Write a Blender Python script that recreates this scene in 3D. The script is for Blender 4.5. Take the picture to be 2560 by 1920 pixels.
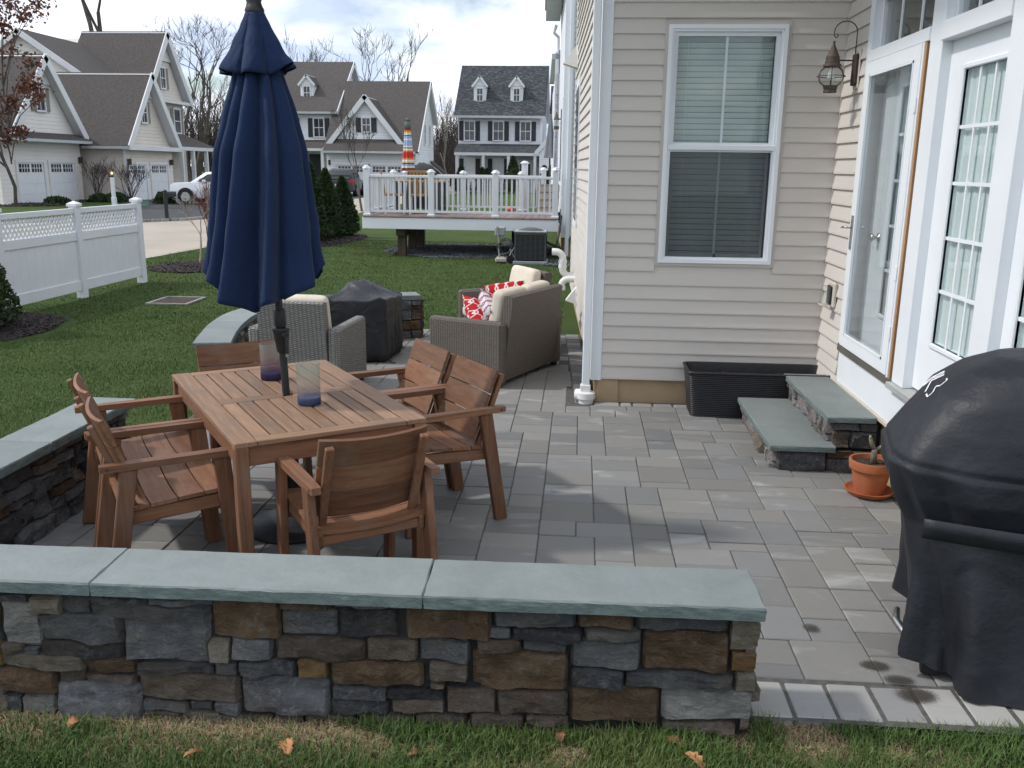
import bpy, math, random
import numpy as np
from mathutils import Vector, Matrix
R_ = math.radians
PI = math.pi
for o in list(bpy.data.objects):
    bpy.data.objects.remove(o)
SC = bpy.context.scene
COL = SC.collection
random.seed(7)
RNG = np.random.default_rng(11)

# ------------------------------------------------------------------ camera
cam = bpy.data.cameras.new('camera')
cam.sensor_width = 36.0
cam.lens = 31.5
cam.clip_start = 0.05
cam.clip_end = 1500
cam_o = bpy.data.objects.new('camera', cam)
COL.objects.link(cam_o)
yaw, pitch, roll = R_(4.2), R_(13.6), R_(0.72)
fw = Vector((-math.sin(yaw) * math.cos(pitch), math.cos(yaw) * math.cos(pitch), -math.sin(pitch)))
rt = Vector((math.cos(yaw), math.sin(yaw), 0))
up = rt.cross(fw)
r2 = rt * math.cos(roll) + up * math.sin(roll)
u2 = up * math.cos(roll) - rt * math.sin(roll)
mm = Matrix(((r2.x, u2.x, -fw.x, 0), (r2.y, u2.y, -fw.y, 0), (r2.z, u2.z, -fw.z, 1.9), (0, 0, 0, 1)))
cam_o.matrix_world = mm
SC.camera = cam_o

# ------------------------------------------------------------------ world and sun
SUN_DIR = Vector((-1.0, -0.05, 1.08)).normalized()       # towards the sun
elev = math.asin(SUN_DIR.z)
azim = math.atan2(SUN_DIR.x, SUN_DIR.y)
W = bpy.data.worlds.new('World')
SC.world = W
W.use_nodes = True
nt = W.node_tree
nt.nodes.clear()
wo = nt.nodes.new('ShaderNodeOutputWorld')
sky = nt.nodes.new('ShaderNodeTexSky')
sky.sky_type = 'NISHITA'
sky.sun_disc = False
sky.sun_elevation = elev
sky.sun_rotation = azim
sky.air_density = 1.0
sky.dust_density = 1.0
bg1 = nt.nodes.new('ShaderNodeBackground')
bg1.inputs['Strength'].default_value = 0.11
nt.links.new(sky.outputs[0], bg1.inputs[0])
# broken cloud cover: flat layer projected from the view direction
tc = nt.nodes.new('ShaderNodeTexCoord')
sep = nt.nodes.new('ShaderNodeSeparateXYZ')
nt.links.new(tc.outputs['Generated'], sep.inputs[0])


def wm(op, a, b=None, c=None):
    n = nt.nodes.new('ShaderNodeMath')
    n.operation = op
    for i, x in enumerate((a, b, c)):
        if x is None:
            continue
        if isinstance(x, (int, float)):
            n.inputs[i].default_value = x
        else:
            nt.links.new(x, n.inputs[i])
    return n.outputs[0]


zz = wm('ADD', wm('MAXIMUM', sep.outputs[2], 0.0), 0.22)
px = wm('DIVIDE', sep.outputs[0], zz)
py = wm('DIVIDE', sep.outputs[1], zz)
cmb = nt.nodes.new('ShaderNodeCombineXYZ')
nt.links.new(px, cmb.inputs[0])
nt.links.new(py, cmb.inputs[1])
cmb.inputs[2].default_value = 3.3
cn = nt.nodes.new('ShaderNodeTexNoise')
cn.inputs['Scale'].default_value = 1.15
cn.inputs['Detail'].default_value = 7
cn.inputs['Roughness'].default_value = 0.52
cn.inputs['Distortion'].default_value = 0.25
nt.links.new(cmb.outputs[0], cn.inputs['Vector'])
cr = nt.nodes.new('ShaderNodeValToRGB')
cr.color_ramp.elements[0].position = 0.36
cr.color_ramp.elements[0].color = (0.0, 0.0, 0.0, 1)
cr.color_ramp.elements[1].position = 0.47
cr.color_ramp.elements[1].color = (1, 1, 1, 1)
nt.links.new(cn.outputs[0], cr.inputs[0])
cn2 = nt.nodes.new('ShaderNodeTexNoise')
cn2.inputs['Scale'].default_value = 1.9
cn2.inputs['Detail'].default_value = 6
cn2.inputs['Roughness'].default_value = 0.5
nt.links.new(cmb.outputs[0], cn2.inputs['Vector'])
cr2 = nt.nodes.new('ShaderNodeValToRGB')
cr2.color_ramp.elements[0].position = 0.38
cr2.color_ramp.elements[0].color = (0.46, 0.54, 0.69, 1)
cr2.color_ramp.elements[1].position = 0.62
cr2.color_ramp.elements[1].color = (0.97, 0.985, 1.0, 1)
nt.links.new(cn2.outputs[0], cr2.inputs[0])
bg2 = nt.nodes.new('ShaderNodeBackground')
bg2.inputs['Strength'].default_value = 1.30
nt.links.new(cr2.outputs[0], bg2.inputs[0])
mx = nt.nodes.new('ShaderNodeMixShader')
nt.links.new(cr.outputs[0], mx.inputs[0])
nt.links.new(bg1.outputs[0], mx.inputs[1])
nt.links.new(bg2.outputs[0], mx.inputs[2])
nt.links.new(mx.outputs[0], wo.inputs[0])

sun = bpy.data.lights.new('sun', 'SUN')
sun.energy = 2.0
sun.angle = R_(3.0)
sun.color = (1.0, 0.965, 0.91)
sun_o = bpy.data.objects.new('sun', sun)
COL.objects.link(sun_o)
sun_o.rotation_euler = SUN_DIR.to_track_quat('Z', 'Y').to_euler()
sun_o.location = (-20, 8, 25)

vs = SC.view_settings
vs.view_transform = 'Standard'
vs.look = 'None'
vs.exposure = 0.30
vs.gamma = 1.0
vs.use_curve_mapping = False
SC.render.engine = 'CYCLES'
SC.cycles.max_bounces = 6
SC.cycles.diffuse_bounces = 3
SC.cycles.glossy_bounces = 3
SC.cycles.transparent_max_bounces = 16


# ------------------------------------------------------------------ mesh helpers
class MB:
    def __init__(s):
        s.v = []
        s.f = []

    def add(s, vs_, fs):
        b = len(s.v)
        s.v.extend([tuple(p) for p in vs_])
        s.f.extend([tuple(i + b for i in f) for f in fs])
        return s

    def box(s, x0, x1, y0, y1, z0, z1):
        return s.add([(x0, y0, z0), (x1, y0, z0), (x1, y1, z0), (x0, y1, z0), (x0, y0, z1), (x1, y0, z1), (x1, y1, z1), (x0, y1, z1)],
                     [(0, 3, 2, 1), (4, 5, 6, 7), (0, 1, 5, 4), (1, 2, 6, 5), (2, 3, 7, 6), (3, 0, 4, 7)])

    def cbox(s, x0, x1, y0, y1, z0, z1, c=0.004):
        """box with chamfered edges"""
        X = (x0, x1); Y = (y0, y1); Z = (z0, z1)
        vs_ = []; idx = {}
        for i in (0, 1):
            for j in (0, 1):
                for k in (0, 1):
                    sx = c if i == 0 else -c; sy = c if j == 0 else -c; sz = c if k == 0 else -c
                    idx[(i, j, k, 0)] = len(vs_); vs_.append((X[i], Y[j] + sy, Z[k] + sz))
                    idx[(i, j, k, 1)] = len(vs_); vs_.append((X[i] + sx, Y[j], Z[k] + sz))
                    idx[(i, j, k, 2)] = len(vs_); vs_.append((X[i] + sx, Y[j] + sy, Z[k]))
        I = idx; fs = []
        def q(a, b, c_, d, flip):
            fs.append((a, b, c_, d) if not flip else (d, c_, b, a))
        for i in (0, 1):
            q(I[(i, 0, 0, 0)], I[(i, 1, 0, 0)], I[(i, 1, 1, 0)], I[(i, 0, 1, 0)], i == 0)
            q(I[(0, i, 0, 1)], I[(0, i, 1, 1)], I[(1, i, 1, 1)], I[(1, i, 0, 1)], i == 0)
            q(I[(0, 0, i, 2)], I[(1, 0, i, 2)], I[(1, 1, i, 2)], I[(0, 1, i, 2)], i == 0)
        for a in (0, 1):
            for b in (0, 1):
                q(I[(a, b, 0, 0)], I[(a, b, 1, 0)], I[(a, b, 1, 1)], I[(a, b, 0, 1)], (a + b) % 2 == 1)
                q(I[(a, 0, b, 0)], I[(a, 1, b, 0)], I[(a, 1, b, 2)], I[(a, 0, b, 2)], (a + b) % 2 == 0)
                q(I[(0, a, b, 1)], I[(1, a, b, 1)], I[(1, a, b, 2)], I[(0, a, b, 2)], (a + b) % 2 == 1)
        for i in (0, 1):
            for j in (0, 1):
                for k in (0, 1):
                    t = (I[(i, j, k, 0)], I[(i, j, k, 1)], I[(i, j, k, 2)])
                    fs.append(t if (i + j + k) % 2 == 1 else t[::-1])
        return s.add(vs_, fs)

    def obox(s, c, ax, hs, cham=0.0):
        """oriented box: centre, three axes, half sizes"""
        t = MB()
        if cham > 0:
            t.cbox(-hs[0], hs[0], -hs[1], hs[1], -hs[2], hs[2], cham)
        else:
            t.box(-hs[0], hs[0], -hs[1], hs[1], -hs[2], hs[2])
        a, b, d = [Vector(k).normalized() for k in ax]
        c = Vector(c)
        return s.add([c + a * p[0] + b * p[1] + d * p[2] for p in t.v], t.f)

    def bar(s, p, q, w, d, upv=(0, 0, 1), cham=0.0):
        """bar from p to q, width w (sideways) and depth d"""
        p = Vector(p); q = Vector(q)
        z = (q - p)
        L = z.length
        z.normalize()
        x = Vector(upv).cross(z)
        if x.length < 1e-4:
            x = Vector((1, 0, 0))
        x.normalize()
        y = z.cross(x)
        return s.obox((p + q) / 2, (x, y, z), (w / 2, d / 2, L / 2), cham)

    def tube(s, pts, r, n=8, cap=True):
        pts = [Vector(p) for p in pts]
        if not isinstance(r, (list, tuple)):
            r = [r] * len(pts)
        rings = []
        ref = None
        vs_ = []
        for i, p in enumerate(pts):
            if i == 0:
                d = pts[1] - pts[0]
            elif i == len(pts) - 1:
                d = pts[-1] - pts[-2]
            else:
                d = (pts[i + 1] - pts[i]).normalized() + (pts[i] - pts[i - 1]).normalized()
            if d.length < 1e-9:
                d = Vector((0, 0, 1))
            d.normalize()
            if ref is None:
                ref = Vector((0, 0, 1)) if abs(d.z) < 0.9 else Vector((1, 0, 0))
            x = ref - d * ref.dot(d)
            if x.length < 1e-5:
                x = Vector((1, 0, 0)) - d * d.x
            x.normalize()
            ref = x
            y = d.cross(x)
            rings.append(len(vs_))
            for k in range(n):
                a = 2 * PI * k / n
                vs_.append(p + (x * math.cos(a) + y * math.sin(a)) * r[i])
        fs = []
        for i in range(len(pts) - 1):
            a, b = rings[i], rings[i + 1]
            for k in range(n):
                k2 = (k + 1) % n
                fs.append((a + k, a + k2, b + k2, b + k))
        if cap:
            fs.append(tuple(rings[0] + k for k in reversed(range(n))))
            fs.append(tuple(rings[-1] + k for k in range(n)))
        return s.add(vs_, fs)

    def lathe(s, prof, n=24, c=(0, 0, 0), cap=True):
        vs_ = []
        for (r, z) in prof:
            for k in range(n):
                a = 2 * PI * k / n
                vs_.append((c[0] + r * math.cos(a), c[1] + r * math.sin(a), c[2] + z))
        fs = []
        for i in range(len(prof) - 1):
            for k in range(n):
                k2 = (k + 1) % n
                fs.append((i * n + k, i * n + k2, (i + 1) * n + k2, (i + 1) * n + k))
        if cap:
            if prof[0][0] > 1e-5:
                fs.append(tuple(reversed(range(n))))
            if prof[-1][0] > 1e-5:
                b = (len(prof) - 1) * n
                fs.append(tuple(b + k for k in range(n)))
        return s.add(vs_, fs)

    def prism(s, poly, vec):
        """polygon (3-D points) swept by vec"""
        n = len(poly)
        v = Vector(vec)
        P = [Vector(p) for p in poly]
        nor = Vector((0, 0, 0))
        for i in range(n):
            nor += P[i].cross(P[(i + 1) % n])
        if nor.dot(v) > 0:
            P = P[::-1]
        fs = [tuple(range(n)), tuple(reversed(range(n, 2 * n)))]
        for i in range(n):
            j = (i + 1) % n
            fs.append((j, i, n + i, n + j))
        return s.add(P + [p + v for p in P], fs)

    def grid(s, fn, nu, nv, closeu=False):
        vs_ = [fn(i / (nu if closeu else nu - 1), j / (nv - 1)) for j in range(nv) for i in range(nu)]
        fs = []
        for j in range(nv - 1):
            for i in range(nu if closeu else nu - 1):
                i2 = (i + 1) % nu
                fs.append((j * nu + i, j * nu + i2, (j + 1) * nu + i2, (j + 1) * nu + i))
        return s.add(vs_, fs)

    def xf(s, m):
        s.v = [tuple(m @ Vector(p)) for p in s.v]
        return s

    def mesh(s, name):
        me = bpy.data.meshes.new(name)
        me.from_pydata(s.v, [], s.f)
        me.update()
        return me

    def build(s, name, m, parent=None, smooth=False, loc=None, auto=None):
        me = s.mesh(name)
        if isinstance(m, str):
            m = M[m]
        me.materials.append(m)
        if smooth:
            me.polygons.foreach_set('use_smooth', [True] * len(me.polygons))
            if auto is not None:
                me.set_sharp_from_angle(angle=R_(auto))
        o = bpy.data.objects.new(name, me)
        COL.objects.link(o)
        if parent is not None:
            o.parent = parent
        if loc is not None:
            o.location = loc
        return o


def tag(o, label=None, cat=None, group=None, kind=None):
    if label: o['label'] = label
    if cat: o['category'] = cat
    if group: o['group'] = group
    if kind: o['kind'] = kind
    return o


def thing(name, label, cat, loc=(0, 0, 0), rotz=0.0, group=None):
    o = bpy.data.objects.new(name, None)
    o.empty_display_size = 0.1
    COL.objects.link(o)
    o.location = loc
    o.rotation_euler = (0, 0, rotz)
    return tag(o, label, cat, group)


def copy_tree(o, parent=None):
    c = o.copy()
    COL.objects.link(c)
    if parent is not None:
        c.parent = parent
    for ch in list(o.children):
        copy_tree(ch, c)
    return c


def inst(name, me, parent, loc=(0, 0, 0), rot=(0, 0, 0), scale=(1, 1, 1)):
    o = bpy.data.objects.new(name, me)
    COL.objects.link(o)
    o.parent = parent
    o.location = loc
    o.rotation_euler = rot
    o.scale = scale
    return o


def vnoise(x, y, seed=0):
    """cheap smooth value noise for numpy arrays"""
    x = np.asarray(x, float); y = np.asarray(y, float)
    xi = np.floor(x).astype(int); yi = np.floor(y).astype(int)
    xf = x - xi; yf = y - yi
    def h(a, b):
        n = (a * 374761393 + b * 668265263 + seed * 974711) & 0x7fffffff
        n = ((n ^ (n >> 13)) * 1274126177) & 0x7fffffff
        return ((n ^ (n >> 16)) & 0xffff) / 65535.0
    u = xf * xf * (3 - 2 * xf); v = yf * yf * (3 - 2 * yf)
    return (h(xi, yi) * (1 - u) + h(xi + 1, yi) * u) * (1 - v) + (h(xi, yi + 1) * (1 - u) + h(xi + 1, yi + 1) * u) * v


# ------------------------------------------------------------------ materials
M = {}


class NB:
    """small node builder"""
    def __init__(s, name):
        m = bpy.data.materials.new(name)
        m.use_nodes = True
        s.m = m
        s.t = m.node_tree
        s.t.nodes.clear()
        s.out = s.t.nodes.new('ShaderNodeOutputMaterial')
        M[name] = m

    def n(s, typ, **kw):
        nd = s.t.nodes.new(typ)
        for k, v in kw.items():
            setattr(nd, k, v)
        return nd

    def l(s, a, b):
        s.t.links.new(a, b)

    def put(s, sock, v):
        if isinstance(v, bpy.types.NodeSocket):
            s.l(v, sock)
        elif isinstance(v, (tuple, list)):
            sock.default_value = tuple(v) + ((1.0,) if len(v) == 3 and len(sock.default_value) == 4 else ())
        else:
            sock.default_value = v

    def math(s, op, a, b=None, c=None, clamp=False):
        nd = s.n('ShaderNodeMath', operation=op, use_clamp=clamp)
        for i, x in enumerate((a, b, c)):
            if x is not None:
                s.put(nd.inputs[i], x)
        return nd.outputs[0]

    def mix(s, f, a, b, blend='MIX'):
        nd = s.n('ShaderNodeMix', data_type='RGBA', blend_type=blend)
        s.put(nd.inputs['Factor'], f)
        s.put(nd.inputs[6], a)
        s.put(nd.inputs[7], b)
        return nd.outputs[2]

    def coords(s, stretch=(1, 1, 1), rnd=True):
        tc_ = s.n('ShaderNodeTexCoord')
        v = tc_.outputs['Object']
        if rnd:
            oi = s.n('ShaderNodeObjectInfo')
            r = s.math('MULTIPLY', oi.outputs['Random'], 41.7)
            va = s.n('ShaderNodeVectorMath', operation='ADD')
            s.l(v, va.inputs[0])
            s.l(r, va.inputs[1])
            v = va.outputs[0]
        mp = s.n('ShaderNodeMapping')
        mp.inputs['Scale'].default_value = stretch
        s.l(v, mp.inputs['Vector'])
        return mp.outputs[0]

    def noise(s, v, scale=5, detail=4, rough=0.55, dist=0.0):
        nd = s.n('ShaderNodeTexNoise')
        nd.inputs['Scale'].default_value = scale
        nd.inputs['Detail'].default_value = detail
        nd.inputs['Roughness'].default_value = rough
        nd.inputs['Distortion'].default_value = dist
        s.l(v, nd.inputs['Vector'])
        return nd.outputs[0]

    def ramp(s, f, stops, interp='LINEAR'):
        nd = s.n('ShaderNodeValToRGB')
        cr_ = nd.color_ramp
        cr_.interpolation = interp
        while len(cr_.elements) < len(stops):
            cr_.elements.new(0.5)
        for e, (p, c) in zip(cr_.elements, stops):
            e.position = p
            e.color = tuple(c) + ((1,) if len(c) == 3 else ())
        s.l(f, nd.inputs[0])
        return nd.outputs[0]

    def rand(s):
        return s.n('ShaderNodeObjectInfo').outputs['Random']

    def bump(s, h, strength=0.3, dist=0.01):
        nd = s.n('ShaderNodeBump')
        nd.inputs['Strength'].default_value = strength
        nd.inputs['Distance'].default_value = dist
        s.l(h, nd.inputs['Height'])
        return nd.outputs[0]

    def bsdf(s, col, rough=0.6, spec=0.5, metal=0.0, normal=None, **kw):
        b = s.n('ShaderNodeBsdfPrincipled')
        s.put(b.inputs['Base Color'], col)
        s.put(b.inputs['Roughness'], rough)
        s.put(b.inputs['Specular IOR Level'], spec)
        s.put(b.inputs['Metallic'], metal)
        if normal is not None:
            s.l(normal, b.inputs['Normal'])
        for k, v in kw.items():
            s.put(b.inputs[k.replace('_', ' ')], v)
        s.l(b.outputs[0], s.out.inputs[0])
        return b


def mul(c, k):
    return tuple(min(1.0, x * k) for x in c)


def pm(name, c1, c2=None, rough=0.6, scale=6, detail=4, bump=0.0, bscale=40, bdist=0.005, rnd=0.0, spec=0.4, metal=0.0, stretch=(1, 1, 1), lo=0.35, hi=0.65, rv=0.0):
    b = NB(name)
    v = b.coords(stretch)
    if c2 is None:
        c2 = mul(c1, 0.8)
    n1 = b.noise(v, scale, detail)
    col = b.ramp(n1, [(lo, c1), (hi, c2)])
    if rnd > 0:
        k = b.math('MULTIPLY_ADD', b.rand(), 2 * rnd, 1 - rnd)
        cc = b.n('ShaderNodeCombineColor')
        for i in range(3):
            b.l(k, cc.inputs[i])
        col = b.mix(1.0, col, cc.outputs[0], 'MULTIPLY')
    nor = None
    if bump > 0:
        nor = b.bump(b.noise(v, bscale, 5, 0.6), bump, bdist)
    rg = rough
    if rv > 0:
        rg = b.math('MULTIPLY_ADD', n1, rv * 2, rough - rv)
    b.bsdf(col, rg, spec, metal, nor)
    return b.m


# plain painted and plastic things
pm('white_vinyl', (0.74, 0.76, 0.79), (0.70, 0.72, 0.76), 0.42, 3, 3, 0.02, 30)
pm('white_trim', (0.81, 0.84, 0.87), (0.77, 0.80, 0.84), 0.45, 2.2, 4, 0.03, 60, 0.002)
pm('far_white', (0.72, 0.73, 0.75), (0.66, 0.67, 0.69), 0.6, 1.0)
pm('pvc', (0.80, 0.80, 0.78), (0.74, 0.74, 0.71), 0.35, 8)
pm('black_metal', (0.016, 0.017, 0.020), (0.028, 0.029, 0.033), 0.45, 14, 3, 0.06, 120, 0.001)
pm('dark_iron', (0.035, 0.026, 0.022), (0.075, 0.045, 0.03), 0.65, 25, 5, 0.3, 90, 0.002)
pm('rust_brown', (0.115, 0.080, 0.060), (0.060, 0.045, 0.038), 0.7, 18, 5, 0.3, 90, 0.002)
pm('steel', (0.55, 0.55, 0.54), (0.42, 0.42, 0.41), 0.3, 20, 2, metal=1.0)
pm('tan_plastic', (0.60, 0.54, 0.47), (0.55, 0.49, 0.42), 0.5, 10)
pm('taupe_frame', (0.55, 0.50, 0.46), (0.50, 0.46, 0.42), 0.55, 4)
pm('bare_wood_strip', (0.52, 0.30, 0.15), (0.40, 0.22, 0.10), 0.7, 6, stretch=(1, 1, 0.2))
pm('sill_grey', (0.42, 0.43, 0.42), (0.36, 0.37, 0.36), 0.6, 6)
pm('brown_sweep', (0.13, 0.115, 0.10), (0.10, 0.09, 0.08), 0.6, 5)
pm('foundation_concrete', (0.50, 0.37, 0.23), (0.38, 0.28, 0.18), 0.9, 3.0, 7, 0.5, 60, 0.004, lo=0.3, hi=0.7)
pm('terracotta', (0.42, 0.135, 0.055), (0.33, 0.10, 0.045), 0.8, 9, 5, 0.15, 80, 0.002)
pm('soil', (0.035, 0.025, 0.018), (0.12, 0.09, 0.07), 0.95, 60, 4, 0.8, 120, 0.01, lo=0.5, hi=0.8)
pm('cactus_skin', (0.21, 0.19, 0.15), (0.12, 0.115, 0.09), 0.7, 30, 4, 0.3, 120, 0.003)
pm('bud_green', (0.34, 0.36, 0.12), (0.22, 0.25, 0.07), 0.6, 40)
pm('cushion', (0.66, 0.60, 0.50), (0.60, 0.54, 0.45), 0.85, 6, 4, 0.25, 30, 0.008, rnd=0.03)
pm('grille_grey', (0.085, 0.088, 0.095), (0.065, 0.068, 0.075), 0.5, 8)
pm('unit_top', (0.36, 0.37, 0.37), (0.30, 0.31, 0.31), 0.5, 8)
pm('composite_pad', (0.33, 0.35, 0.40), (0.27, 0.29, 0.34), 0.8, 6)
pm('treated_post', (0.10, 0.075, 0.05), (0.06, 0.045, 0.032), 0.85, 8, 5, 0.4, 30, 0.005, stretch=(1, 1, 0.15))
pm('deck_board', (0.25, 0.185, 0.165), (0.19, 0.14, 0.125), 0.75, 9, 4, 0.2, 60, 0.003, rnd=0.12, stretch=(1, 0.15, 1))
pm('tan_wood', (0.42, 0.25, 0.10), (0.34, 0.19, 0.075), 0.7, 8)
pm('step_beige', (0.52, 0.46, 0.40), (0.46, 0.40, 0.35), 0.8, 5)
pm('charcoal_fabric', (0.045, 0.05, 0.055), (0.06, 0.065, 0.07), 0.85, 5, 4, 0.3, 12, 0.02)
pm('asphalt', (0.055, 0.056, 0.06), (0.04, 0.041, 0.045), 0.95, 2.5, 6, 0.4, 300, 0.006, rv=0.03)
pm('road_concrete', (0.40, 0.355, 0.295), (0.34, 0.30, 0.25), 0.95, 0.5, 8, 0.3, 200, 0.004)
pm('kerb_block', (0.30, 0.29, 0.27), (0.22, 0.21, 0.20), 0.9, 8, 4, 0.4, 60, 0.005, rnd=0.2)
pm('mulch_base', (0.018, 0.014, 0.016), (0.045, 0.035, 0.035), 0.95, 30, 5, 1.0, 60, 0.03)
pm('mulch_chip', (0.022, 0.017, 0.019), (0.075, 0.058, 0.055), 0.9, 25, 3)
pm('gravel_chip', (0.06, 0.066, 0.08), (0.20, 0.21, 0.235), 0.85, 22, 2)  # dark stone, deepened further to carry the shade under the deck
pm('bark_grey', (0.115, 0.10, 0.088), (0.065, 0.057, 0.052), 0.95, 6, 5, 0.6, 18, 0.02, stretch=(1, 1, 0.3))
pm('bark_pale', (0.30, 0.26, 0.22), (0.20, 0.17, 0.15), 0.9, 10, 5, 0.3, 40, 0.01)
pm('twig_red', (0.17, 0.055, 0.04), (0.11, 0.045, 0.035), 0.9, 10)
pm('twig_brown', (0.10, 0.078, 0.07), (0.065, 0.052, 0.05), 0.95, 5)
pm('leaf_dry', (0.22, 0.085, 0.05), (0.12, 0.045, 0.03), 0.8, 9, rnd=0.2)
pm('leaf_fallen', (0.40, 0.20, 0.085), (0.22, 0.09, 0.045), 0.75, 22, rnd=0.25)
pm('arborvitae_leaf', (0.020, 0.044, 0.013), (0.042, 0.076, 0.020), 0.75, 6)
pm('pine_leaf', (0.022, 0.035, 0.020), (0.045, 0.060, 0.032), 0.85, 1.2)
pm('yew_leaf', (0.020, 0.042, 0.016), (0.045, 0.075, 0.025), 0.8, 5)
pm('roof_brown', (0.100, 0.088, 0.083), (0.058, 0.052, 0.050), 0.95, 9, 6, 0.5, 60, 0.01, stretch=(1, 1, 2.5))
pm('shutter_dark', (0.022, 0.024, 0.030), (0.03, 0.032, 0.038), 0.6, 4)
pm('shutter_taupe', (0.25, 0.225, 0.20), (0.20, 0.18, 0.16), 0.6, 4)
pm('utility_green', (0.16, 0.27, 0.20), (0.12, 0.22, 0.16), 0.6, 4)
pm('car_white', (0.72, 0.74, 0.78), (0.68, 0.70, 0.75), 0.25, 2, spec=0.6)
pm('car_dark', (0.035, 0.038, 0.045), (0.045, 0.048, 0.055), 0.25, 2, spec=0.6)
pm('tyre', (0.012, 0.012, 0.013), (0.02, 0.02, 0.02), 0.85, 10)
pm('tail_red', (0.45, 0.02, 0.02), (0.35, 0.015, 0.015), 0.25, 10)
pm('gutter_grey', (0.50, 0.53, 0.54), (0.44, 0.47, 0.48), 0.5, 3)
pm('brick_grey', (0.2, 0.2, 0.2), (0.16, 0.16, 0.16), 0.9, 5)
pm('joint_sand', (0.105, 0.102, 0.095), (0.070, 0.068, 0.065), 0.95, 30)
pm('core_mortar', (0.030, 0.028, 0.027), (0.018, 0.017, 0.017), 0.95, 20)
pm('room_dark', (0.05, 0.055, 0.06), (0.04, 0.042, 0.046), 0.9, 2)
pm('room_pale', (0.82, 0.84, 0.84), (0.72, 0.74, 0.76), 0.9, 1.5, 3, stretch=(1, 3, 0.15))  # pale upright streaks stand in for reflections in the door glass
pm('blind', (0.60, 0.64, 0.62), (0.55, 0.59, 0.57), 0.5, 3)
pm('planter_black', (0.012, 0.011, 0.014), (0.018, 0.017, 0.020), 0.5, 20)
pm('red_toy', (0.7, 0.12, 0.09), (0.6, 0.1, 0.08), 0.4)
# siding
def siding_mat(name, c):
    b = NB(name)
    v = b.coords((1, 1, 1))
    n1 = b.noise(v, 0.9, 4)
    col = b.ramp(n1, [(0.3, mul(c, 1.03)), (0.7, mul(c, 0.95))])
    n2 = b.noise(b.coords((3, 3, 40)), 8, 4)
    b.bsdf(col, 0.55, 0.35, 0, b.bump(n2, 0.12, 0.002))
siding_mat('siding_beige', (0.625, 0.582, 0.538))
siding_mat('siding_white', (0.66, 0.66, 0.68))


def lap_mat(name, c, pitch=0.18):
    """lap siding too far off to tell the boards apart: fine relief only"""
    b = NB(name)
    tc_ = b.n('ShaderNodeTexCoord')
    sp = b.n('ShaderNodeSeparateXYZ')
    b.l(tc_.outputs['Object'], sp.inputs[0])
    fr = b.math('FRACT', b.math('DIVIDE', sp.outputs[2], pitch))
    n1 = b.noise(b.coords((1, 1, 1)), 0.6, 3)
    col = b.ramp(n1, [(0.3, mul(c, 1.04)), (0.7, mul(c, 0.93))])
    h = b.math('SUBTRACT', 1.0, fr)
    b.bsdf(col, 0.6, 0.3, 0, b.bump(h, 1.0, 0.09))
lap_mat('lap_beige', (0.66, 0.60, 0.54))
lap_mat('lap_cream', (0.72, 0.69, 0.65))
lap_mat('lap_white', (0.72, 0.73, 0.75))
lap_mat('lap_grey', (0.60, 0.62, 0.66))


def wood_mat(name, axis, c1, c2, grey):
    b = NB(name)
    st = [16, 16, 16]
    st[axis] = 0.9
    v = b.coords(tuple(st))
    g = b.noise(v, 3.2, 6, 0.62, 0.6)
    col = b.ramp(g, [(0.28, c1), (0.5, tuple((p + q) / 2 for p, q in zip(c1, c2))), (0.72, c2)])
    v2 = b.coords((1, 1, 1))
    w = b.noise(v2, 5, 5, 0.6)
    wf = b.math('MULTIPLY', b.ramp(w, [(0.48, (0, 0, 0)), (0.72, (1, 1, 1))]), 0.55)
    col = b.mix(wf, col, grey)
    k = b.math('MULTIPLY_ADD', b.rand(), 0.46, 0.74)
    cc = b.n('ShaderNodeCombineColor')
    for i in range(3):
        b.l(k, cc.inputs[i])
    col = b.mix(1.0, col, cc.outputs[0], 'MULTIPLY')
    b.bsdf(col, 0.62, 0.3, 0, b.bump(g, 0.25, 0.002))
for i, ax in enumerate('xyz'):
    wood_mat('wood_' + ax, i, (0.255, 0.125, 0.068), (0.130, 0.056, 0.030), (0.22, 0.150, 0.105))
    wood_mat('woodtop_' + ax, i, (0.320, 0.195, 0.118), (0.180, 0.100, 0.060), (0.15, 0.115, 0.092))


# bluestone
b = NB('bluestone')
v = b.coords((1, 1, 1))
n1 = b.noise(v, 3.0, 8, 0.68, 0.3)
n2 = b.noise(v, 45, 6, 0.7)
col = b.ramp(n1, [(0.3, (0.180, 0.205, 0.202)), (0.7, (0.250, 0.280, 0.276))])
col = b.mix(b.math('MULTIPLY', n2, 0.30), col, (0.13, 0.15, 0.15))
k = b.math('MULTIPLY_ADD', b.rand(), 0.2, 0.9)
cc = b.n('ShaderNodeCombineColor')
for i in range(3):
    b.l(k, cc.inputs[i])
col = b.mix(1.0, col, cc.outputs[0], 'MULTIPLY')
b.bsdf(col, 0.72, 0.3, 0, b.bump(b.noise(v, 24, 8, 0.7), 0.5, 0.008))

# bluestone's split edge
b = NB('bluestone_edge')
v = b.coords((1, 1, 2.2))
n1 = b.noise(v, 14, 6, 0.65)
col = b.ramp(n1, [(0.3, (0.115, 0.15, 0.145)), (0.7, (0.20, 0.25, 0.245))])
b.bsdf(col, 0.85, 0.25, 0, b.bump(b.noise(v, 26, 7, 0.7), 0.9, 0.012))


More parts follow.
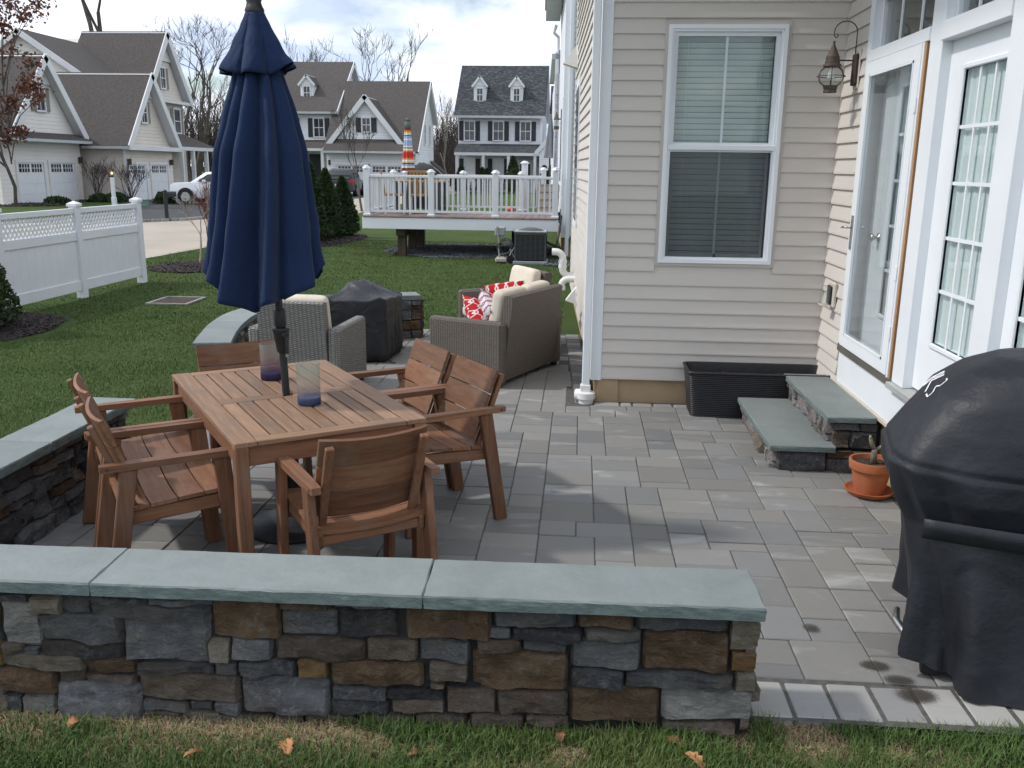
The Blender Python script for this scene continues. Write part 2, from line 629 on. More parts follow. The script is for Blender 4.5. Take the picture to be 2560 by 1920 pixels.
def stone_mat(name, ca, cb, cc3, pale=0.25):
    b = NB(name)
    v = b.coords((1, 1, 1))
    n1 = b.noise(v, 9, 8, 0.7, 0.3)
    col = b.ramp(n1, [(0.30, ca), (0.5, cb), (0.70, cc3)])
    n2 = b.noise(v, 26, 8, 0.75, 0.4)
    f = b.math('MULTIPLY', b.ramp(n2, [(0.52, (0, 0, 0)), (0.70, (1, 1, 1))]), pale * 1.7)
    col = b.mix(f, col, (0.44, 0.45, 0.46))
    n3 = b.noise(v, 3.2, 4, 0.6)
    col = b.mix(b.math('MULTIPLY', b.ramp(n3, [(0.50, (0, 0, 0)), (0.68, (1, 1, 1))]), 0.35), col, (0.20, 0.15, 0.10))
    k = b.math('MULTIPLY_ADD', b.rand(), 0.45, 0.72)
    c_ = b.n('ShaderNodeCombineColor')
    for i in range(3):
        b.l(k, c_.inputs[i])
    col = b.mix(1.0, col, c_.outputs[0], 'MULTIPLY')
    h = b.math('ADD', b.math('MULTIPLY', b.noise(b.coords((1, 1, 1.6)), 15, 9, 0.72, 0.3), 1.0), b.math('MULTIPLY', b.noise(v, 60, 5, 0.7), 0.3))
    b.bsdf(col, 0.88, 0.2, 0, b.bump(h, 1.0, 0.075))
stone_mat('stone_g', (0.125, 0.130, 0.145), (0.17, 0.175, 0.185), (0.23, 0.22, 0.20))
stone_mat('stone_G', (0.135, 0.142, 0.158), (0.205, 0.21, 0.22), (0.29, 0.30, 0.315), 0.5)
stone_mat('stone_d', (0.075, 0.080, 0.092), (0.11, 0.113, 0.122), (0.16, 0.158, 0.155), 0.3)
stone_mat('stone_k', (0.035, 0.038, 0.046), (0.055, 0.058, 0.068), (0.088, 0.088, 0.092), 0.15)
stone_mat('stone_b', (0.105, 0.070, 0.046), (0.175, 0.112, 0.066), (0.235, 0.165, 0.105), 0.2)
stone_mat('stone_n', (0.12, 0.095, 0.078), (0.175, 0.138, 0.110), (0.22, 0.195, 0.175), 0.2)
stone_mat('stone_t', (0.20, 0.165, 0.12), (0.285, 0.245, 0.19), (0.34, 0.325, 0.30), 0.3)
stone_mat('stone_l', (0.25, 0.25, 0.245), (0.36, 0.35, 0.33), (0.46, 0.44, 0.40), 0.6)
stone_mat('stone_o', (0.20, 0.115, 0.045), (0.27, 0.165, 0.07), (0.32, 0.22, 0.12), 0.1)
stone_mat('stone_p', (0.28, 0.25, 0.25), (0.33, 0.30, 0.295), (0.40, 0.37, 0.35), 0.5)

# pavers
def paver_mat(name, light):
    b = NB(name)
    v = b.coords((1, 1, 1))
    n1 = b.noise(v, 3.2, 5, 0.6)
    base = b.mix(b.rand(), mul((0.158, 0.160, 0.166), light), mul((0.205, 0.197, 0.182), light))
    col = b.mix(b.math('MULTIPLY', n1, 0.6), base, mul((0.225, 0.222, 0.212), light))
    n2 = b.noise(b.coords((1, 2.2, 1)), 2.7, 5, 0.55, 0.4)
    f = b.math('MULTIPLY', b.ramp(n2, [(0.58, (0, 0, 0)), (0.76, (1, 1, 1))]), 0.5)
    col = b.mix(f, col, (0.46, 0.46, 0.45))
    oi2 = b.n('ShaderNodeObjectInfo')
    k = b.math('MULTIPLY_ADD', b.math('FRACT', b.math('MULTIPLY', oi2.outputs['Random'], 7.77)), 0.34, 0.84)
    c_ = b.n('ShaderNodeCombineColor')
    for i in range(3):
        b.l(k, c_.inputs[i])
    col = b.mix(1.0, col, c_.outputs[0], 'MULTIPLY')
    h = b.math('ADD', b.noise(b.coords((1, 1.6, 1)), 6, 7, 0.6, 1.2), b.math('MULTIPLY', b.noise(v, 120, 3), 0.12))
    b.bsdf(col, 0.82, 0.28, 0, b.bump(h, 0.42, 0.012))
paver_mat('paver', 1.0)
paver_mat('paver_pale', 1.45)

# damp oil stain lying on the pavers
b = NB('stain')
v = b.coords((1, 1, 1), False)
n1 = b.noise(v, 9, 5)
tcs = b.n('ShaderNodeTexCoord')
ln = b.n('ShaderNodeVectorMath', operation='LENGTH')
mp_ = b.n('ShaderNodeMapping')
b.l(tcs.outputs['Object'], mp_.inputs['Vector'])
b.l(mp_.outputs[0], ln.inputs[0])
a_ = b.math('SUBTRACT', 1.15, b.math('ADD', ln.outputs[1], b.math('MULTIPLY', n1, 0.75)))
al = b.math('MULTIPLY', b.math('MULTIPLY', a_, 3.2, clamp=True), 0.75)
pr = b.bsdf((0.045, 0.038, 0.030), 0.5, 0.4)
b.l(al, pr.inputs['Alpha'])

# lawn
b = NB('lawn')
v = b.coords((1, 1, 1), False)
n1 = b.noise(v, 0.55, 6, 0.65)
n2 = b.noise(v, 5, 6, 0.7)
n3 = b.noise(b.coords((60, 18, 60), False), 3, 3)
col = b.ramp(n1, [(0.3, (0.050, 0.098, 0.022)), (0.7, (0.105, 0.145, 0.040))])
col = b.mix(b.math('MULTIPLY', b.ramp(n2, [(0.45, (0, 0, 0)), (0.75, (1, 1, 1))]), 0.55), col, (0.078, 0.112, 0.034))
col = b.mix(b.math('MULTIPLY', n3, 0.35), col, (0.026, 0.052, 0.014))
b.bsdf(col, 0.9, 0.15, 0, b.bump(b.math('ADD', n3, n2), 0.9, 0.04))
b = NB('grass_blade')
v = b.coords((1, 1, 1), False)
n1 = b.noise(v, 60, 2)
n2 = b.noise(v, 0.6, 6, 0.65)
col = b.ramp(n1, [(0.3, (0.036, 0.078, 0.018)), (0.55, (0.074, 0.130, 0.032)), (0.78, (0.175, 0.205, 0.075))])
col = b.mix(b.math('MULTIPLY', b.ramp(n2, [(0.42, (0, 0, 0)), (0.62, (1, 1, 1))]), 0.6), col, (0.115, 0.150, 0.042))
b.bsdf(col, 0.6, 0.25)
pm('straw', (0.40, 0.31, 0.18), (0.22, 0.16, 0.09), 0.8, 50)
pm('bare_soil', (0.085, 0.055, 0.036), (0.13, 0.09, 0.06), 0.95, 9, 6, 0.8, 50, 0.02)


def wicker_mat(name, c1, c2, dark, px_=0.030, pz=0.0125):
    """woven strands over stakes"""
    b = NB(name)
    tc_ = b.n('ShaderNodeTexCoord')
    sp = b.n('ShaderNodeSeparateXYZ')
    b.l(tc_.outputs['Object'], sp.inputs[0])
    ge = b.n('ShaderNodeNewGeometry')
    sn = b.n('ShaderNodeSeparateXYZ')
    b.l(tc_.outputs['Normal'], sn.inputs[0])
    flat = b.math('GREATER_THAN', b.math('ABSOLUTE', sn.outputs[2]), 0.7)
    xw = b.math('GREATER_THAN', b.math('ABSOLUTE', sn.outputs[0]), b.math('ABSOLUTE', sn.outputs[1]))
    # u along the surface, w across the strands
    u_v = b.n('ShaderNodeMix', data_type='FLOAT')
    b.l(xw, u_v.inputs[0]); b.l(sp.outputs[0], u_v.inputs[2]); b.l(sp.outputs[1], u_v.inputs[3])
    u_m = b.n('ShaderNodeMix', data_type='FLOAT')
    b.l(flat, u_m.inputs[0]); b.l(u_v.outputs[0], u_m.inputs[2]); b.l(sp.outputs[0], u_m.inputs[3])
    w_m = b.n('ShaderNodeMix', data_type='FLOAT')
    b.l(flat, w_m.inputs[0]); b.l(sp.outputs[2], w_m.inputs[2]); b.l(sp.outputs[1], w_m.inputs[3])
    u = b.math('DIVIDE', u_m.outputs[0], px_)
    w = b.math('DIVIDE', w_m.outputs[0], pz)
    colid = b.math('FLOOR', u)
    fu = b.math('FRACT', u)
    ov = b.math('SUBTRACT', 1.0, b.math('POWER', b.math('ABSOLUTE', b.math('MULTIPLY_ADD', fu, 2.0, -1.0)), 2.4))
    fr = b.math('FRACT', b.math('MULTIPLY_ADD', colid, 0.5, w))
    rnd_ = b.math('SUBTRACT', 1.0, b.math('POWER', b.math('ABSOLUTE', b.math('MULTIPLY_ADD', fr, 2.0, -1.0)), 3.0))
    h = b.math('MULTIPLY', rnd_, b.math('MULTIPLY_ADD', ov, 0.75, 0.25))
    n1 = b.noise(b.coords((3, 3, 60)), 4, 2)
    col = b.ramp(n1, [(0.35, c1), (0.65, c2)])
    col = b.mix(b.math('SUBTRACT', 1.0, b.math('POWER', h, 0.6)), col, dark)
    b.bsdf(col, 0.55, 0.35, 0, b.bump(h, 1.0, 0.008))
wicker_mat('wicker_brown', (0.205, 0.175, 0.145), (0.155, 0.135, 0.118), (0.040, 0.034, 0.030), 0.024, 0.0125)
wicker_mat('wicker_grey', (0.30, 0.29, 0.265), (0.22, 0.215, 0.20), (0.045, 0.042, 0.040), 0.036, 0.018)

# umbrella canvas
b = NB('navy_canvas')
v = b.coords((1, 1, 1))
wv = b.ramp(b.noise(b.coords((1, 1, 0.6)), 150, 3, 0.7), [(0.40, (0, 0, 0)), (0.66, (1, 1, 1))])
n1 = b.noise(v, 3, 4)
col = b.ramp(n1, [(0.3, (0.0068, 0.0175, 0.058)), (0.7, (0.0098, 0.0245, 0.076))])
col = b.mix(b.math('MULTIPLY', wv, 0.5), col, (0.017, 0.036, 0.092))
bs = b.bsdf(col, 0.8, 0.2, 0, b.bump(b.math('ADD', wv, b.math('MULTIPLY', b.noise(v, 14, 4), 1.2)), 0.25, 0.006))
bs.inputs['Sheen Weight'].default_value = 0.06
bs.inputs['Sheen Roughness'].default_value = 0.5

# black polyester covers
b = NB('cover_black')
v = b.coords((1, 1, 1))
n1 = b.noise(v, 3.5, 5, 0.55, 1.0)
n2 = b.noise(b.coords((1, 1, 1)), 320, 2)
col = b.ramp(n1, [(0.3, (0.0125, 0.014, 0.019)), (0.7, (0.020, 0.022, 0.028))])
b.bsdf(col, 0.50, 0.36, 0, b.bump(b.math('ADD', b.math('MULTIPLY', b.noise(v, 11, 5, 0.6), 1.0), b.math('MULTIPLY', n2, 0.06)), 0.35, 0.02))
b = NB('cover_dusty')
v = b.coords((1, 1, 1))
n1 = b.noise(v, 4, 5, 0.55, 1.0)
col = b.ramp(n1, [(0.3, (0.012, 0.0125, 0.016)), (0.7, (0.021, 0.022, 0.026))])
b.bsdf(col, 0.48, 0.45, 0, b.bump(n1, 0.7, 0.05))


# red lattice cushion print
def lattice_mat(name, ground, line):
    b = NB(name)
    tc_ = b.n('ShaderNodeTexCoord')
    sp = b.n('ShaderNodeSeparateXYZ')
    b.l(tc_.outputs['Object'], sp.inputs[0])
    x = b.math('DIVIDE', sp.outputs[0], 0.050)
    y = b.math('DIVIDE', sp.outputs[2], 0.062)
    cs = b.math('MULTIPLY', b.math('COSINE', b.math('MULTIPLY', y, PI)), 0.78)
    def wrapd(e):
        f = b.math('FRACT', b.math('MULTIPLY_ADD', e, 0.5, 0.5))
        return b.math('ABSOLUTE', b.math('MULTIPLY_ADD', f, 2.0, -1.0))
    d1 = wrapd(b.math('SUBTRACT', x, cs))
    d2 = wrapd(b.math('ADD', b.math('SUBTRACT', x, 1.0), cs))
    d = b.math('MINIMUM', d1, d2)
    f = b.math('LESS_THAN', d, 0.17)
    col = b.mix(f, ground, line)
    n = b.noise(b.coords((1, 1, 1)), 300, 2)
    b.bsdf(col, 0.85, 0.2, 0, b.bump(n, 0.15, 0.003))
lattice_mat('red_lattice', (0.52, 0.022, 0.030), (0.80, 0.72, 0.70))
lattice_mat('white_lattice', (0.56, 0.57, 0.62), (0.28, 0.022, 0.035))

# striped parasol print: bands along the folded canopy
b = NB('striped_canvas')
tc_ = b.n('ShaderNodeTexCoord')
sp = b.n('ShaderNodeSeparateXYZ')
b.l(tc_.outputs['Object'], sp.inputs[0])
f = b.math('DIVIDE', sp.outputs[2], 1.15)
R0, W0, K0, B0, Y0, O0 = (0.55, 0.035, 0.03), (0.72, 0.70, 0.62), (0.05, 0.08, 0.07), (0.30, 0.42, 0.66), (0.62, 0.55, 0.25), (0.60, 0.20, 0.06)
col = b.ramp(f, [(0.0, (0.20, 0.05, 0.04)), (0.06, W0), (0.09, B0), (0.13, K0), (0.16, Y0), (0.19, W0), (0.22, O0), (0.26, R0), (0.37, O0), (0.40, W0), (0.44, K0), (0.46, W0),
                 (0.49, B0), (0.60, W0), (0.63, B0), (0.68, K0), (0.70, W0), (0.73, Y0), (0.76, O0), (0.79, R0), (0.90, K0)], 'CONSTANT')
b.bsdf(col, 0.8, 0.2)
pm('canvas_grey', (0.11, 0.13, 0.12), (0.16, 0.18, 0.17), 0.85, 4)
pm('canvas_pale_grey', (0.20, 0.21, 0.23), (0.15, 0.16, 0.18), 0.85, 4)

# dark multicoloured shingles
b = NB('roof_slate')
tc_ = b.n('ShaderNodeTexCoord')
vr = b.n('ShaderNodeTexVoronoi')
vr.inputs['Scale'].default_value = 1.0
mp_ = b.n('ShaderNodeMapping')
mp_.inputs['Scale'].default_value = (5.5, 9.0, 9.0)
b.l(tc_.outputs['Object'], mp_.inputs[0]); b.l(mp_.outputs[0], vr.inputs['Vector'])
sc_ = b.n('ShaderNodeSeparateColor')
b.l(vr.outputs['Color'], sc_.inputs[0])
col = b.ramp(sc_.outputs[0], [(0.0, (0.030, 0.034, 0.042)), (0.7, (0.05, 0.055, 0.063)), (0.86, (0.085, 0.088, 0.092)), (1.0, (0.10, 0.10, 0.10))])
b.bsdf(col, 0.9, 0.25)


# glass panes: clear sheet with a sky reflection
def glass_mat(name, tint, refl=0.9, alpha=0.25):
    b = NB(name)
    tr = b.n('ShaderNodeBsdfTransparent')
    tr.inputs[0].default_value = tint + (1,)
    gl = b.n('ShaderNodeBsdfGlossy')
    gl.inputs['Roughness'].default_value = 0.015
    gl.inputs['Color'].default_value = (refl, refl, refl, 1)
    fr = b.n('ShaderNodeLayerWeight')
    fr.inputs['Blend'].default_value = 0.5
    sch = b.math('MULTIPLY_ADD', b.math('POWER', fr.outputs['Facing'], 4.2), 0.85, 0.035, clamp=True)
    v = b.coords((1, 1, 1))
    b.l(b.bump(b.noise(v, 1.6, 2), 0.03, 0.02), gl.inputs['Normal'])
    mx_ = b.n('ShaderNodeMixShader')
    b.l(sch, mx_.inputs[0])
    b.l(tr.outputs[0], mx_.inputs[1]); b.l(gl.outputs[0], mx_.inputs[2])
    b.l(mx_.outputs[0], b.out.inputs[0])
glass_mat('pane_glass', (0.93, 0.965, 0.96))
glass_mat('clear_glass', (0.93, 0.95, 0.95))
# dark panes of far houses
b = NB('far_pane')
v = b.coords((1, 1, 1))
col = b.ramp(b.noise(v, 1.5, 3), [(0.35, (0.025, 0.028, 0.033)), (0.65, (0.07, 0.08, 0.09))])
b.bsdf(col, 0.12, 0.6)
b = NB('car_glass')
b.bsdf((0.02, 0.028, 0.03), 0.06, 0.7)
# insect screen
b = NB('insect_screen')
tr = b.n('ShaderNodeBsdfTransparent')
df = b.n('ShaderNodeBsdfDiffuse')
df.inputs[0].default_value = (0.10, 0.11, 0.12, 1)
mx_ = b.n('ShaderNodeMixShader')
mx_.inputs[0].default_value = 0.30
b.l(tr.outputs[0], mx_.inputs[1]); b.l(df.outputs[0], mx_.inputs[2]); b.l(mx_.outputs[0], b.out.inputs[0])
# blown glass of the hurricane vases: smoky tint
def vase_mat(name, tint, rough=0.25, dens=0.55):
    b = NB(name)
    tc_ = b.n('ShaderNodeTexCoord')
    sp = b.n('ShaderNodeSeparateXYZ')
    b.l(tc_.outputs['Object'], sp.inputs[0])
    v = b.coords((1, 1, 1))
    n1 = b.noise(v, 14, 4)
    f = b.math('DIVIDE', b.math('ADD', sp.outputs[2], b.math('MULTIPLY', n1, 0.05)), 0.205)
    col = b.ramp(f, tint)
    tr = b.n('ShaderNodeBsdfTransparent')
    b.l(col, tr.inputs[0])
    pr = b.n('ShaderNodeBsdfPrincipled')
    b.l(col, pr.inputs['Base Color'])
    pr.inputs['Roughness'].default_value = rough
    mx_ = b.n('ShaderNodeMixShader')
    mx_.inputs[0].default_value = dens
    b.l(tr.outputs[0], mx_.inputs[1]); b.l(pr.outputs[0], mx_.inputs[2]); b.l(mx_.outputs[0], b.out.inputs[0])
vase_mat('vase_purple', [(0.14, (0.22, 0.20, 0.42)), (0.40, (0.62, 0.55, 0.66)), (0.66, (0.86, 0.82, 0.80)), (1.0, (0.86, 0.89, 0.89))], 0.15, 0.10)
vase_mat('vase_blue', [(0.14, (0.22, 0.34, 0.55)), (0.30, (0.70, 0.68, 0.76)), (0.6, (0.88, 0.86, 0.82)), (1.0, (0.86, 0.90, 0.88))], 0.15, 0.10)
pm('vase_base_purple', (0.035, 0.03, 0.10), (0.05, 0.045, 0.13), 0.2, 10)
pm('vase_base_blue', (0.035, 0.07, 0.16), (0.06, 0.11, 0.22), 0.2, 10)
# lamps
b = NB('bulb_white')
b.bsdf((0.85, 0.85, 0.83), 0.3, 0.5)
b = NB('lamp_lit')
e = b.n('ShaderNodeEmission')
e.inputs[0].default_value = (1.0, 0.72, 0.36, 1)
e.inputs[1].default_value = 2.2
b.l(e.outputs[0], b.out.inputs[0])
b = NB('letter_white')
b.bsdf((0.75, 0.76, 0.78), 0.6, 0.3)
# ------------------------------------------------------------------ setting: lawn, road, patio
def gz(x, y):
    """height of the lawn"""
    x = np.asarray(x, float); y = np.asarray(y, float)
    f = np.clip((3.4 - y) / 1.0, 0, 1) * np.clip((x < 2.5) * 1.0, 0, 1)
    return -0.045 - 0.017 * np.clip(0.4 - x, 0, 3) * f + 0.012 * (vnoise(x * 0.7, y * 0.7, 3) - 0.5) * np.clip((60 - y) / 30, 0, 1)


def sheet(name, xs, ys, zf, m, kind='structure'):
    mb = MB()
    X, Y = np.meshgrid(xs, ys)
    Zv = zf(X, Y)
    nx = len(xs)
    mb.v = list(zip(X.ravel().tolist(), Y.ravel().tolist(), Zv.ravel().tolist()))
    for j in range(len(ys) - 1):
        for i in range(nx - 1):
            mb.f.append((j * nx + i, j * nx + i + 1, (j + 1) * nx + i + 1, (j + 1) * nx + i))
    o = mb.build(name, m, smooth=True)
    o['kind'] = kind
    return o


xs = np.concatenate([np.linspace(-400, -40, 8), np.linspace(-30, -12, 7), np.arange(-10, 4.1, 0.5), np.linspace(8, 40, 5), np.linspace(60, 400, 6)])
ys = np.concatenate([np.linspace(-60, -4, 5), np.arange(-2, 16, 0.5), np.linspace(17, 60, 22), np.linspace(80, 600, 9)])
lawn = sheet('lawn', xs, ys, gz, 'lawn')


def flat(name, poly, z, m, kind='structure', parent=None):
    mb = MB()
    mb.add([(p[0], p[1], z) for p in poly], [tuple(range(len(poly)))])
    me_n = Vector((0, 0, 0))
    o = mb.build(name, m, parent)
    if o.data.polygons[0].normal.z < 0:
        o.data.flip_normals()
    if kind and parent is None:
        o['kind'] = kind
    return o


# road: paved bend beyond the fence, running away to the right of the far houses
flat('road', [(-60, 15.0), (-30, 15.2), (-14, 15.6), (-9.6, 16.3), (-9.0, 18.1), (-8.85, 20.4), (-8.9, 26), (-9.2, 36), (-9.4, 44), (-9.0, 120),
              (-13.3, 120), (-13.4, 44), (-13.2, 33.0), (-13.6, 30.6), (-14.6, 29.2), (-18, 28.0), (-60, 27.0)], -0.036, 'road_concrete')
flat('driveway', [(-13.6, 31.5), (-14.4, 30.4), (-17, 31.0), (-19.0, 33), (-23.2, 45.9), (-23.2, 53.0), (-19.8, 53), (-16.6, 46), (-13.4, 38.5)], -0.032, 'asphalt')
flat('driveway', [(-13.4, 52.0), (-13.4, 59.0), (-12.0, 64.2), (-17.8, 64.2), (-17.5, 60.5)], -0.032, 'asphalt')

# belgian block kerb along the far side of the road: blocks
kerb_me = MB().cbox(-0.13, 0.13, -0.06, 0.06, -0.06, 0.10, 0.012).mesh('kerb_block')
kerb_me.materials.append(M['kerb_block'])
kerb = bpy.data.objects.new('kerb', None)
COL.objects.link(kerb)
kerb['kind'] = 'structure'
kp = [(-26, 27.5), (-18, 28.06), (-14.6, 29.26), (-13.62, 30.64), (-13.26, 33.0), (-13.45, 44)]
acc = []
for a, c in zip(kp[:-1], kp[1:]):
    a = Vector(a); c = Vector(c)
    n = int((c - a).length / 0.285)
    for i in range(n):
        p = a + (c - a) * ((i + 0.5) / n)
        acc.append((p, math.atan2((c - a).y, (c - a).x)))
for p, r in acc:
    inst('kerb_block', kerb_me, kerb, (p.x, p.y, -0.04), (random.uniform(-.03, .03), 0, r + random.uniform(-.04, .04)))

# patio: pavers packed on a 99 mm module
patio = bpy.data.objects.new('patio', None)
COL.objects.link(patio)
patio['kind'] = 'structure'
flat('paver_bed', [(-3.05, 2.95), (2.6, 2.87), (2.6, 3.9), (1.96, 3.9), (1.96, 7.33), (0.15, 7.33), (0.03, 10.42), (-2.0, 10.3), (-2.7, 9.9), (-3.25, 9.0), (-3.3, 8.3), (-3.05, 7.2), (-2.8, 5.0)], -0.0065, 'joint_sand', None, patio)
U = 0.0992
GX0, GY0 = -3.35, 3.165
NX, NY = 60, 74
grid = np.zeros((NY, NX), int)
sizes = [(3, 2), (3, 2), (3, 2), (2, 2), (2, 2), (3, 1), (2, 3), (3, 3), (2, 3), (4, 2), (3, 2), (2, 2)]
rp = random.Random(5)
pav = []
for j in range(NY):
    i = 0
    while i < NX:
        if grid[j, i]:
            i += 1
            continue
        run = 0
        while i + run < NX and grid[j, i + run] == 0:
            run += 1
        opts = [s for s in sizes if s[0] <= run and run - s[0] != 1]
        w, h = rp.choice(opts) if opts else (run, 1)
        # avoid a long straight joint: prefer heights unlike the left neighbour
        grid[j:j + h, i:i + w] = 1
        pav.append((GX0 + i * U, GY0 + j * U, w * U, h * U))
        i += w


def far_wall_center(t):
    """centre line of the far curved seat wall"""
    P = [(-2.96, 6.95), (-3.10, 7.45), (-3.21, 7.95), (-3.26, 8.5), (-3.13, 9.05), (-2.82, 9.5), (-2.42, 9.82), (-1.82, 10.06)]
    n = len(P) - 1
    s_ = t * n
    i = min(int(s_), n - 1)
    f = s_ - i
    def g(k):
        k = max(0, min(n, k))
        return Vector(P[k])
    p0, p1, p2, p3 = g(i - 1), g(i), g(i + 1), g(i + 2)
    return 0.5 * ((2 * p1) + (p2 - p0) * f + (2 * p0 - 5 * p1 + 4 * p2 - p3) * f * f + (3 * p1 - p0 - 3 * p2 + p3) * f ** 3)


FW = [far_wall_center(i / 60) for i in range(61)]


def in_patio(x, y):
    xr = 1.95 if y < 7.33 - 0.14 else (0.15 - 0.0435 * (y - 7.33) - 0.17)
    if y < 3.9:
        xr = 2.55
    if x > xr or y > 10.36:
        return False
    if y < 6.95:
        xl = -2.80 if y < 5.2 else -2.85
    else:
        xl = -9
        for p in FW:
            if abs(p.y - y) < 0.12:
                xl = max(xl, p.x + 0.0) if p.y < 9.2 else max(xl, -9)
        if y > 9.2:
            for p in FW:
                if p.y > 9.2 and abs(p.y - y) < 0.1:
                    xl = max(xl, p.x)
    return x > xl


keep = []
for (x, y, w, h) in pav:
    cx, cy = x + w / 2, y + h / 2
    if not in_patio(cx, cy):
        continue
    x1, y1 = x + w, y + h
    xr = 1.955 if cy < 7.18 else 0.15 - 0.0435 * (cy - 7.33) - 0.16
    if cy < 3.9: xr = 2.6
    x1 = min(x1, xr)
    if cy < 7.2 and x > 0.0: y1 = min(y1, 7.18)
    if x1 - x < 0.05 or y1 - y < 0.05:
        continue
    keep.append((x, y, x1 - x, y1 - y))
def vis(p):
    cx, cy = p[0] + p[2] / 2, p[1] + p[3] / 2
    out = (abs(cx + 0.07 * cy) > 0.62 * cy) * 1.0
    # hidden behind the near wall or under the table
    hid = (cy < 4.2 and cx < 0.55 and cy < 3.15 + 0.9 * (cy > 0)) * 1.0
    return p[2] * p[3] / (cy ** 3) * (1 - 0.99 * out) * (1 - 0.85 * hid)
keep.sort(key=vis, reverse=True)
def paver_mesh(mb, x, y, w, h, seed, g=0.0024, z0=-0.05, ch=0.0045):
    r = random.Random(seed)
    dz = r.uniform(-0.0035, 0.0025)
    tx, ty = r.uniform(-.006, .006), r.uniform(-.006, .006)
    t = MB().cbox(g + r.uniform(-.001, .001), w - g, g, h - g + r.uniform(-.001, .001), z0, dz, ch)
    t.v = [(x + p[0], y + p[1], p[2] + (tx * (p[0] - w / 2) + ty * (p[1] - h / 2) if p[2] > -0.02 else 0)) for p in t.v]
    return mb.add(t.v, t.f)
rest = MB()
for k, (x, y, w, h) in enumerate(keep):
    if k < 270:
        t = paver_mesh(MB(), 0, 0, w, h, k)
        t.build('paver', 'paver', patio, loc=(x, y, 0))
    else:
        paver_mesh(rest, x, y, w, h, k)
ro = rest.build('paver_rest', 'paver', patio)
ro['kind'] = 'stuff'
# soldier course along the front edge and beside the house
for i in range(11):
    w = 0.158
    x = 0.66 + i * 0.1595
    paver_mesh(MB(), 0, 0, w, 0.235, 900 + i, 0.002, -0.09, 0.010).build('border_paver', 'paver_pale', patio, loc=(x, 2.905 + 0.02 * (x - 0.7), -0.002))
x = 0.15
i = 0
while x < 0.92:
    w = [0.22, 0.10, 0.17, 0.165, 0.165][i % 5]
    paver_mesh(MB(), 0, 0, w, 0.10, 930 + i, 0.003, -0.05, 0.012).build('border_paver', 'paver_pale', patio, loc=(x, 7.19, 0.002))
    x += w
    i += 1
for i in range(19):
    y = 7.25 + i * 0.165
    paver_mesh(MB(), 0, 0, 0.16, 0.162, 960 + i, 0.003, -0.05, 0.010).build('border_paver', 'paver_pale' if i % 3 == 0 else 'paver', patio, loc=(0.145 - 0.0435 * (y - 7.33) - 0.158, y, 0.001))
# dark damp stains on the border by the grill
for k, (sx, sy, ax, ay) in enumerate([(1.21, 3.28, 0.085, 0.055), (1.30, 3.085, 0.11, 0.075), (1.27, 3.18, 0.085, 0.05), (1.03, 3.56, 0.05, 0.045)]):
    mb = MB().lathe([(0.0, 0.0), (1.0, 0.0)], 24, cap=False)
    o = mb.build('stain', 'stain', patio, loc=(sx, sy, 0.006 + 0.001 * k))
    o.scale = (ax, ay, 1)
    if o.data.polygons[0].normal.z < 0:
        o.data.flip_normals()


# ------------------------------------------------------------------ stone work
def stone(w, h, d, seed, rough=1.0):
    """one split-faced stone: local x along the wall, z up, face towards -y, origin bottom left back"""
    r = random.Random(seed)
    nu = max(5, min(16, int(w / 0.021) + 2))
    nv = max(5, min(10, int(h / 0.021) + 2))
    mb = MB()
    ph = r.uniform(0, 50)
    us = [0, 0.04] + [0.04 + 0.92 * (i + 1) / (nu - 3) for i in range(nu - 4)] + [0.96, 1] if nu > 4 else [0, 0.06, 0.94, 1]
    vs_ = [0, 0.07] + [0.07 + 0.86 * (i + 1) / (nv - 3) for i in range(nv - 4)] + [0.93, 1] if nv > 4 else [0, 0.1, 0.9, 1]
    eb = min(0.016, h * 0.22)
    jt = {}
    V = []
    for j, tv in enumerate(vs_):
        for i, tu in enumerate(us):
            edge = (i in (0, len(us) - 1)) + (j in (0, len(vs_) - 1))
            ex = (vnoise(ph + tu * w * 14, ph + tv * h * 14, 1) - 0.5)
            ez = (vnoise(ph + tu * w * 11, 30 + ph + tv * h * 17, 2) - 0.5)
            bul = float(vnoise(ph + tu * w * 9, ph + tv * h * 12, 5) - 0.45) * 0.042 * rough + float(vnoise(ph + tu * w * 24, ph + tv * h * 34, 7) - 0.5) * 0.020 + float(vnoise(ph + tu * w * 55, ph + tv * h * 70, 9) - 0.5) * 0.008
            y = -d - bul
            if edge == 1: y = -d + eb + 0.004
            if edge == 2: y = -d + eb * 1.6 + 0.006
            x = tu * w + float(ex) * 0.012 * (1 if 0 < tu < 1 else 0.45)
            z = tv * h + float(ez) * 0.012 * (1 if 0 < tv < 1 else 0.55)
            if edge == 2:
                x += (0.006 if i == 0 else -0.006); z += (0.005 if j == 0 else -0.005)
            V.append((x, y, z))
    nu2, nv2 = len(us), len(vs_)
    F = []
    for j in range(nv2 - 1):
        for i in range(nu2 - 1):
            F.append((j * nu2 + i, j * nu2 + i + 1, (j + 1) * nu2 + i + 1, (j + 1) * nu2 + i))
    # skirt to the back
    ring = [i for i in range(nu2)] + [j * nu2 + nu2 - 1 for j in range(1, nv2)] + [(nv2 - 1) * nu2 + i for i in range(nu2 - 2, -1, -1)] + [j * nu2 for j in range(nv2 - 2, 0, -1)]
    b0 = len(V)
    for k in ring:
        V.append((V[k][0], 0.0, V[k][2]))
    n = len(ring)
    for k in range(n):
        F.append((ring[k], b0 + k, b0 + (k + 1) % n, ring[(k + 1) % n]))
    return mb.add(V, F)


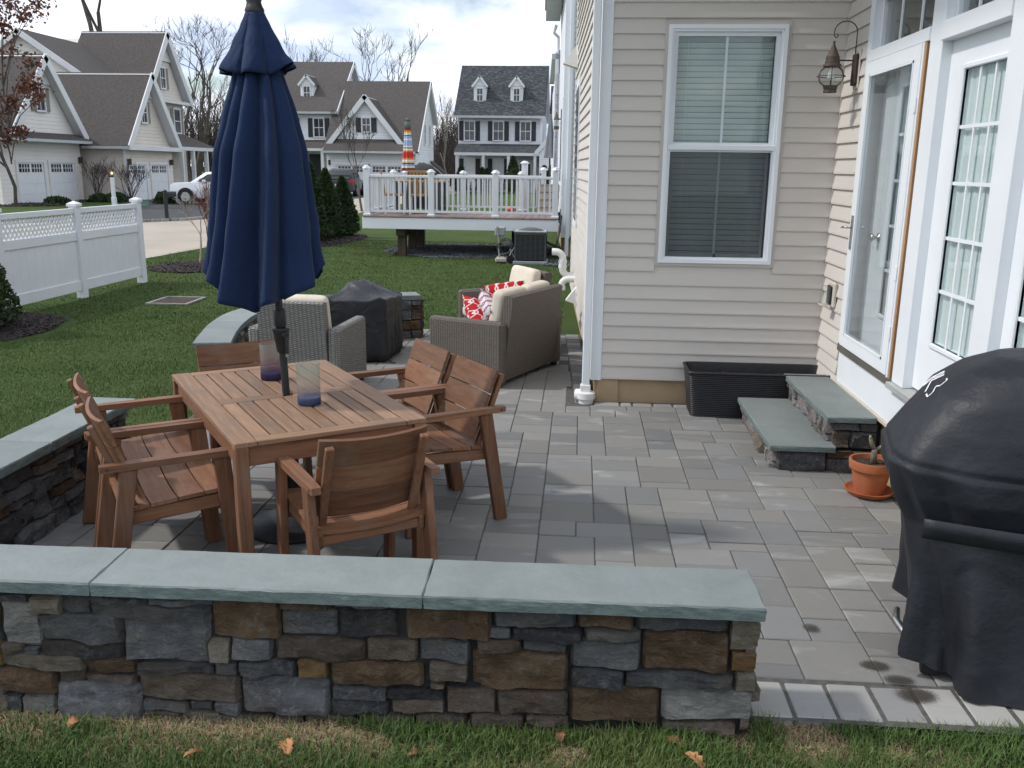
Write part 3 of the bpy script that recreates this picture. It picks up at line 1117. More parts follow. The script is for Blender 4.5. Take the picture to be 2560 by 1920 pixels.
STONES = [(-2.011, -1.9, 0.388, 0.422, 'd'), (-2.025, -1.882, 0.197, 0.392, 'l'), (-1.9, -1.789, 0.346, 0.416, 't'), (-1.795, -1.681, 0.35, 0.414, 'd'), (-1.69, -1.476, 0.385, 0.417, 'd'), (-1.48, -1.245, 0.391, 0.423, 'g'), (-1.697, -1.252, 0.326, 0.396, 'g'), (-1.884, -1.58, 0.224, 0.351, 'g'), (-1.894, -1.588, 0.168, 0.233, 'k'), (-1.583, -1.263, 0.163, 0.338, 'g'), (-1.256, -1.009, 0.271, 0.426, 'b'), (-1.009, -0.825, 0.395, 0.428, 'b'), (-1.008, -0.806, 0.288, 0.393, 'g'), (-0.816, -0.592, 0.402, 0.43, 'g'), (-0.804, -0.59, 0.289, 0.401, 'k'), (-1.266, -1.195, 0.183, 0.264, 't'), (-1.194, -1.039, 0.193, 0.276, 'g'), (-1.038, -0.706, 0.201, 0.284, 'n'), (-2.037, -1.953, 0.173, 0.215, 'n'), (-2.044, -1.727, 0.121, 0.179, 't'), (-1.953, -1.895, 0.178, 0.202, 'g'), (-1.729, -1.543, 0.108, 0.174, 'b'), (-1.54, -1.257, 0.126, 0.162, 'd'), (-1.256, -1.17, 0.122, 0.177, 'g'), (-1.168, -0.957, 0.128, 0.191, 'd'), (-0.956, -0.844, 0.13, 0.199, 'o'), (-0.838, -0.504, 0.108, 0.202, 'b'), (-2.054, -1.842, 0.012, 0.116, 'b'), (-1.836, -1.733, 0.069, 0.122, 'n'), (-1.734, -1.544, 0.076, 0.105, 'n'), (-1.856, -1.537, -0.092, 0.072, 'G'), (-2.066, -1.981, -0.067, 0.007, 'd'), (-1.981, -1.86, -0.069, 0.007, 'l'), (-1.544, -1.167, 0.016, 0.125, 'n'), (-1.167, -0.843, -0.026, 0.125, 'G'), (-1.535, -1.357, -0.032, 0.009, 'g'), (-1.356, -1.273, -0.024, 0.015, 'g'), (-1.27, -1.17, -0.035, 0.017, 'g'), (-1.534, -1.393, -0.089, -0.037, 't'), (-1.392, -1.249, -0.085, -0.03, 't'), (-1.246, -1.054, -0.087, -0.036, 'n'), (-1.051, -0.943, -0.083, -0.031, 'n'), (-0.941, -0.751, -0.078, -0.022, 't'), (-0.747, -0.6, -0.069, -0.013, 'n'), (-0.835, -0.635, 0.05, 0.102, 'd'), (-0.848, -0.633, -0.012, 0.048, 'd'), (-0.566, -0.263, 0.299, 0.432, 'b'), (-0.262, 0.026, 0.361, 0.433, 'g'), (0.028, 0.225, 0.366, 0.432, 'b'), (0.227, 0.547, 0.364, 0.433, 'g'), (0.552, 0.65, 0.295, 0.427, 't'), (-0.286, -0.198, 0.316, 0.352, 'g'), (-0.195, 0.049, 0.316, 0.36, 'k'), (0.051, 0.249, 0.323, 0.365, 'g'), (-0.707, -0.524, 0.207, 0.29, 'n'), (-0.522, -0.337, 0.208, 0.294, 'g'), (-0.319, -0.162, 0.264, 0.312, 'n'), (-0.159, -0.001, 0.27, 0.313, 'g'), (-0.336, 0.004, 0.116, 0.265, 'b'), (0.004, 0.252, 0.213, 0.319, 'g'), (0.255, 0.554, 0.207, 0.361, 'b'), (0.561, 0.649, 0.215, 0.291, 'o'), (-0.489, -0.348, 0.135, 0.206, 'n'), (-0.486, -0.429, 0.106, 0.13, 't'), (-0.427, -0.301, 0.114, 0.135, 'k'), (-0.64, -0.431, 0.063, 0.102, 'k'), (-0.625, -0.431, 0.002, 0.06, 'n'), (-0.426, -0.249, 0.009, 0.112, 'n'), (-0.246, 0.007, 0.022, 0.113, 'n'), (0.009, 0.2, 0.138, 0.209, 'd'), (0.203, 0.573, 0.144, 0.203, 'g'), (0.578, 0.649, 0.138, 0.212, 't'), (0.01, 0.326, -0.004, 0.138, 'b'), (0.328, 0.644, 0.024, 0.144, 'l'), (-0.645, -0.538, -0.06, -0.008, 'n'), (-0.536, -0.346, -0.046, 0.003, 'n'), (-0.344, -0.148, -0.036, 0.011, 'n'), (-0.146, 0.009, -0.027, 0.02, 'n'), (0.333, 0.592, -0.009, 0.019, 'n')]

near_wall = thing('seat_wall', 'low L-shaped stone seat wall with pale bluestone cap across the foreground', 'wall')


def wy(x):                                     # stone face of the front run
    return 2.815 + 0.02 * (x - 0.65)


# mortar core
mb = MB()
mb.prism([(0.62, 2.85, -0.15), (-2.3, 2.78, -0.15), (-2.3, 3.0, -0.15), (0.62, 3.055, -0.15)], (0, 0, 0.585))
mb.prism([(-2.3, 2.78, -0.15), (-2.70, 2.86, -0.15), (-2.93, 3.1, -0.15), (-2.97, 3.5, -0.15), (-2.97, 5.10, -0.15), (-2.775, 5.10, -0.15), (-2.775, 3.4, -0.15), (-2.66, 3.12, -0.15), (-2.45, 3.02, -0.15), (-2.3, 3.0, -0.15)], (0, 0, 0.585))
mb.build('wall_core', 'core_mortar', near_wall)
for k, (x0, x1, z0, z1, c) in enumerate(STONES):
    g = 0.0032
    end = x1 > 0.635
    w, h = x1 - x0 - 2 * g, z1 - z0 - 2 * g
    d = random.Random(k).uniform(0.028, 0.046) if not end else 0.04
    t = stone(w, h, d, k)
    o = t.build('stone', 'stone_' + c, near_wall, smooth=True, auto=16, loc=(x0 + g, wy((x0 + x1) / 2) + 0.035, z0 + g))
    o.rotation_euler = (0, 0, 0.02)
# the front run goes on to the left, out of the picture
rs = random.Random(21)


def pack_stones(W_, H_, rnd, u=0.055, wmin=2, wmax=6, hmax=4):
    nx, ny = int(round(W_ / u)), int(round(H_ / u))
    ux, uz = W_ / nx, H_ / ny
    g_ = np.zeros((ny, nx), int)
    out = []
    for j in range(ny):
        i = 0
        while i < nx:
            if g_[j, i]:
                i += 1; continue
            run = 0
            while i + run < nx and not g_[j, i + run]:
                run += 1
            ch = [w for w in range(wmin, wmax + 1) if w <= run and run - w != 1] or [run]
            w = rnd.choice(ch)
            h = min(ny - j, rnd.choice([1, 1, 2, 2, 3, hmax] if w > 2 else [1, 2, 2, 3]))
            if w <= 3: h = min(h, 2)
            g_[j:j + h, i:i + w] = 1
            out.append((i * ux, j * uz, w * ux, h * uz))
            i += w
    return out


CL = 'gggGddknnbbbtto'


def stone_run(parent, p, q, zb, zt, seed, classes=CL, hide=None):
    """stones on the face from p to q (seen from the right-hand side of p->q)"""
    p = Vector(p); q = Vector(q)
    L = (q - p).length
    a = math.atan2((q - p).y, (q - p).x)
    rn = random.Random(seed)
    for k, (x, z, w, h) in enumerate(pack_stones(L, zt - zb, rn)):
        g = 0.003
        t = stone(w - 2 * g, h - 2 * g, rn.uniform(0.028, 0.05), seed * 100 + k)
        o = t.build('stone', 'stone_' + rn.choice(classes), parent, smooth=True, auto=18)
        pt = p + (q - p) * ((x + g) / L)
        o.location = (pt.x, pt.y, zb + z + g)
        o.rotation_euler = (0, 0, a)


stone_run(near_wall, (-2.66, 2.79), (-2.03, 2.795), -0.10, 0.435, 51)
# inner face of the left run (seen from the patio side) and the inside of the corner
stone_run(near_wall, (-2.79, 3.40), (-2.79, 5.11), -0.02, 0.435, 52)
stone_run(near_wall, (-2.42, 3.015), (-2.66, 3.10), -0.02, 0.435, 53)
stone_run(near_wall, (-2.66, 3.10), (-2.79, 3.40), -0.02, 0.435, 54)
stone_run(near_wall, (-2.78, 5.09), (-2.97, 5.09), -0.05, 0.435, 55)
stone_run(near_wall, (0.61, 2.83), (0.61, 3.05), -0.02, 0.435, 56)


def cap_piece(poly, z0, z1, name, parent, seed, edge=True):
    """flagstone slab: outline with slightly chipped edges"""
    r = random.Random(seed)
    out = []
    n = len(poly)
    for i in range(n):
        a = Vector(poly[i]); c = Vector(poly[(i + 1) % n])
        L = (c - a).length
        k = max(1, int(L / 0.045))
        d = (c - a).normalized()
        nn = Vector((d.y, -d.x))
        for j in range(k):
            t = j / k
            jit = r.uniform(-.0022, .0022) if j else 0
            out.append(a + (c - a) * t + nn * jit)
    m = len(out)
    ctr = sum(out, Vector((0, 0))) / m
    mb = MB()
    ch = 0.004
    top = [p + (ctr - p).normalized() * (ch + r.uniform(0, 0.003)) for p in out]
    V = [(p.x, p.y, z1) for p in top] + [(p.x, p.y, z1 - 0.005 - r.uniform(0, .004)) for p in out]
    F = [tuple(range(m))]
    for i in range(m):
        j = (i + 1) % m
        F.append((i, m + i, m + j, j))
    mb.add(V, F)
    o = mb.build(name, 'bluestone', parent, smooth=False)
    e = MB()
    V = [(p.x, p.y, v[2]) for p, v in zip(out, V[m:])] + [(p.x + r.uniform(-.002, .002), p.y + r.uniform(-.002, .002), (z0 + z1) / 2) for p in out] + [(p.x + (ctr - p).normalized().x * .003, p.y + (ctr - p).normalized().y * .003, z0) for p in out]
    F = []
    for lv in (0, 1):
        for i in range(m):
            j = (i + 1) % m
            F.append((lv * m + i, (lv + 1) * m + i, (lv + 1) * m + j, lv * m + j))
    F.append(tuple(2 * m + i for i in reversed(range(m))))
    e.add(V, F)
    eo = e.build('slab_edge', 'bluestone_edge', o)
    for ob in (o, eo):
        nm = ob.data.polygons[0].normal
    if o.data.polygons[0].normal.z < 0:
        o.data.flip_normals()
    return o


def cap_front(x):
    return 2.772 + 0.02 * (x - 0.65)


ZC0, ZC1 = 0.438, 0.487
for k, (xa, xb) in enumerate([(-0.4955, 0.655), (-1.656, -0.4970), (-2.35, -1.6575)]):
    sk = 0.012 if k else 0
    cap_piece([(xa + 0.0, cap_front(xa)), (xb, cap_front(xb)), (xb - 0.008, cap_front(xb) + 0.296), (xa - 0.008, cap_front(xa) + 0.290)], ZC0, ZC1, 'cap_stone', near_wall, 70 + k)
# rounded corner slab
oc = []
for i in range(9):
    a = -PI / 2 - i * PI / 2 / 8
    oc.append((-2.353 + 0.64 * math.cos(a), 3.355 + 0.645 * math.sin(a)))
ic = []
for i in range(9):
    a = -PI - (-i) * PI / 2 / 8
    ic.append((-2.353 + 0.345 * math.cos(a), 3.355 + 0.355 * math.sin(a)))
cap_piece(oc + ic, ZC0, ZC1, 'cap_stone', near_wall, 75)
cap_piece([(-2.993, 3.36), (-2.697, 3.36), (-2.697, 4.236), (-2.993, 4.236)], ZC0, ZC1, 'cap_stone', near_wall, 76)
cap_piece([(-2.993, 4.239), (-2.697, 4.239), (-2.70, 5.155), (-3.0, 5.155)], ZC0, ZC1 + 0.001, 'cap_stone', near_wall, 77)

# the far wall curves round the lounge corner
far_wall = thing('seat_wall', 'curved stone seat wall with bluestone cap behind the wicker lounge seats', 'wall')


def offs(pts, d):
    out = []
    for i, p in enumerate(pts):
        a = pts[max(0, i - 1)]; c = pts[min(len(pts) - 1, i + 1)]
        t = (c - a).normalized()
        out.append(p + Vector((t.y, -t.x)) * d)       # right-hand side of travel
    return out


inn = offs(FW, 0.105)
outr = offs(FW, -0.105)
mb = MB()
mb.prism([(p.x, p.y, -0.1) for p in inn] + [(p.x, p.y, -0.1) for p in reversed(outr)], (0, 0, 0.535))
mb.build('wall_core', 'core_mortar', far_wall)
inn2 = offs(FW, 0.11)
for k in range(10):
    a, c = inn2[k * 6], inn2[(k + 1) * 6]
    stone_run(far_wall, (a.x, a.y), (c.x, c.y), -0.02, 0.435, 210 + k, 'ggdnnbbt')
stone_run(far_wall, (inn2[-1].x - 0.0, inn2[-1].y), (outr[-1].x, outr[-1].y), -0.02, 0.435, 230, 'nnbdb')
stone_run(far_wall, (outr[0].x, outr[0].y), (inn2[0].x, inn2[0].y), -0.03, 0.435, 231, 'nnbdg')
ie = offs(FW, 0.150)
oe = offs(FW, -0.150)
cuts = [0, 17, 34, 48, 60]
for k in range(4):
    a, c = cuts[k], cuts[k + 1]
    pl_ = [ie[i] for i in range(a, c + 1)] + [oe[i] for i in range(c, a - 1, -1)]
    tin = (pl_[1] - pl_[0]).normalized() * 0.0015
    cap_piece([(p.x, p.y) for p in pl_], ZC0, ZC1 + 0.0005 * k, 'cap_stone', far_wall, 80 + k)
# ------------------------------------------------------------------ the house on the right
house = thing('house', 'beige vinyl-sided house with white trim, window and glazed patio doors', 'house')
WY = 7.33          # face of the window wall
DX = 1.962         # face of the door wall
C0, CH = 0.195, 0.1128


def board(parent, p, q, nrm, z0, z1, m='siding_beige', lip=0.021):
    """one lap of siding from p to q on a wall with outward normal nrm"""
    p = Vector((p[0], p[1], 0)); q = Vector((q[0], q[1], 0)); n = Vector((nrm[0], nrm[1], 0))
    mid = (p + q) / 2
    V = []
    for e in (p - mid, q - mid):
        for (o_, z) in ((lip, 0.0), (0.0, 0.0), (0.0, z1 - z0), (0.003, z1 - z0), (lip, 0.012)):
            V.append(e + n * o_ + Vector((0, 0, z)))
    F = [(0, 1, 2, 3, 4), (9, 8, 7, 6, 5), (0, 5, 6, 1), (2, 7, 8, 3), (3, 8, 9, 4), (4, 9, 5, 0)]
    if (q - p).cross(n).z > 0:
        F = [f[::-1] for f in F]
    o = MB().add(V, F).build('siding_board', m, parent, loc=(mid.x, mid.y, z0))
    return o


NC = 44
ww = MB().box(0.13, 1.962, WY + 0.0, WY + 0.2, C0, C0 + NC * CH).build('window_wall', 'taupe_frame', house)
# the wall behind the window is open: rebuilt as four blocks round the opening
bpy.data.objects.remove(ww)
mb = MB()
wx0, wx1, wz0, wz1 = 0.64, 1.50, 1.18, 2.95
mb.box(0.15, wx0, WY, WY + 0.16, C0, C0 + NC * CH).box(wx1, 1.98, WY, WY + 0.16, C0, C0 + NC * CH)
mb.box(wx0, wx1, WY, WY + 0.16, C0, wz0).box(wx0, wx1, WY, WY + 0.16, wz1, C0 + NC * CH)
ww = mb.build('window_wall', 'siding_beige', house)
for k in range(NC):
    z0 = C0 + k * CH
    z1 = z0 + CH + 0.004
    zm = z0 + CH / 2
    if z0 > 1.140 - 0.06 and z0 < 2.96:
        board(ww, (0.205, WY), (0.60, WY), (0, -1), z0, z1)
        board(ww, (1.538, WY), (1.944, WY), (0, -1), z0, z1)
    else:
        board(ww, (0.205, WY), (1.944, WY), (0, -1), z0, z1)
MB().box(0.15, 1.98, WY + 0.03, WY + 0.2, -0.1, C0 - 0.003).build('foundation', 'foundation_concrete', house)
# inside corner strip and door wall
dw = MB().box(DX + 0.004, DX + 0.18, 6.74, WY, 0.32, C0 + NC * CH).box(DX + 0.004, DX + 0.18, 3.92, 6.74, 3.07, C0 + NC * CH).box(DX + 0.004, DX + 0.18, 3.92, 3.96, 0.0, 3.07).build('door_wall', 'siding_beige', house)
for k in range(1, NC):
    z0 = C0 + k * CH - 0.006
    z1 = z0 + CH + 0.004
    if z0 < 3.02:
        board(dw, (DX, 7.298), (DX, 6.745), (-1, 0), z0, z1)
    else:
        board(dw, (DX, 7.298), (DX, 3.93), (-1, 0), z0, z1)
MB().box(1.944, DX - 0.001, 7.298, WY - 0.001, 0.2, C0 + NC * CH).build('corner_strip', 'taupe_frame', house)
MB().box(DX + 0.03, DX + 0.2, 3.92, WY + 0.0, -0.1, 0.34).build('foundation', 'foundation_concrete', house)
# outer corner board (two faces) and side wall running away
SD = Vector((-0.0435, 1.0, 0)).normalized()
SN = Vector((-1, -0.0435, 0)).normalized()
S0 = Vector((0.150, WY, 0))
mb = MB()
mb.prism([(0.204, WY - 0.022, C0 - 0.012), (0.118, WY - 0.022, C0 - 0.012), (0.112, WY + 0.085, C0 - 0.012), (0.150, WY + 0.085, C0 - 0.012), (0.150, WY, C0 - 0.012), (0.204, WY, C0 - 0.012)], (0, 0, NC * CH))
mb.build('corner_board', 'white_trim', house)
SL = 6.1
e0 = S0 + SD * 0.085
e1 = S0 + SD * SL
mb = MB()
back = -SN * 0.16
for (za, zb) in ((C0, C0 + NC * CH),):
    mb.prism([tuple(S0 + SD * 0.0 + Vector((0, 0, za)) + back * 0.05), tuple(e1 + Vector((0, 0, za)) + back * 0.05), tuple(e1 + back + Vector((0, 0, za))), tuple(S0 + back + Vector((0, 0, za)))], (0, 0, zb - za))
sw = mb.build('side_wall', 'siding_beige', house)
for k in range(NC):
    z0 = C0 + k * CH
    board(sw, (e0.x, e0.y), (e1.x, e1.y), (SN.x, SN.y), z0, z0 + CH + 0.004)
mb = MB()
mb.prism([tuple(S0 - SN * 0.03 + Vector((0, 0, -0.1))), tuple(e1 - SN * 0.03 + Vector((0, 0, -0.1))), tuple(e1 - SN * 0.2 + Vector((0, 0, -0.1))), tuple(S0 - SN * 0.2 + Vector((0, 0, -0.1)))], (0, 0, C0 + 0.097))
mb.build('foundation', 'foundation_concrete', house)
# rest of the block, out of sight: rear, roof and upper wall
mb = MB()
zt = C0 + NC * CH
mb.prism([(0.33, WY + 0.2, 0), (e1.x + 0.2, e1.y, 0), (9.0, e1.y, 0), (9.0, 3.95, 0), (DX + 0.9, 3.95, 0), (DX + 0.9, WY + 0.9, 0), (0.33, WY + 0.9, 0)], (0, 0, zt))
mb.build('house_core', 'siding_beige', house)
mb = MB()
mb.prism([(-0.35, 3.4, zt), (-0.35, e1.y + 0.3, zt), (9.4, e1.y + 0.3, zt), (9.4, 3.4, zt)], (0, 0, 0.2))
mb.prism([(-0.35, 3.4, zt + 0.2), (9.4, 3.4, zt + 0.2), (4.5, 3.4, zt + 3.2)], (0, e1.y - 3.1, 0))
mb.build('roof', 'roof_brown', house)

# ---- window
def ring(mb, x0, x1, z0, z1, t, y0, y1, tb=None):
    tb = t if tb is None else tb
    mb.box(x0, x0 + t, y0, y1, z0, z1).box(x1 - t, x1, y0, y1, z0, z1)
    mb.box(x0 + t, x1 - t, y0, y1, z1 - t, z1).box(x0 + t, x1 - t, y0, y1, z0, z0 + tb)
    return mb


win = ring(MB(), 0.598, 1.541, 1.145, 2.992, 0.026, WY - 0.024, WY + 0.02).build('window', 'taupe_frame', house)
ring(MB(), 0.624, 1.515, 1.171, 2.966, 0.030, WY - 0.040, WY + 0.05).build('frame', 'white_trim', win)
ring(MB(), 0.654, 1.485, 1.201, 2.936, 0.018, WY - 0.028, WY + 0.06).build('frame', 'white_trim', win)
ring(MB(), 0.672, 1.467, 2.075, 2.918, 0.030, WY + 0.004, WY + 0.04, 0.03).build('upper_sash', 'white_trim', win)
ring(MB(), 0.690, 1.449, 1.222, 2.062, 0.020, WY + 0.035, WY + 0.06).build('lower_sash', 'sill_grey', win)
MB().cbox(0.655, 1.484, WY - 0.034, WY + 0.03, 2.046, 2.088, 0.004).build('meeting_rail', 'white_trim', win)
MB().box(0.702, 1.437, WY + 0.018, WY + 0.022, 2.10, 2.89).build('pane', 'pane_glass', win)
MB().box(0.709, 1.430, WY + 0.045, WY + 0.049, 1.24, 2.04).build('pane', 'pane_glass', win)
MB().box(1.064, 1.082, WY + 0.024, WY + 0.034, 2.10, 2.89).build('muntin', 'white_trim', win)
MB().box(1.064, 1.082, WY + 0.051, WY + 0.061, 1.24, 2.045).build('muntin', 'white_trim', win)
ring(MB(), 0.672, 1.467, 1.206, 2.044, 0.010, WY - 0.010, WY - 0.002).build('screen_frame', 'white_trim', win)
MB().box(0.682, 1.457, WY - 0.006, WY - 0.0055, 1.216, 2.036).build('insect_screen', 'insect_screen', win)
MB().box(1.060, 1.078, WY - 0.016, WY - 0.007, 1.218, 1.245).build('screen_tab', 'black_metal', win)
bl_me = MB().obox((0, 0, 0), ((1, 0, 0), (0, 0.34, -0.94), (0, 0.94, 0.34)), (0.372, 0.0205, 0.0012)).mesh('blind_slat')
bl_me.materials.append(M['blind'])
for k in range(39):
    inst('blind_slat', bl_me, win, (1.0695, WY + 0.105, 1.235 + k * 0.0432))
for xx in (0.79, 1.35):
    MB().tube([(xx, WY + 0.088, 1.24), (xx, WY + 0.088, 2.9)], 0.0012, 4).build('blind_cord', 'white_trim', win)
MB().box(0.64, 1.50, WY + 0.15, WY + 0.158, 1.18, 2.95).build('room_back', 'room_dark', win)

# ---- glazed doors and transoms on the door wall (x = DX), y runs towards the viewer
doors = MB()
FZ = 3.045


def bx(x0, x1, y0, y1, z0, z1, name, m, parent, ch=0.003):
    if min(x1 - x0, y1 - y0, z1 - z0) < 3 * ch:
        ch = min(x1 - x0, y1 - y0, z1 - z0) / 4
    return MB().cbox(x0, x1, y0, y1, z0, z1, ch).build(name, m, parent)


X0 = DX - 0.022
# casings and posts: doors and transoms are set back between them
unit = bx(X0, DX + 0.10, 6.655, 6.738, 0.66, FZ, 'door_surround', 'white_trim', house)
bx(X0, DX + 0.10, 5.36, 5.545, 0.645, FZ, 'post', 'white_trim', unit)
bx(X0, DX + 0.10, 4.335, 4.535, 0.645, FZ, 'post', 'white_trim', unit)
bx(X0, DX + 0.10, 3.80, 3.97, 0.645, FZ, 'post', 'white_trim', unit)
bx(X0 - 0.008, DX + 0.10, 3.965, 6.745, FZ + 0.001, FZ + 0.085, 'head_casing', 'white_trim', unit)
bx(X0 - 0.012, DX + 0.08, 5.546, 6.654, 2.625, 2.70, 'transom_bar', 'white_trim', unit)
bx(X0 - 0.012, DX + 0.08, 4.536, 5.359, 2.60, 2.70, 'transom_bar', 'white_trim', unit)
bx(X0 - 0.012, DX + 0.08, 3.971, 4.334, 2.60, 2.70, 'transom_bar', 'white_trim', unit)
for (ya, yb, nm) in ((5.546, 6.654, 2), (4.536, 5.359, 2), (3.971, 4.334, 0)):
    t = MB()
    xa, xb = DX + 0.03, DX + 0.075
    t.box(xa, xb, ya, ya + 0.035, 2.702, FZ - 0.002).box(xa, xb, yb - 0.035, yb, 2.702, FZ - 0.002)
    t.box(xa, xb, ya + 0.035, yb - 0.035, 2.702, 2.725).box(xa, xb, ya + 0.035, yb - 0.035, FZ - 0.03, FZ - 0.002)
    tr_ = t.build('transom', 'white_trim', house)
    MB().box(DX + 0.052, DX + 0.056, ya + 0.035, yb - 0.035, 2.725, FZ - 0.03).build('pane', 'pane_glass', tr_)
    for i in range(nm):
        yy = ya + (yb - ya) * (i + 1) / (nm + 1)
        MB().box(DX + 0.040, DX + 0.0505, yy - 0.010, yy + 0.010, 2.725, FZ - 0.03).build('muntin', 'white_trim', tr_)
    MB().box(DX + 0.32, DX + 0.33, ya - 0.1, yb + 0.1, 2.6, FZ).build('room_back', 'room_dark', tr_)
# white skirt board under the doors, sweep and sills
bx(DX - 0.010, DX + 0.1, 3.95, 6.735, 0.372, 0.605, 'skirt_board', 'white_trim', unit)
bx(DX - 0.024, DX + 0.05, 4.2, 6.735, 0.345, 0.372, 'ledger_strip', 'tan_plastic', unit)
bx(DX - 0.030, DX + 0.1, 5.55, 6.728, 0.606, 0.655, 'door_sweep', 'brown_sweep', unit)
bx(DX - 0.055, DX + 0.1, 3.95, 5.548, 0.606, 0.643, 'door_sill', 'sill_grey', unit)


def lite_door(name, ya, yb, xf, ga, gb, gz0, gz1, cols, rows, parent, zb=0.66, zt=2.60, back='room_pale'):
    """door leaf with a divided glass light, outer face at x = xf"""
    t = MB()
    xb = xf + 0.045
    t.box(xf, xb, ya, ga, zb, zt).box(xf, xb, gb, yb, zb, zt).box(xf, xb, ga, gb, zb, gz0).box(xf, xb, ga, gb, gz1, zt)
    d = t.build(name, 'white_trim', parent)
    m_ = MB()
    e = 0.028
    for (a, c, z0, z1) in ((ga - e, ga, gz0 - e, gz1 + e), (gb, gb + e, gz0 - e, gz1 + e), (ga, gb, gz0 - e, gz0), (ga, gb, gz1, gz1 + e)):
        m_.cbox(xf - 0.014, xf + 0.02, a, c, z0, z1, 0.005)
    m_.build('light_frame', 'white_trim', d)
    MB().box(xf + 0.012, xf + 0.016, ga, gb, gz0, gz1).build('pane', 'pane_glass', d)
    for i in range(1, cols):
        y = ga + (gb - ga) * i / cols
        MB().box(xf + 0.002, xf + 0.0105, y - 0.009, y + 0.009, gz0, gz1).build('muntin', 'white_trim', d)
    for j in range(1, rows):
        z = gz0 + (gz1 - gz0) * j / rows
        MB().box(xf + 0.0015, xf + 0.011, ga, gb, z - 0.009, z + 0.009).build('muntin', 'white_trim', d)
    MB().box(xf + 0.13, xf + 0.14, ga - 0.1, gb + 0.1, gz0 - 0.1, gz1 + 0.1).build('room_back', back, d)
    # pale rippled sheet added behind the glass to lighten the panes
    cu = MB()
    a, c = ga - 0.02, gb + 0.02
    cu.grid(lambda u_, v_: (xf + 0.034 + 0.0025 * math.sin(u_ * 30) + 0.001 * math.sin(u_ * 71), a + (c - a) * u_, gz0 - 0.05 + (gz1 - gz0 + 0.1) * v_), 60, 2)
    cu.build('pane_backing', 'room_pale', d)
    return d


lite_door('door', 4.536, 5.359, DX + 0.035, 4.60, 5.135, 0.965, 2.43, 3, 5, house)
lite_door('door', 3.971, 4.334, DX + 0.035, 4.02, 4.20, 0.965, 2.43, 1, 5, house)
inner = lite_door('entry_door', 5.58, 6.62, DX + 0.085, 5.72, 6.22, 0.965, 2.43, 3, 5, house)
MB().lathe([(0.032, 0), (0.032, 0.006), (0.012, 0.01), (0.012, 0.03), (0.026, 0.04), (0.028, 0.055), (0.0, 0.062)], 16).xf(Matrix.Translation((DX + 0.085, 6.40, 1.46)) @ Matrix.Rotation(-PI / 2, 4, 'Y')).build('lock', 'steel', inner, smooth=True)
# storm door
ya, yb, za, zb = 5.625, 6.645, 0.662, 2.622
xa = X0 - 0.018
t = MB()
t.cbox(xa, xa + 0.032, yb - 0.085, yb, za, zb, 0.004).cbox(xa, xa + 0.032, ya, ya + 0.095, za, zb, 0.004)
t.cbox(xa, xa + 0.032, ya + 0.095, yb - 0.085, za, za + 0.085, 0.004).cbox(xa, xa + 0.032, ya + 0.095, yb - 0.085, zb - 0.085, zb, 0.004)
sd = t.build('storm_door', 'white_trim', house)
g0, g1, h0, h1 = ya + 0.095, yb - 0.085, za + 0.085, zb - 0.085
MB().box(xa + 0.014, xa + 0.018, g0, g1, h0, h1).build('pane', 'clear_glass', sd)
t = MB()
for (a, c, z0, z1) in ((g0, g0 + 0.012, h0, h1), (g1 - 0.012, g1, h0, h1), (g0, g1, h0, h0 + 0.012), (g0, g1, h1 - 0.012, h1)):
    t.box(xa - 0.004, xa + 0.012, a, c, z0, z1)
t.build('glazing_bead', 'white_trim', sd)
bx(X0 - 0.012, X0 + 0.05, 5.600, 5.622, za - 0.01, zb + 0.01, 'hinge_rail', 'white_trim', sd)
bx(X0 - 0.006, X0 + 0.04, 5.576, 5.5985, za - 0.012, zb + 0.01, 'bare_wood_strip', 'bare_wood_strip', unit)
t = MB().cbox(xa - 0.010, xa - 0.0005, yb - 0.058, yb - 0.024, 1.36, 1.60, 0.003)
hd = t.build('handle_plate', 'steel', sd)
MB().tube([(xa - 0.008, yb - 0.04, 1.515), (xa - 0.045, yb - 0.04, 1.515), (xa - 0.052, yb - 0.005, 1.515), (xa - 0.052, yb + 0.045, 1.508)], [0.009, 0.009, 0.009, 0.006], 10).build('handle', 'steel', hd, smooth=True)
for zz_ in (0.93, 1.30, 2.28):
    MB().cbox(xa - 0.004, xa + 0.004, 5.612, 5.640, zz_ - 0.045, zz_ + 0.045, 0.002).build('hinge', 'white_trim', sd)

# ---- downspout, drain, vents on the house
t = MB()
t.cbox(0.048, 0.112, WY - 0.075, WY - 0.025, 0.13, C0 + NC * CH, 0.006)
ds = t.build('downspout', 'white_trim', house)
MB().cbox(0.036, 0.122, WY - 0.088, WY - 0.012, 0.085, 0.15, 0.006).build('adapter', 'pvc', ds)
MB().lathe([(0.062, -0.01), (0.064, 0.03), (0.078, 0.035), (0.078, 0.085), (0.05, 0.092), (0, 0.092)], 24, (0.085, WY - 0.055, 0.0)).build('drain_pipe', 'pvc', ds, smooth=True, auto=40)
MB().tube([(0.085, WY - 0.055, 0.055), (0.00, WY - 0.03, 0.055)], [0.055, 0.05], 16).build('drain_branch', 'pvc', ds, smooth=True, auto=40)
# corner board of the side wall's far end
q = e1
MB().prism([tuple(e1 + SN * 0.022 - SD * 0.08 + Vector((0, 0, C0))), tuple(e1 + SN * 0.022 + Vector((0, 0, C0))), tuple(e1 - SN * 0.1 + Vector((0, 0, C0))), tuple(e1 - SN * 0.1 - SD * 0.08 + Vector((0, 0, C0)))], (0, 0, NC * CH)).build('corner_board', 'white_trim', house)
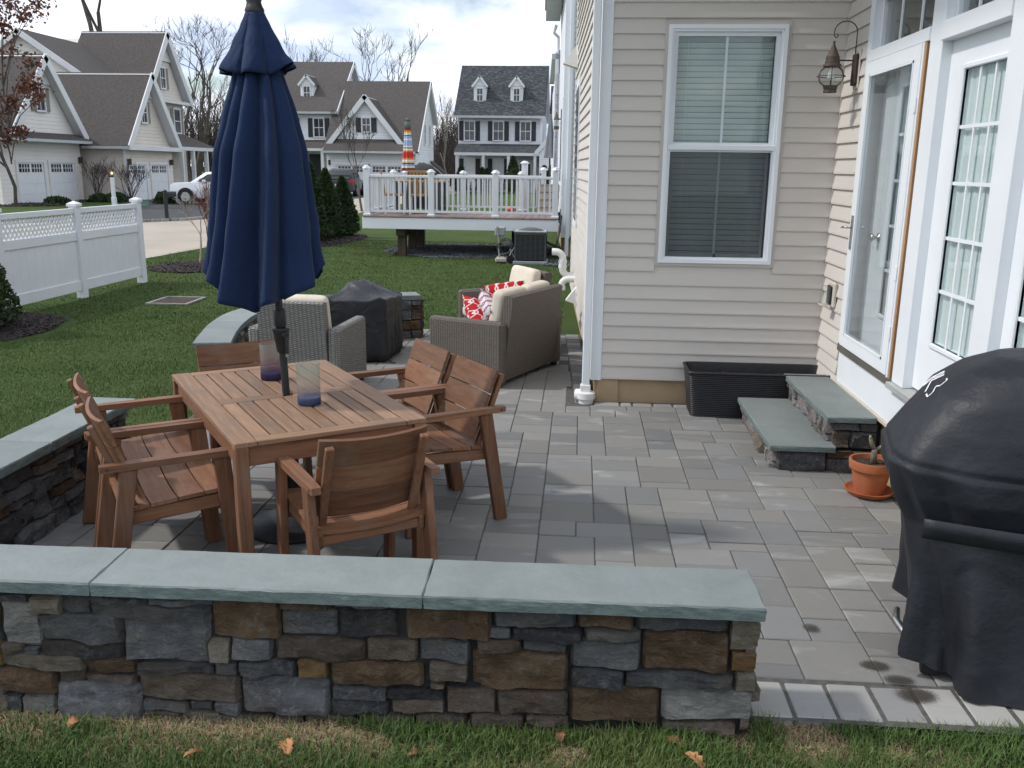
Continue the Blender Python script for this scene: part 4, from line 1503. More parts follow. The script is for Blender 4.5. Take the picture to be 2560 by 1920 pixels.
# side wall window casing far down the wall
for (s0_, s1_) in ((4.3, 5.3),):
    a = S0 + SD * s0_ + SN * 0.03; c = S0 + SD * s1_ + SN * 0.03
    z0, z1 = (1.15, 2.99) if s1_ > 3 else (1.1, 2.3)
    t = MB().prism([tuple(a + Vector((0, 0, z0))), tuple(c + Vector((0, 0, z0))), tuple(c - SN * 0.03 + Vector((0, 0, z0))), tuple(a - SN * 0.03 + Vector((0, 0, z0)))], (0, 0, z1 - z0))
    sw_ = t.build('side_window', 'white_trim', house)
    if s1_ > 3:
        a = S0 + SD * (s0_ + 0.09) + SN * 0.034; c = S0 + SD * (s1_ - 0.09) + SN * 0.034
        MB().prism([tuple(a + Vector((0, 0, z0 + .09))), tuple(c + Vector((0, 0, z0 + .09))), tuple(c - SN * 0.03 + Vector((0, 0, z0 + .09))), tuple(a - SN * 0.03 + Vector((0, 0, z0 + .09)))], (0, 0, z1 - z0 - .18)).build('pane', 'far_pane', sw_)
# PVC intake and exhaust pipe, elbows stepping up off the side wall
def arc(c, u_, v_, r, a0, a1, n=8):
    return [Vector(c) + Vector(u_) * (r * math.cos(a0 + (a1 - a0) * i / n)) + Vector(v_) * (r * math.sin(a0 + (a1 - a0) * i / n)) for i in range(n + 1)]


py_ = 12.0
base = Vector((-0.045, py_, 0.50))
uL = Vector((-1, 0, 0)); uZ = Vector((0, 0, 1))
pts = [base - uL * 0.08, base + uL * 0.06] + arc(base + uL * 0.10 + uZ * 0.075, uL, -uZ, 0.075, PI / 2, 0, 8)
pts = [base - uL * 0.08, base + uL * 0.085]
pts += [base + uL * (0.085 + 0.095 * math.sin(a)) + uZ * (0.095 * (1 - math.cos(a))) for a in np.linspace(0.2, PI / 2, 7)]
pts += [base + uL * 0.18 + uZ * 0.22]
pts += [base + uL * (0.18 + 0.095 * (1 - math.cos(a))) + uZ * (0.22 + 0.095 * math.sin(a)) for a in np.linspace(0.2, PI / 2, 7)]
pts += [base + uL * 0.325 + uZ * 0.315]
pv = MB().tube(pts, 0.047, 16).build('vent_pipe', 'pvc', house, smooth=True, auto=45)
MB().tube([base + uL * 0.18 + uZ * 0.10, base + uL * 0.18 + uZ * 0.145], 0.055, 16).build('coupling', 'pvc', pv, smooth=True, auto=45)
MB().tube([base + uL * 0.18 + uZ * 0.165, base + uL * 0.18 + uZ * 0.21], 0.055, 16).build('coupling', 'pvc', pv, smooth=True, auto=45)
MB().tube([base - uL * 0.01, base + uL * 0.05], 0.055, 16).build('coupling', 'pvc', pv, smooth=True, auto=45)
b2 = base + Vector((0, -0.12, -0.03))
pts = [b2 - uL * 0.08, b2 + uL * 0.10] + [b2 + uL * (0.10 + 0.085 * math.sin(a)) - uZ * (0.085 * (1 - math.cos(a))) for a in np.linspace(0.2, PI / 2, 7)] + [b2 + uL * 0.185 - uZ * 0.14]
pv2 = MB().tube(pts, 0.043, 16).build('vent_pipe', 'pvc', house, smooth=True, auto=45)
MB().tube([b2 + uL * 0.185 - uZ * 0.09, b2 + uL * 0.185 - uZ * 0.145], 0.052, 16).build('coupling', 'pvc', pv2, smooth=True, auto=45)


def vent_hood(s_, z, name, sc=1.0):
    p = S0 + SD * s_ + SN * 0.015 + Vector((0, 0, z))
    t = MB()
    A = [p + SD * a * sc + Vector((0, 0, zz2 * sc)) for a, zz2 in ((-0.085, 0.10), (0.085, 0.10), (0.085, -0.10), (-0.085, -0.10))]
    B = [p + SN * 0.02 * sc + SD * a * sc + Vector((0, 0, 0.09 * sc)) for a in (-0.07, 0.07)] + [p + SN * 0.13 * sc + SD * a * sc + Vector((0, 0, -0.06 * sc)) for a in (0.07, -0.07)]
    t.add([tuple(k) for k in A + B], [(3, 2, 1, 0), (0, 1, 5, 4), (4, 5, 6, 7), (1, 2, 6, 5), (3, 0, 4, 7), (2, 3, 7, 6)])
    return t.build(name, 'pvc', house)


vent_hood(3.8, 0.36, 'vent_hood', 1.0)
vent_hood(5.55, 3.36, 'vent_hood', 1.5)

# ---- steps at the door
steps = thing('door_steps', 'two stone steps with bluestone treads below the glazed doors', 'steps')
MB().box(1.335, 1.66, 5.70, 6.83, -0.02, 0.138).box(1.69, DX + 0.02, 5.76, 6.92, -0.02, 0.322).build('step_core', 'core_mortar', steps)
LC = 'ppnptgpl'
stone_run(steps, (1.335, 6.84), (1.335, 5.70), -0.01, 0.138, 301, 'pptnplt')
stone_run(steps, (1.32, 5.705), (1.955, 5.705), -0.01, 0.138, 302, 'dngdb')
stone_run(steps, (1.685, 6.92), (1.685, 5.76), 0.18, 0.322, 303, 'pplnpp')
stone_run(steps, (1.675, 5.765), (1.955, 5.765), 0.142, 0.322, 304, 'dngob')
cap_piece([(1.262, 5.637), (1.678, 5.642), (1.678, 6.885), (1.262, 6.885)], 0.139, 0.179, 'tread', steps, 91)
cap_piece([(1.625, 5.703), (DX - 0.026, 5.706), (DX - 0.026, 6.96), (1.612, 6.955)], 0.323, 0.363, 'tread', steps, 92)
# ------------------------------------------------------------------ dining table and chairs
TA = math.atan2(0.564, 0.826)            # the long axis leans left of straight away
TC = Vector((-1.49, 4.41, 0.0))
table = thing('dining_table', 'rectangular slatted wooden patio table with parasol pole through it', 'table', TC, TA)
HX, HY, TT = 0.448, 0.742, 0.74


def wb(x0, x1, y0, y1, z0, z1, name, m, parent, ch=0.003):
    cx, cy, cz = (x0 + x1) / 2, (y0 + y1) / 2, (z0 + z1) / 2
    return MB().cbox(x0 - cx, x1 - cx, y0 - cy, y1 - cy, z0 - cz, z1 - cz, ch).build(name, m, parent, loc=(cx, cy, cz))


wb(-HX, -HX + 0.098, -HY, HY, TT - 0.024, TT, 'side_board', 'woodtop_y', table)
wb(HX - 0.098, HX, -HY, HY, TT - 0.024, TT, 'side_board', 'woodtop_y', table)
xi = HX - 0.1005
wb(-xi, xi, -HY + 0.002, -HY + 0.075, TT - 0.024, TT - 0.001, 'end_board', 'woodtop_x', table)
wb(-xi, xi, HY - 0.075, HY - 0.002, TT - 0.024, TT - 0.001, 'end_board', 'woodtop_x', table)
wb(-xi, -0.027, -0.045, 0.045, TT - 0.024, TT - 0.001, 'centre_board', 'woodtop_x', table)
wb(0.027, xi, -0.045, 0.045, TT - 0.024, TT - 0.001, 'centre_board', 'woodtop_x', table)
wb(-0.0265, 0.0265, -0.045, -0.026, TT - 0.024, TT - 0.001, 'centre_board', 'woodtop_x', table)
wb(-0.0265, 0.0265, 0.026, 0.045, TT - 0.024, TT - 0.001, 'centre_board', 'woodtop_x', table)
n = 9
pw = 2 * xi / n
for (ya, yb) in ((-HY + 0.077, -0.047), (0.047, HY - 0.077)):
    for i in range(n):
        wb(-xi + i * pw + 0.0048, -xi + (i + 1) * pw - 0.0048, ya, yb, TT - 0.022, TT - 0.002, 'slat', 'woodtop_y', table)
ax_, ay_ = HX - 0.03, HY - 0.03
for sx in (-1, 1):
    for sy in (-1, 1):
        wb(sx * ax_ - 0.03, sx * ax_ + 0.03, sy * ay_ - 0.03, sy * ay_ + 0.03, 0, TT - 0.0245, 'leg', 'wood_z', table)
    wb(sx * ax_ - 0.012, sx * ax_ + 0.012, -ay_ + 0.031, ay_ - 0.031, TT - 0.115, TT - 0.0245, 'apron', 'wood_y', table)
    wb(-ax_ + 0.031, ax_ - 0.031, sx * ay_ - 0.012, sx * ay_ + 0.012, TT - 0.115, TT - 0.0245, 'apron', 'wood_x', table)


def bar_part(name, m, parent, p, q, w, d, upv=(1, 0, 0), ch=0.004):
    p = Vector(p); q = Vector(q)
    mid = (p + q) / 2
    return MB().bar(p - mid, q - mid, w, d, upv, ch).build(name, m, parent, loc=mid)


def make_chair():
    """front towards +y, origin on the ground below the middle"""
    c = thing('dining_chair', 'x', 'chair', group='wooden armchairs round the dining table')
    for s in (-1, 1):
        x = 0.262 * s
        bar_part('leg', 'wood_z', c, (x, 0.262, 0.0), (x, 0.215, 0.618), 0.036, 0.072, (0, 1, 0))
        bar_part('leg', 'wood_z', c, (x, -0.275, 0.0), (x, -0.175, 0.618), 0.036, 0.072, (0, 1, 0))
        # arm: slightly tapered board
        t = MB()
        P = [(-0.290, 0.020), (-0.16, 0.026), (0.05, 0.029), (0.285, 0.029), (0.292, 0.022)]
        poly = [(x - w, y, 0.619) for y, w in P] + [(x + w, y, 0.619) for y, w in reversed(P)]
        t.prism([(p[0], p[1], 0.619) for p in poly], (0, 0, 0.030))
        arm = t.build('armrest', 'wood_y', c)
        MB().lathe([(0, 0.0), (0.006, 0.0), (0.006, 0.002), (0, 0.003)], 10).xf(Matrix.Translation((x + 0.0301 * s - 0.008 * s, -0.262, 0.634)) @ Matrix.Rotation(s * PI / 2, 4, 'Y')).build('bolt', 'dark_iron', arm)
        # seat rail
        bar_part('seat_rail', 'wood_y', c, (x - 0.034 * s, -0.215, 0.382), (x - 0.034 * s, 0.235, 0.404), 0.024, 0.062, (0, 0, 1))
        # back stile
        bar_part('back_stile', 'wood_z', c, (0.205 * s, -0.145, 0.40), (0.205 * s, -0.305, 0.812), 0.036, 0.026, (0, 1, 0))
    bar_part('rail', 'wood_x', c, (-0.243, 0.228, 0.37), (0.243, 0.228, 0.37), 0.024, 0.06, (0, 0, 1))
    bar_part('rail', 'wood_x', c, (-0.243, -0.190, 0.378), (0.243, -0.190, 0.378), 0.024, 0.045, (0, 0, 1))
    # dished seat boards
    edges = [-0.215, -0.098, 0.019, 0.136, 0.253]
    for i in range(4):
        y0, y1 = edges[i] + 0.003, edges[i + 1] - 0.003
        t = MB()
        def pt(u_, z_off, y):
            xx = (u_ - 0.5) * 0.498
            sag = -0.016 * (1 - (2 * u_ - 1) ** 2)
            return (xx, y, 0.416 + 0.035 * (y + 0.2) / 0.45 + sag + z_off)
        nu = 9
        V = []
        for k in range(nu):
            u_ = k / (nu - 1)
            V += [pt(u_, 0, y0), pt(u_, 0, y1), pt(u_, 0.018, y1), pt(u_, 0.018, y0)]
        F = [(0, 1, 2, 3), tuple(reversed([4 * (nu - 1) + j for j in range(4)]))]
        for k in range(nu - 1):
            for j in range(4):
                j2 = (j + 1) % 4
                F.append((4 * k + j, 4 * (k + 1) + j, 4 * (k + 1) + j2, 4 * k + j2))
        t.add(V, F).build('seat_slat', 'wood_x', c)
    # curved back boards
    d = Vector((0, -0.305 + 0.145, 0.412)).normalized()
    nrm = Vector((0, d.z, -d.y))
    b0 = Vector((0, -0.145, 0.40)) + nrm * 0.014
    for i in range(3):
        s0, s1 = 0.050 + i * 0.1345 + 0.003, 0.050 + (i + 1) * 0.1345 - 0.004
        V = []
        nu = 11
        for k in range(nu):
            u_ = k / (nu - 1)
            xx = (u_ - 0.5) * 0.470
            cv = -0.034 * (1 - (2 * u_ - 1) ** 2) + 0.030
            for (s_, t_) in ((s0, 0), (s1, 0), (s1, 0.016), (s0, 0.016)):
                V.append(b0 + d * s_ + nrm * (cv * 0.9 + t_) + Vector((xx, 0, 0)))
        F = [(0, 1, 2, 3), tuple(reversed([4 * (nu - 1) + j for j in range(4)]))]
        for k in range(nu - 1):
            for j in range(4):
                j2 = (j + 1) % 4
                F.append((4 * k + j, 4 * (k + 1) + j, 4 * (k + 1) + j2, 4 * k + j2))
        MB().add(V, F).build('back_slat', 'wood_x', c)
    return c


RT = Matrix.Rotation(TA, 3, 'Z')
chairs = [  # local x, y on the table frame, facing angle, label
    (0.025, -0.895, 0.0, 'wooden armchair nearest the viewer, its slatted back turned to us'),
    (-0.67, -0.235, -PI / 2, 'wooden armchair left of the table, the nearer of the two on that side'),
    (-0.675, 0.325, -PI / 2, 'wooden armchair left of the table, the farther of the two, beside the wall end'),
    (0.765, -0.155, PI / 2, 'wooden armchair right of the table with its seat and rear leg in view'),
    (0.765, 0.43, PI / 2, 'wooden armchair right of the table just in front of the wicker sofa'),
    (-0.02, 0.765, PI, 'wooden armchair at the far head of the table, two back boards showing'),
]
ch0 = make_chair()
for k, (x, y, a, lb) in enumerate(chairs):
    c = ch0 if k == 0 else copy_tree(ch0)
    p = RT @ Vector((x, y, 0))
    c.location = TC + p
    c.rotation_euler = (0, 0, TA + a)
    c['label'] = lb

# ------------------------------------------------------------------ parasol
LEAN = 0.034
par = thing('patio_umbrella', 'closed navy blue patio umbrella standing through the dining table', 'umbrella', (-1.484, 4.44, 0))
par.rotation_euler = (0, -LEAN, 0)
MB().lathe([(0.0, 0.0), (0.262, 0.0), (0.265, 0.012), (0.25, 0.026), (0.12, 0.045), (0.06, 0.055), (0.05, 0.06), (0.0, 0.06)], 40).build('base', 'black_metal', par, smooth=True, auto=50)
MB().lathe([(0.036, 0.05), (0.036, 0.42), (0.030, 0.43), (0, 0.43)], 20).build('base_tube', 'black_metal', par, smooth=True, auto=50)
MB().lathe([(0.0195, 0.43), (0.0195, 2.60), (0.0, 2.60)], 18).build('pole', 'black_metal', par, smooth=True, auto=50)
MB().lathe([(0.026, 1.09), (0.029, 1.10), (0.029, 1.172), (0.026, 1.18), (0.020, 1.18)], 20).build('collar', 'black_metal', par, smooth=True, auto=50)
hs = MB().lathe([(0.022, 0.955), (0.030, 0.965), (0.040, 1.06), (0.044, 1.072), (0.042, 1.085), (0.024, 1.088)], 20).build('crank_housing', 'black_metal', par, smooth=True, auto=40)
MB().tube([(0.03, -0.035, 1.055), (0.046, -0.052, 1.055)], 0.014, 14).build('crank_knob', 'dark_iron', hs, smooth=True, auto=40)
MB().bar((0.044, -0.056, 1.06), (0.044, -0.056, 0.955), 0.018, 0.010, (1, 0, 0), 0.002).build('crank_arm', 'black_metal', hs)
MB().tube([(0.04, -0.055, 0.955), (0.05, -0.085, 0.955)], 0.008, 10).build('crank_handle', 'steel', hs, smooth=True, auto=40)
MB().lathe([(0.0, 2.575), (0.034, 2.58), (0.044, 2.595), (0.046, 2.612), (0.038, 2.628), (0.034, 2.645), (0.040, 2.665), (0.040, 2.69), (0.025, 2.715), (0.0, 2.72)], 20).build('finial', 'black_metal', par, smooth=True, auto=60)


def prof(z, tab):
    for (z1, r1), (z0, r0) in zip(tab[:-1], tab[1:]):
        if z <= z1 and z >= z0:
            f = (z - z0) / (z1 - z0)
            f = f * f * (3 - 2 * f) * 0.3 + f * 0.7
            return r0 + (r1 - r0) * f
    return tab[-1][1] if z < tab[-1][0] else tab[0][1]


rc = random.Random(3)
lob = [rc.uniform(0.75, 1.25) for _ in range(9)]
lph = [rc.uniform(-0.18, 0.18) for _ in range(9)]


def drape(mb, tab, amp_t, amp_b, nl, ztop, zbot, hem, offx, nu=160, nv=48, twist=0.25, seed=0, sway=0.0):
    """gathered cloth: uneven lobes between the ribs, each folded over to one side"""
    r = random.Random(int(seed * 10) + 5)
    cuts_ = [0.0]
    for k in range(nl):
        cuts_.append(cuts_[-1] + r.uniform(0.6, 1.5))
    cuts_ = [c * 2 * PI / cuts_[-1] for c in cuts_]
    am = [r.uniform(0.65, 1.2) for _ in range(nl)]
    sk = [r.uniform(-0.28, 0.28) for _ in range(nl)]
    hm = [r.uniform(-0.6, 1.0) for _ in range(nl)]
    bl = [r.uniform(0.9, 1.08) for _ in range(nl)]
    def fn(u_, v_):
        th = 2 * PI * u_
        z = ztop + (zbot - ztop) * v_
        r_ = prof(z, tab)
        t2 = (th + twist * v_ * v_ + 0.05 * math.sin(3 * v_ + seed)) % (2 * PI)
        k = 0
        while k < nl - 1 and t2 > cuts_[k + 1]:
            k += 1
        f = (t2 - cuts_[k]) / (cuts_[k + 1] - cuts_[k])
        g = f + sk[k] * math.sin(PI * f) * (0.4 + 0.6 * v_)
        g = min(max(g, 0), 1)
        lobe = (0.5 - 0.5 * math.cos(2 * PI * g)) ** 0.62
        amp = (amp_t + (amp_b - amp_t) * v_ ** 0.7) * am[k]
        fine = 0.020 * math.sin(9 * th + 4 * v_ + k) * v_ * lobe + 0.045 * float(vnoise(th * 9 + 3 + 2 * v_, v_ * 7 + seed, 11) - 0.5) * v_ ** 0.5 + 0.03 * float(vnoise(th * 2.2 + 7 + seed, v_ * 5, 3) - 0.5)
        rr = r_ * (1 - amp + amp * lobe + fine) * (1 + (bl[k] - 1) * lobe)
        wz = hem * v_ ** 8 * (hm[k] * lobe - 0.55 * (1 - lobe) + 0.35 * math.sin(2 * th + 1.1))
        wz += sway * v_ ** 4 * (abs(math.cos(th)) - 0.6)
        return (offx * v_ + rr * math.cos(th), rr * math.sin(th), z + wz)
    mb.grid(fn, nu, nv, True)
    return mb


can = MB()
drape(can, [(2.43, 0.060), (2.33, 0.120), (2.12, 0.190), (1.95, 0.242), (1.73, 0.272), (1.5, 0.300), (1.28, 0.335)], 0.25, 0.36, 11, 2.43, 1.300, 0.055, -0.05, sway=0.10)
co = can.build('canopy', 'navy_canvas', par, smooth=True)
sm = co.modifiers.new('thick', 'SOLIDIFY')
sm.thickness = 0.003
fl = MB()
drape(fl, [(2.595, 0.046), (2.54, 0.072), (2.45, 0.122), (2.34, 0.190)], 0.12, 0.36, 7, 2.595, 2.335, 0.035, -0.012, 140, 26, 0.1, 1.1)
fo = fl.build('canopy_vent', 'navy_canvas', par, smooth=True)
sm = fo.modifiers.new('thick', 'SOLIDIFY')
sm.thickness = 0.003
for k in range(8):
    a = 2 * PI * k / 8 + 0.2
    MB().tube([(0.03 * math.cos(a), 0.03 * math.sin(a), 2.4), (0.12 * math.cos(a) - 0.04, 0.12 * math.sin(a), 1.45)], 0.006, 6).build('rib', 'black_metal', par)


# ------------------------------------------------------------------ vases
def vase(loc, r, h, gm, bm, label):
    v_ = thing('hurricane_vase', label, 'vase', loc, 0, 'glass hurricane vases on the table')
    MB().lathe([(r * 0.94, 0.0), (r * 0.98, 0.012), (r * 0.955, 0.08), (r * 0.985, h - 0.02), (r, h), (r - 0.004, h), (r * 0.985 - 0.004, h - 0.02), (r * 0.955 - 0.004, 0.08), (r * 0.98 - 0.005, 0.035)], 36, cap=False).build('glass', gm, v_, smooth=True, auto=60)
    MB().lathe([(0.0, 0.001), (r * 0.935, 0.001), (r * 0.972, 0.012), (r * 0.965, 0.036), (r * 0.8, 0.030), (0.0, 0.028)], 36).build('glass_base', bm, v_, smooth=True, auto=60)
    return v_


vase((-1.690, 4.735, TT), 0.058, 0.200, 'vase_purple', 'vase_base_purple', 'smoky glass vase with purple base, left of the parasol pole')
vase((-1.325, 4.240, TT), 0.059, 0.208, 'vase_blue', 'vase_base_blue', 'smoky glass vase with blue base, right of the parasol pole')


# ------------------------------------------------------------------ wicker lounge set
def rbox(mb, x0, x1, y0, y1, z0, z1, r=0.02):
    return mb.cbox(x0, x1, y0, y1, z0, z1, r)


def pillow(w, h, d, seed, pinch=0.12, n=12):
    """soft cushion: local x width, z height, y thickness"""
    mb = MB()
    for sgn in (-1, 1):
        def fn(u_, v_):
            a, c = 2 * u_ - 1, 2 * v_ - 1
            k = max(0.0, (1 - a ** 4) * (1 - c ** 4)) ** 0.5
            px_ = a * w / 2 * (1 - pinch * 0.5 * (1 - abs(c) ** 2) * abs(a) ** 3 * 0.6)
            pz_ = c * h / 2 * (1 - pinch * 0.5 * (1 - abs(a) ** 2) * abs(c) ** 3 * 0.6)
            nz = float(vnoise(seed + u_ * 5, seed + v_ * 5, 4) - 0.5) * 0.12
            return (px_, sgn * d / 2 * k * (1 + nz), pz_)
        g = MB().grid(fn, n, n)
        if sgn > 0:
            g.f = [f[::-1] for f in g.f]
        mb.add(g.v, g.f)
    return mb


def slab_cushion(w, d, h, seed):
    """boxed seat cushion: x width, y depth, z thickness, rounded"""
    mb = MB()
    def fn(u_, v_):
        th = 2 * PI * u_
        ph = -PI / 2 + PI * v_
        def se(c, e):
            return math.copysign(abs(c) ** e, c)
        x = w / 2 * se(math.cos(ph), 0.22) * se(math.cos(th), 0.22)
        y = d / 2 * se(math.cos(ph), 0.22) * se(math.sin(th), 0.22)
        z = h / 2 * se(math.sin(ph), 0.65)
        z += 0.012 * float(vnoise(seed + x * 6, seed + y * 6, 8) - 0.5)
        return (x, y, z)
    mb.grid(fn, 40, 14, True)
    return mb


def lounge(name, label, cat, loc, rz, width, wm, nseat, group=None):
    """woven seat, front towards +y, outer width and 0.80 m deep"""
    t_ = thing(name, label, cat, loc, rz, group)
    hw = width / 2
    AT = 0.105
    for s in (-1, 1):
        x0, x1 = sorted((s * hw, s * (hw - AT)))
        rbox(MB(), x0, x1, -0.36, 0.40, 0.03, 0.585, 0.022).build('arm', wm, t_)
        MB().box(s * (hw - 0.05) - 0.025, s * (hw - 0.05) + 0.025, 0.32, 0.37, 0, 0.032).build('foot', 'black_metal', t_)
        MB().box(s * (hw - 0.05) - 0.025, s * (hw - 0.05) + 0.025, -0.33, -0.28, 0, 0.032).build('foot', 'black_metal', t_)
    iw = hw - AT
    rbox(MB(), -iw + 0.002, iw - 0.002, -0.30, 0.385, 0.06, 0.30, 0.015).build('seat_base', wm, t_)
    # raked back
    mb = MB()
    y0 = -0.335
    prof_ = [(y0 + 0.0, 0.05), (y0 - 0.02, 0.34), (y0 - 0.075, 0.80), (y0 - 0.045, 0.815), (y0 + 0.01, 0.805), (y0 + 0.085, 0.34), (y0 + 0.09, 0.05)]
    mb.prism([(-iw + 0.003, p[0], p[1]) for p in prof_], (2 * iw - 0.006, 0, 0))
    mb.build('backrest', wm, t_)
    cw = (2 * iw - 0.02) / nseat
    for k in range(nseat):
        cx = -iw + 0.01 + cw * (k + 0.5)
        slab_cushion(cw - 0.012, 0.66, 0.15, k + 3).build('seat_cushion', 'cushion', t_, smooth=True, loc=(cx, 0.085, 0.375))
        o = slab_cushion(cw - 0.012, 0.42, 0.13, k + 9).build('back_cushion', 'cushion', t_, smooth=True, loc=(cx, -0.215, 0.640))
        o.rotation_euler = (R_(101), 0, 0)
    return t_


lounge('wicker_armchair', 'grey woven armchair with cream cushions, its back to the dining table', 'armchair', (-2.325, 7.50, 0), R_(-3.5), 0.79, 'wicker_grey', 1, 'wicker lounge seats')
sofa_rot = math.atan2(0.41, -0.912) - PI / 2
lounge('wicker_sofa', 'brown woven two-seat sofa with cream cushions, back to the house corner', 'sofa', (-0.735, 8.32, 0), sofa_rot, 1.215, 'wicker_brown', 2, 'wicker lounge seats')
lounge('wicker_armchair', 'brown woven armchair with cream cushions standing beyond the sofa', 'armchair', (-0.79, 9.64, 0), math.atan2(-0.5, -0.86) - PI / 2, 0.80, 'wicker_brown', 1, 'wicker lounge seats')


def throw(label, m, loc, rot, w=0.43):
    o = pillow(w, w, 0.15, random.random() * 9).build('throw_pillow', m, None, smooth=True)
    o.location = loc
    o.rotation_euler = rot
    return tag(o, label, 'pillow', 'patterned throw pillows')


throw('red pillow with white lattice print leaning in the far wicker armchair', 'red_lattice', (-0.71, 9.08, 0.60), (R_(-38), R_(10), math.atan2(-0.5, -0.86) - PI / 2 + 0.9))
throw('red lattice pillow lying against the near arm of the wicker sofa', 'red_lattice', (-0.853, 8.05, 0.545), (R_(-40), R_(20), sofa_rot - 0.2))
throw('pale pillow with dark red lattice print beside the sofa back cushion', 'white_lattice', (-0.775, 8.06, 0.560), (R_(-24), R_(-18), sofa_rot + 0.75))

# ------------------------------------------------------------------ covered fire table between the seats
cov = thing('furniture_cover', 'dark grey fabric cover draped over a table behind the wicker armchair', 'cover', (-2.35, 8.95, 0))


def cov_fn(u_, v_):
    # footprint is a rounded square, drawn up to a ridge
    th = 2 * PI * u_
    c, s_ = math.cos(th), math.sin(th)
    sq = 1 / max(abs(c), abs(s_)) ** 0.72
    hx, hy = 0.53, 0.47
    wr = float(vnoise(6 + 2.2 * c + 5, 6 + 2.2 * s_ + 5, 9) - 0.5)
    if v_ < 0.55:                      # skirt
        f = v_ / 0.55
        k = 1.0 - 0.02 * math.sin(f * PI) + (1 - f) * 0.03 * math.sin(th * 9 + 1) + 0.03 * (1 - f) * math.sin(th * 23)
        if f < 0.12: k -= (0.12 - f) * 0.6
        z = 0.02 + f * (0.555 + 0.03 * c - 0.03 * s_)
        x, y = hx * sq * c * k, hy * sq * s_ * k
    else:
        f = (v_ - 0.55) / 0.45
        k = math.cos(f * PI / 2) ** 0.9
        x, y = hx * sq * c * k, hy * sq * s_ * k
        z = 0.575 + 0.03 * c - 0.03 * s_ + 0.015 * math.sin(f * PI)
    # hump of what stands on the table, towards the right
    g = math.exp(-(((x - 0.18) / 0.23) ** 2 + ((y + 0.05) / 0.30) ** 2))
    if v_ >= 0.5:
        z += 0.145 * g
        z += 0.014 * math.sin(10 * x - 6 * y) * (1 - abs(c) * 0.3)
        z += 0.03 * float(vnoise(20 + x * 7, 20 + y * 7, 2) - 0.5)
        z += 0.022 * math.exp(-((y + 0.8 * x + 0.1) / 0.035) ** 2)
        z += 0.020 * math.exp(-((y - 1.3 * x + 0.33) / 0.03) ** 2)
    return (x + 0.01 * wr, y, z)


MB().grid(cov_fn, 96, 44, True).build('cover_cloth', 'cover_dusty', cov, smooth=True)
for k, (x, y) in enumerate([(0.50, -0.38), (0.44, 0.40)]):
    MB().tube([(x, y, 0.03), (x + 0.03, y - 0.04, 0.012), (x + 0.07, y - 0.03, 0.010)], 0.006, 5).build('tie_cord', 'black_metal', cov)

# ------------------------------------------------------------------ planter by the wall
pl_t = thing('planter_box', 'long black woven plastic planter standing against the house wall', 'planter', (1.425, 7.085, 0))
def plan_fn(inset, z, r=0.05, hx=0.555, hy=0.205, n=32):
    out = []
    for k in range(n):
        th = 2 * PI * (k + 0.5) / n
        c, s_ = math.cos(th), math.sin(th)
        x = math.copysign(abs(c) ** 0.16, c) * (hx - inset)
        y = math.copysign(abs(s_) ** 0.16, s_) * (hy - inset)
        out.append((x, y, z))
    return out
rows = []
nz = 22
for j in range(nz * 2 + 1):
    z = 0.004 + 0.350 * j / (nz * 2)
    ins = 0.040 * (1 - z / 0.36) + (0.0045 if j % 2 else 0.0)
    rows.append(plan_fn(ins, z))
V = [p for r in rows for p in r]
F = []
n = 32
for j in range(len(rows) - 1):
    for k in range(n):
        k2 = (k + 1) % n
        F.append((j * n + k, j * n + k2, (j + 1) * n + k2, (j + 1) * n + k))
F.append(tuple(reversed(range(n))))
MB().add(V, F).build('woven_body', 'planter_black', pl_t, smooth=True, auto=50)
rows = [plan_fn(-0.004, 0.352), plan_fn(-0.008, 0.360), plan_fn(-0.004, 0.369), plan_fn(0.014, 0.369), plan_fn(0.020, 0.355), plan_fn(0.030, 0.22), plan_fn(0.05, 0.215)]
V = [p for r in rows for p in r]
F = []
for j in range(len(rows) - 1):
    for k in range(n):
        k2 = (k + 1) % n
        F.append((j * n + k, j * n + k2, (j + 1) * n + k2, (j + 1) * n + k))
F.append(tuple(range(6 * n, 7 * n)))
MB().add(V, F).build('rim_and_liner', 'planter_black', pl_t, smooth=True, auto=40)
for x in (-0.22, 0.22):
    MB().cbox(x - 0.02, x + 0.02, 0.150, 0.178, 0.25, 0.30, 0.004).build('liner_clip', 'planter_black', pl_t)

# ------------------------------------------------------------------ terracotta pot
pot = thing('flower_pot', 'terracotta pot on a saucer with a bare forked stem plant', 'pot', (1.79, 5.285, 0))
MB().lathe([(0.0, 0.002), (0.118, 0.002), (0.142, 0.026), (0.145, 0.034), (0.136, 0.034), (0.115, 0.013), (0.0, 0.012)], 40).build('saucer', 'terracotta', pot, smooth=True, auto=45)
MB().lathe([(0.0, 0.013), (0.086, 0.013), (0.112, 0.155), (0.113, 0.162), (0.126, 0.164), (0.131, 0.212), (0.128, 0.218), (0.117, 0.216), (0.112, 0.180), (0.0, 0.180)], 40).build('pot_body', 'terracotta', pot, smooth=True, auto=40)
so = MB().grid(lambda u_, v_: (0.112 * v_ * math.cos(2 * PI * u_), 0.112 * v_ * math.sin(2 * PI * u_), 0.186 + 0.012 * float(vnoise(9 + 40 * v_ * math.cos(2 * PI * u_) * .3, 9 + 40 * v_ * math.sin(2 * PI * u_) * .3, 3))), 32, 10, True)
so.build('soil', 'soil', pot, smooth=True)
st = MB().tube([(0.01, 0, 0.18), (0.008, 0, 0.26), (0.012, 0, 0.285)], [0.020, 0.018, 0.015], 12).tube([(0.010, 0, 0.275), (-0.012, 0.0, 0.315), (-0.022, 0, 0.345)], [0.013, 0.012, 0.011], 10).tube([(0.010, 0, 0.272), (0.045, 0.0, 0.298), (0.082, 0.0, 0.318)], [0.013, 0.011, 0.010], 10)
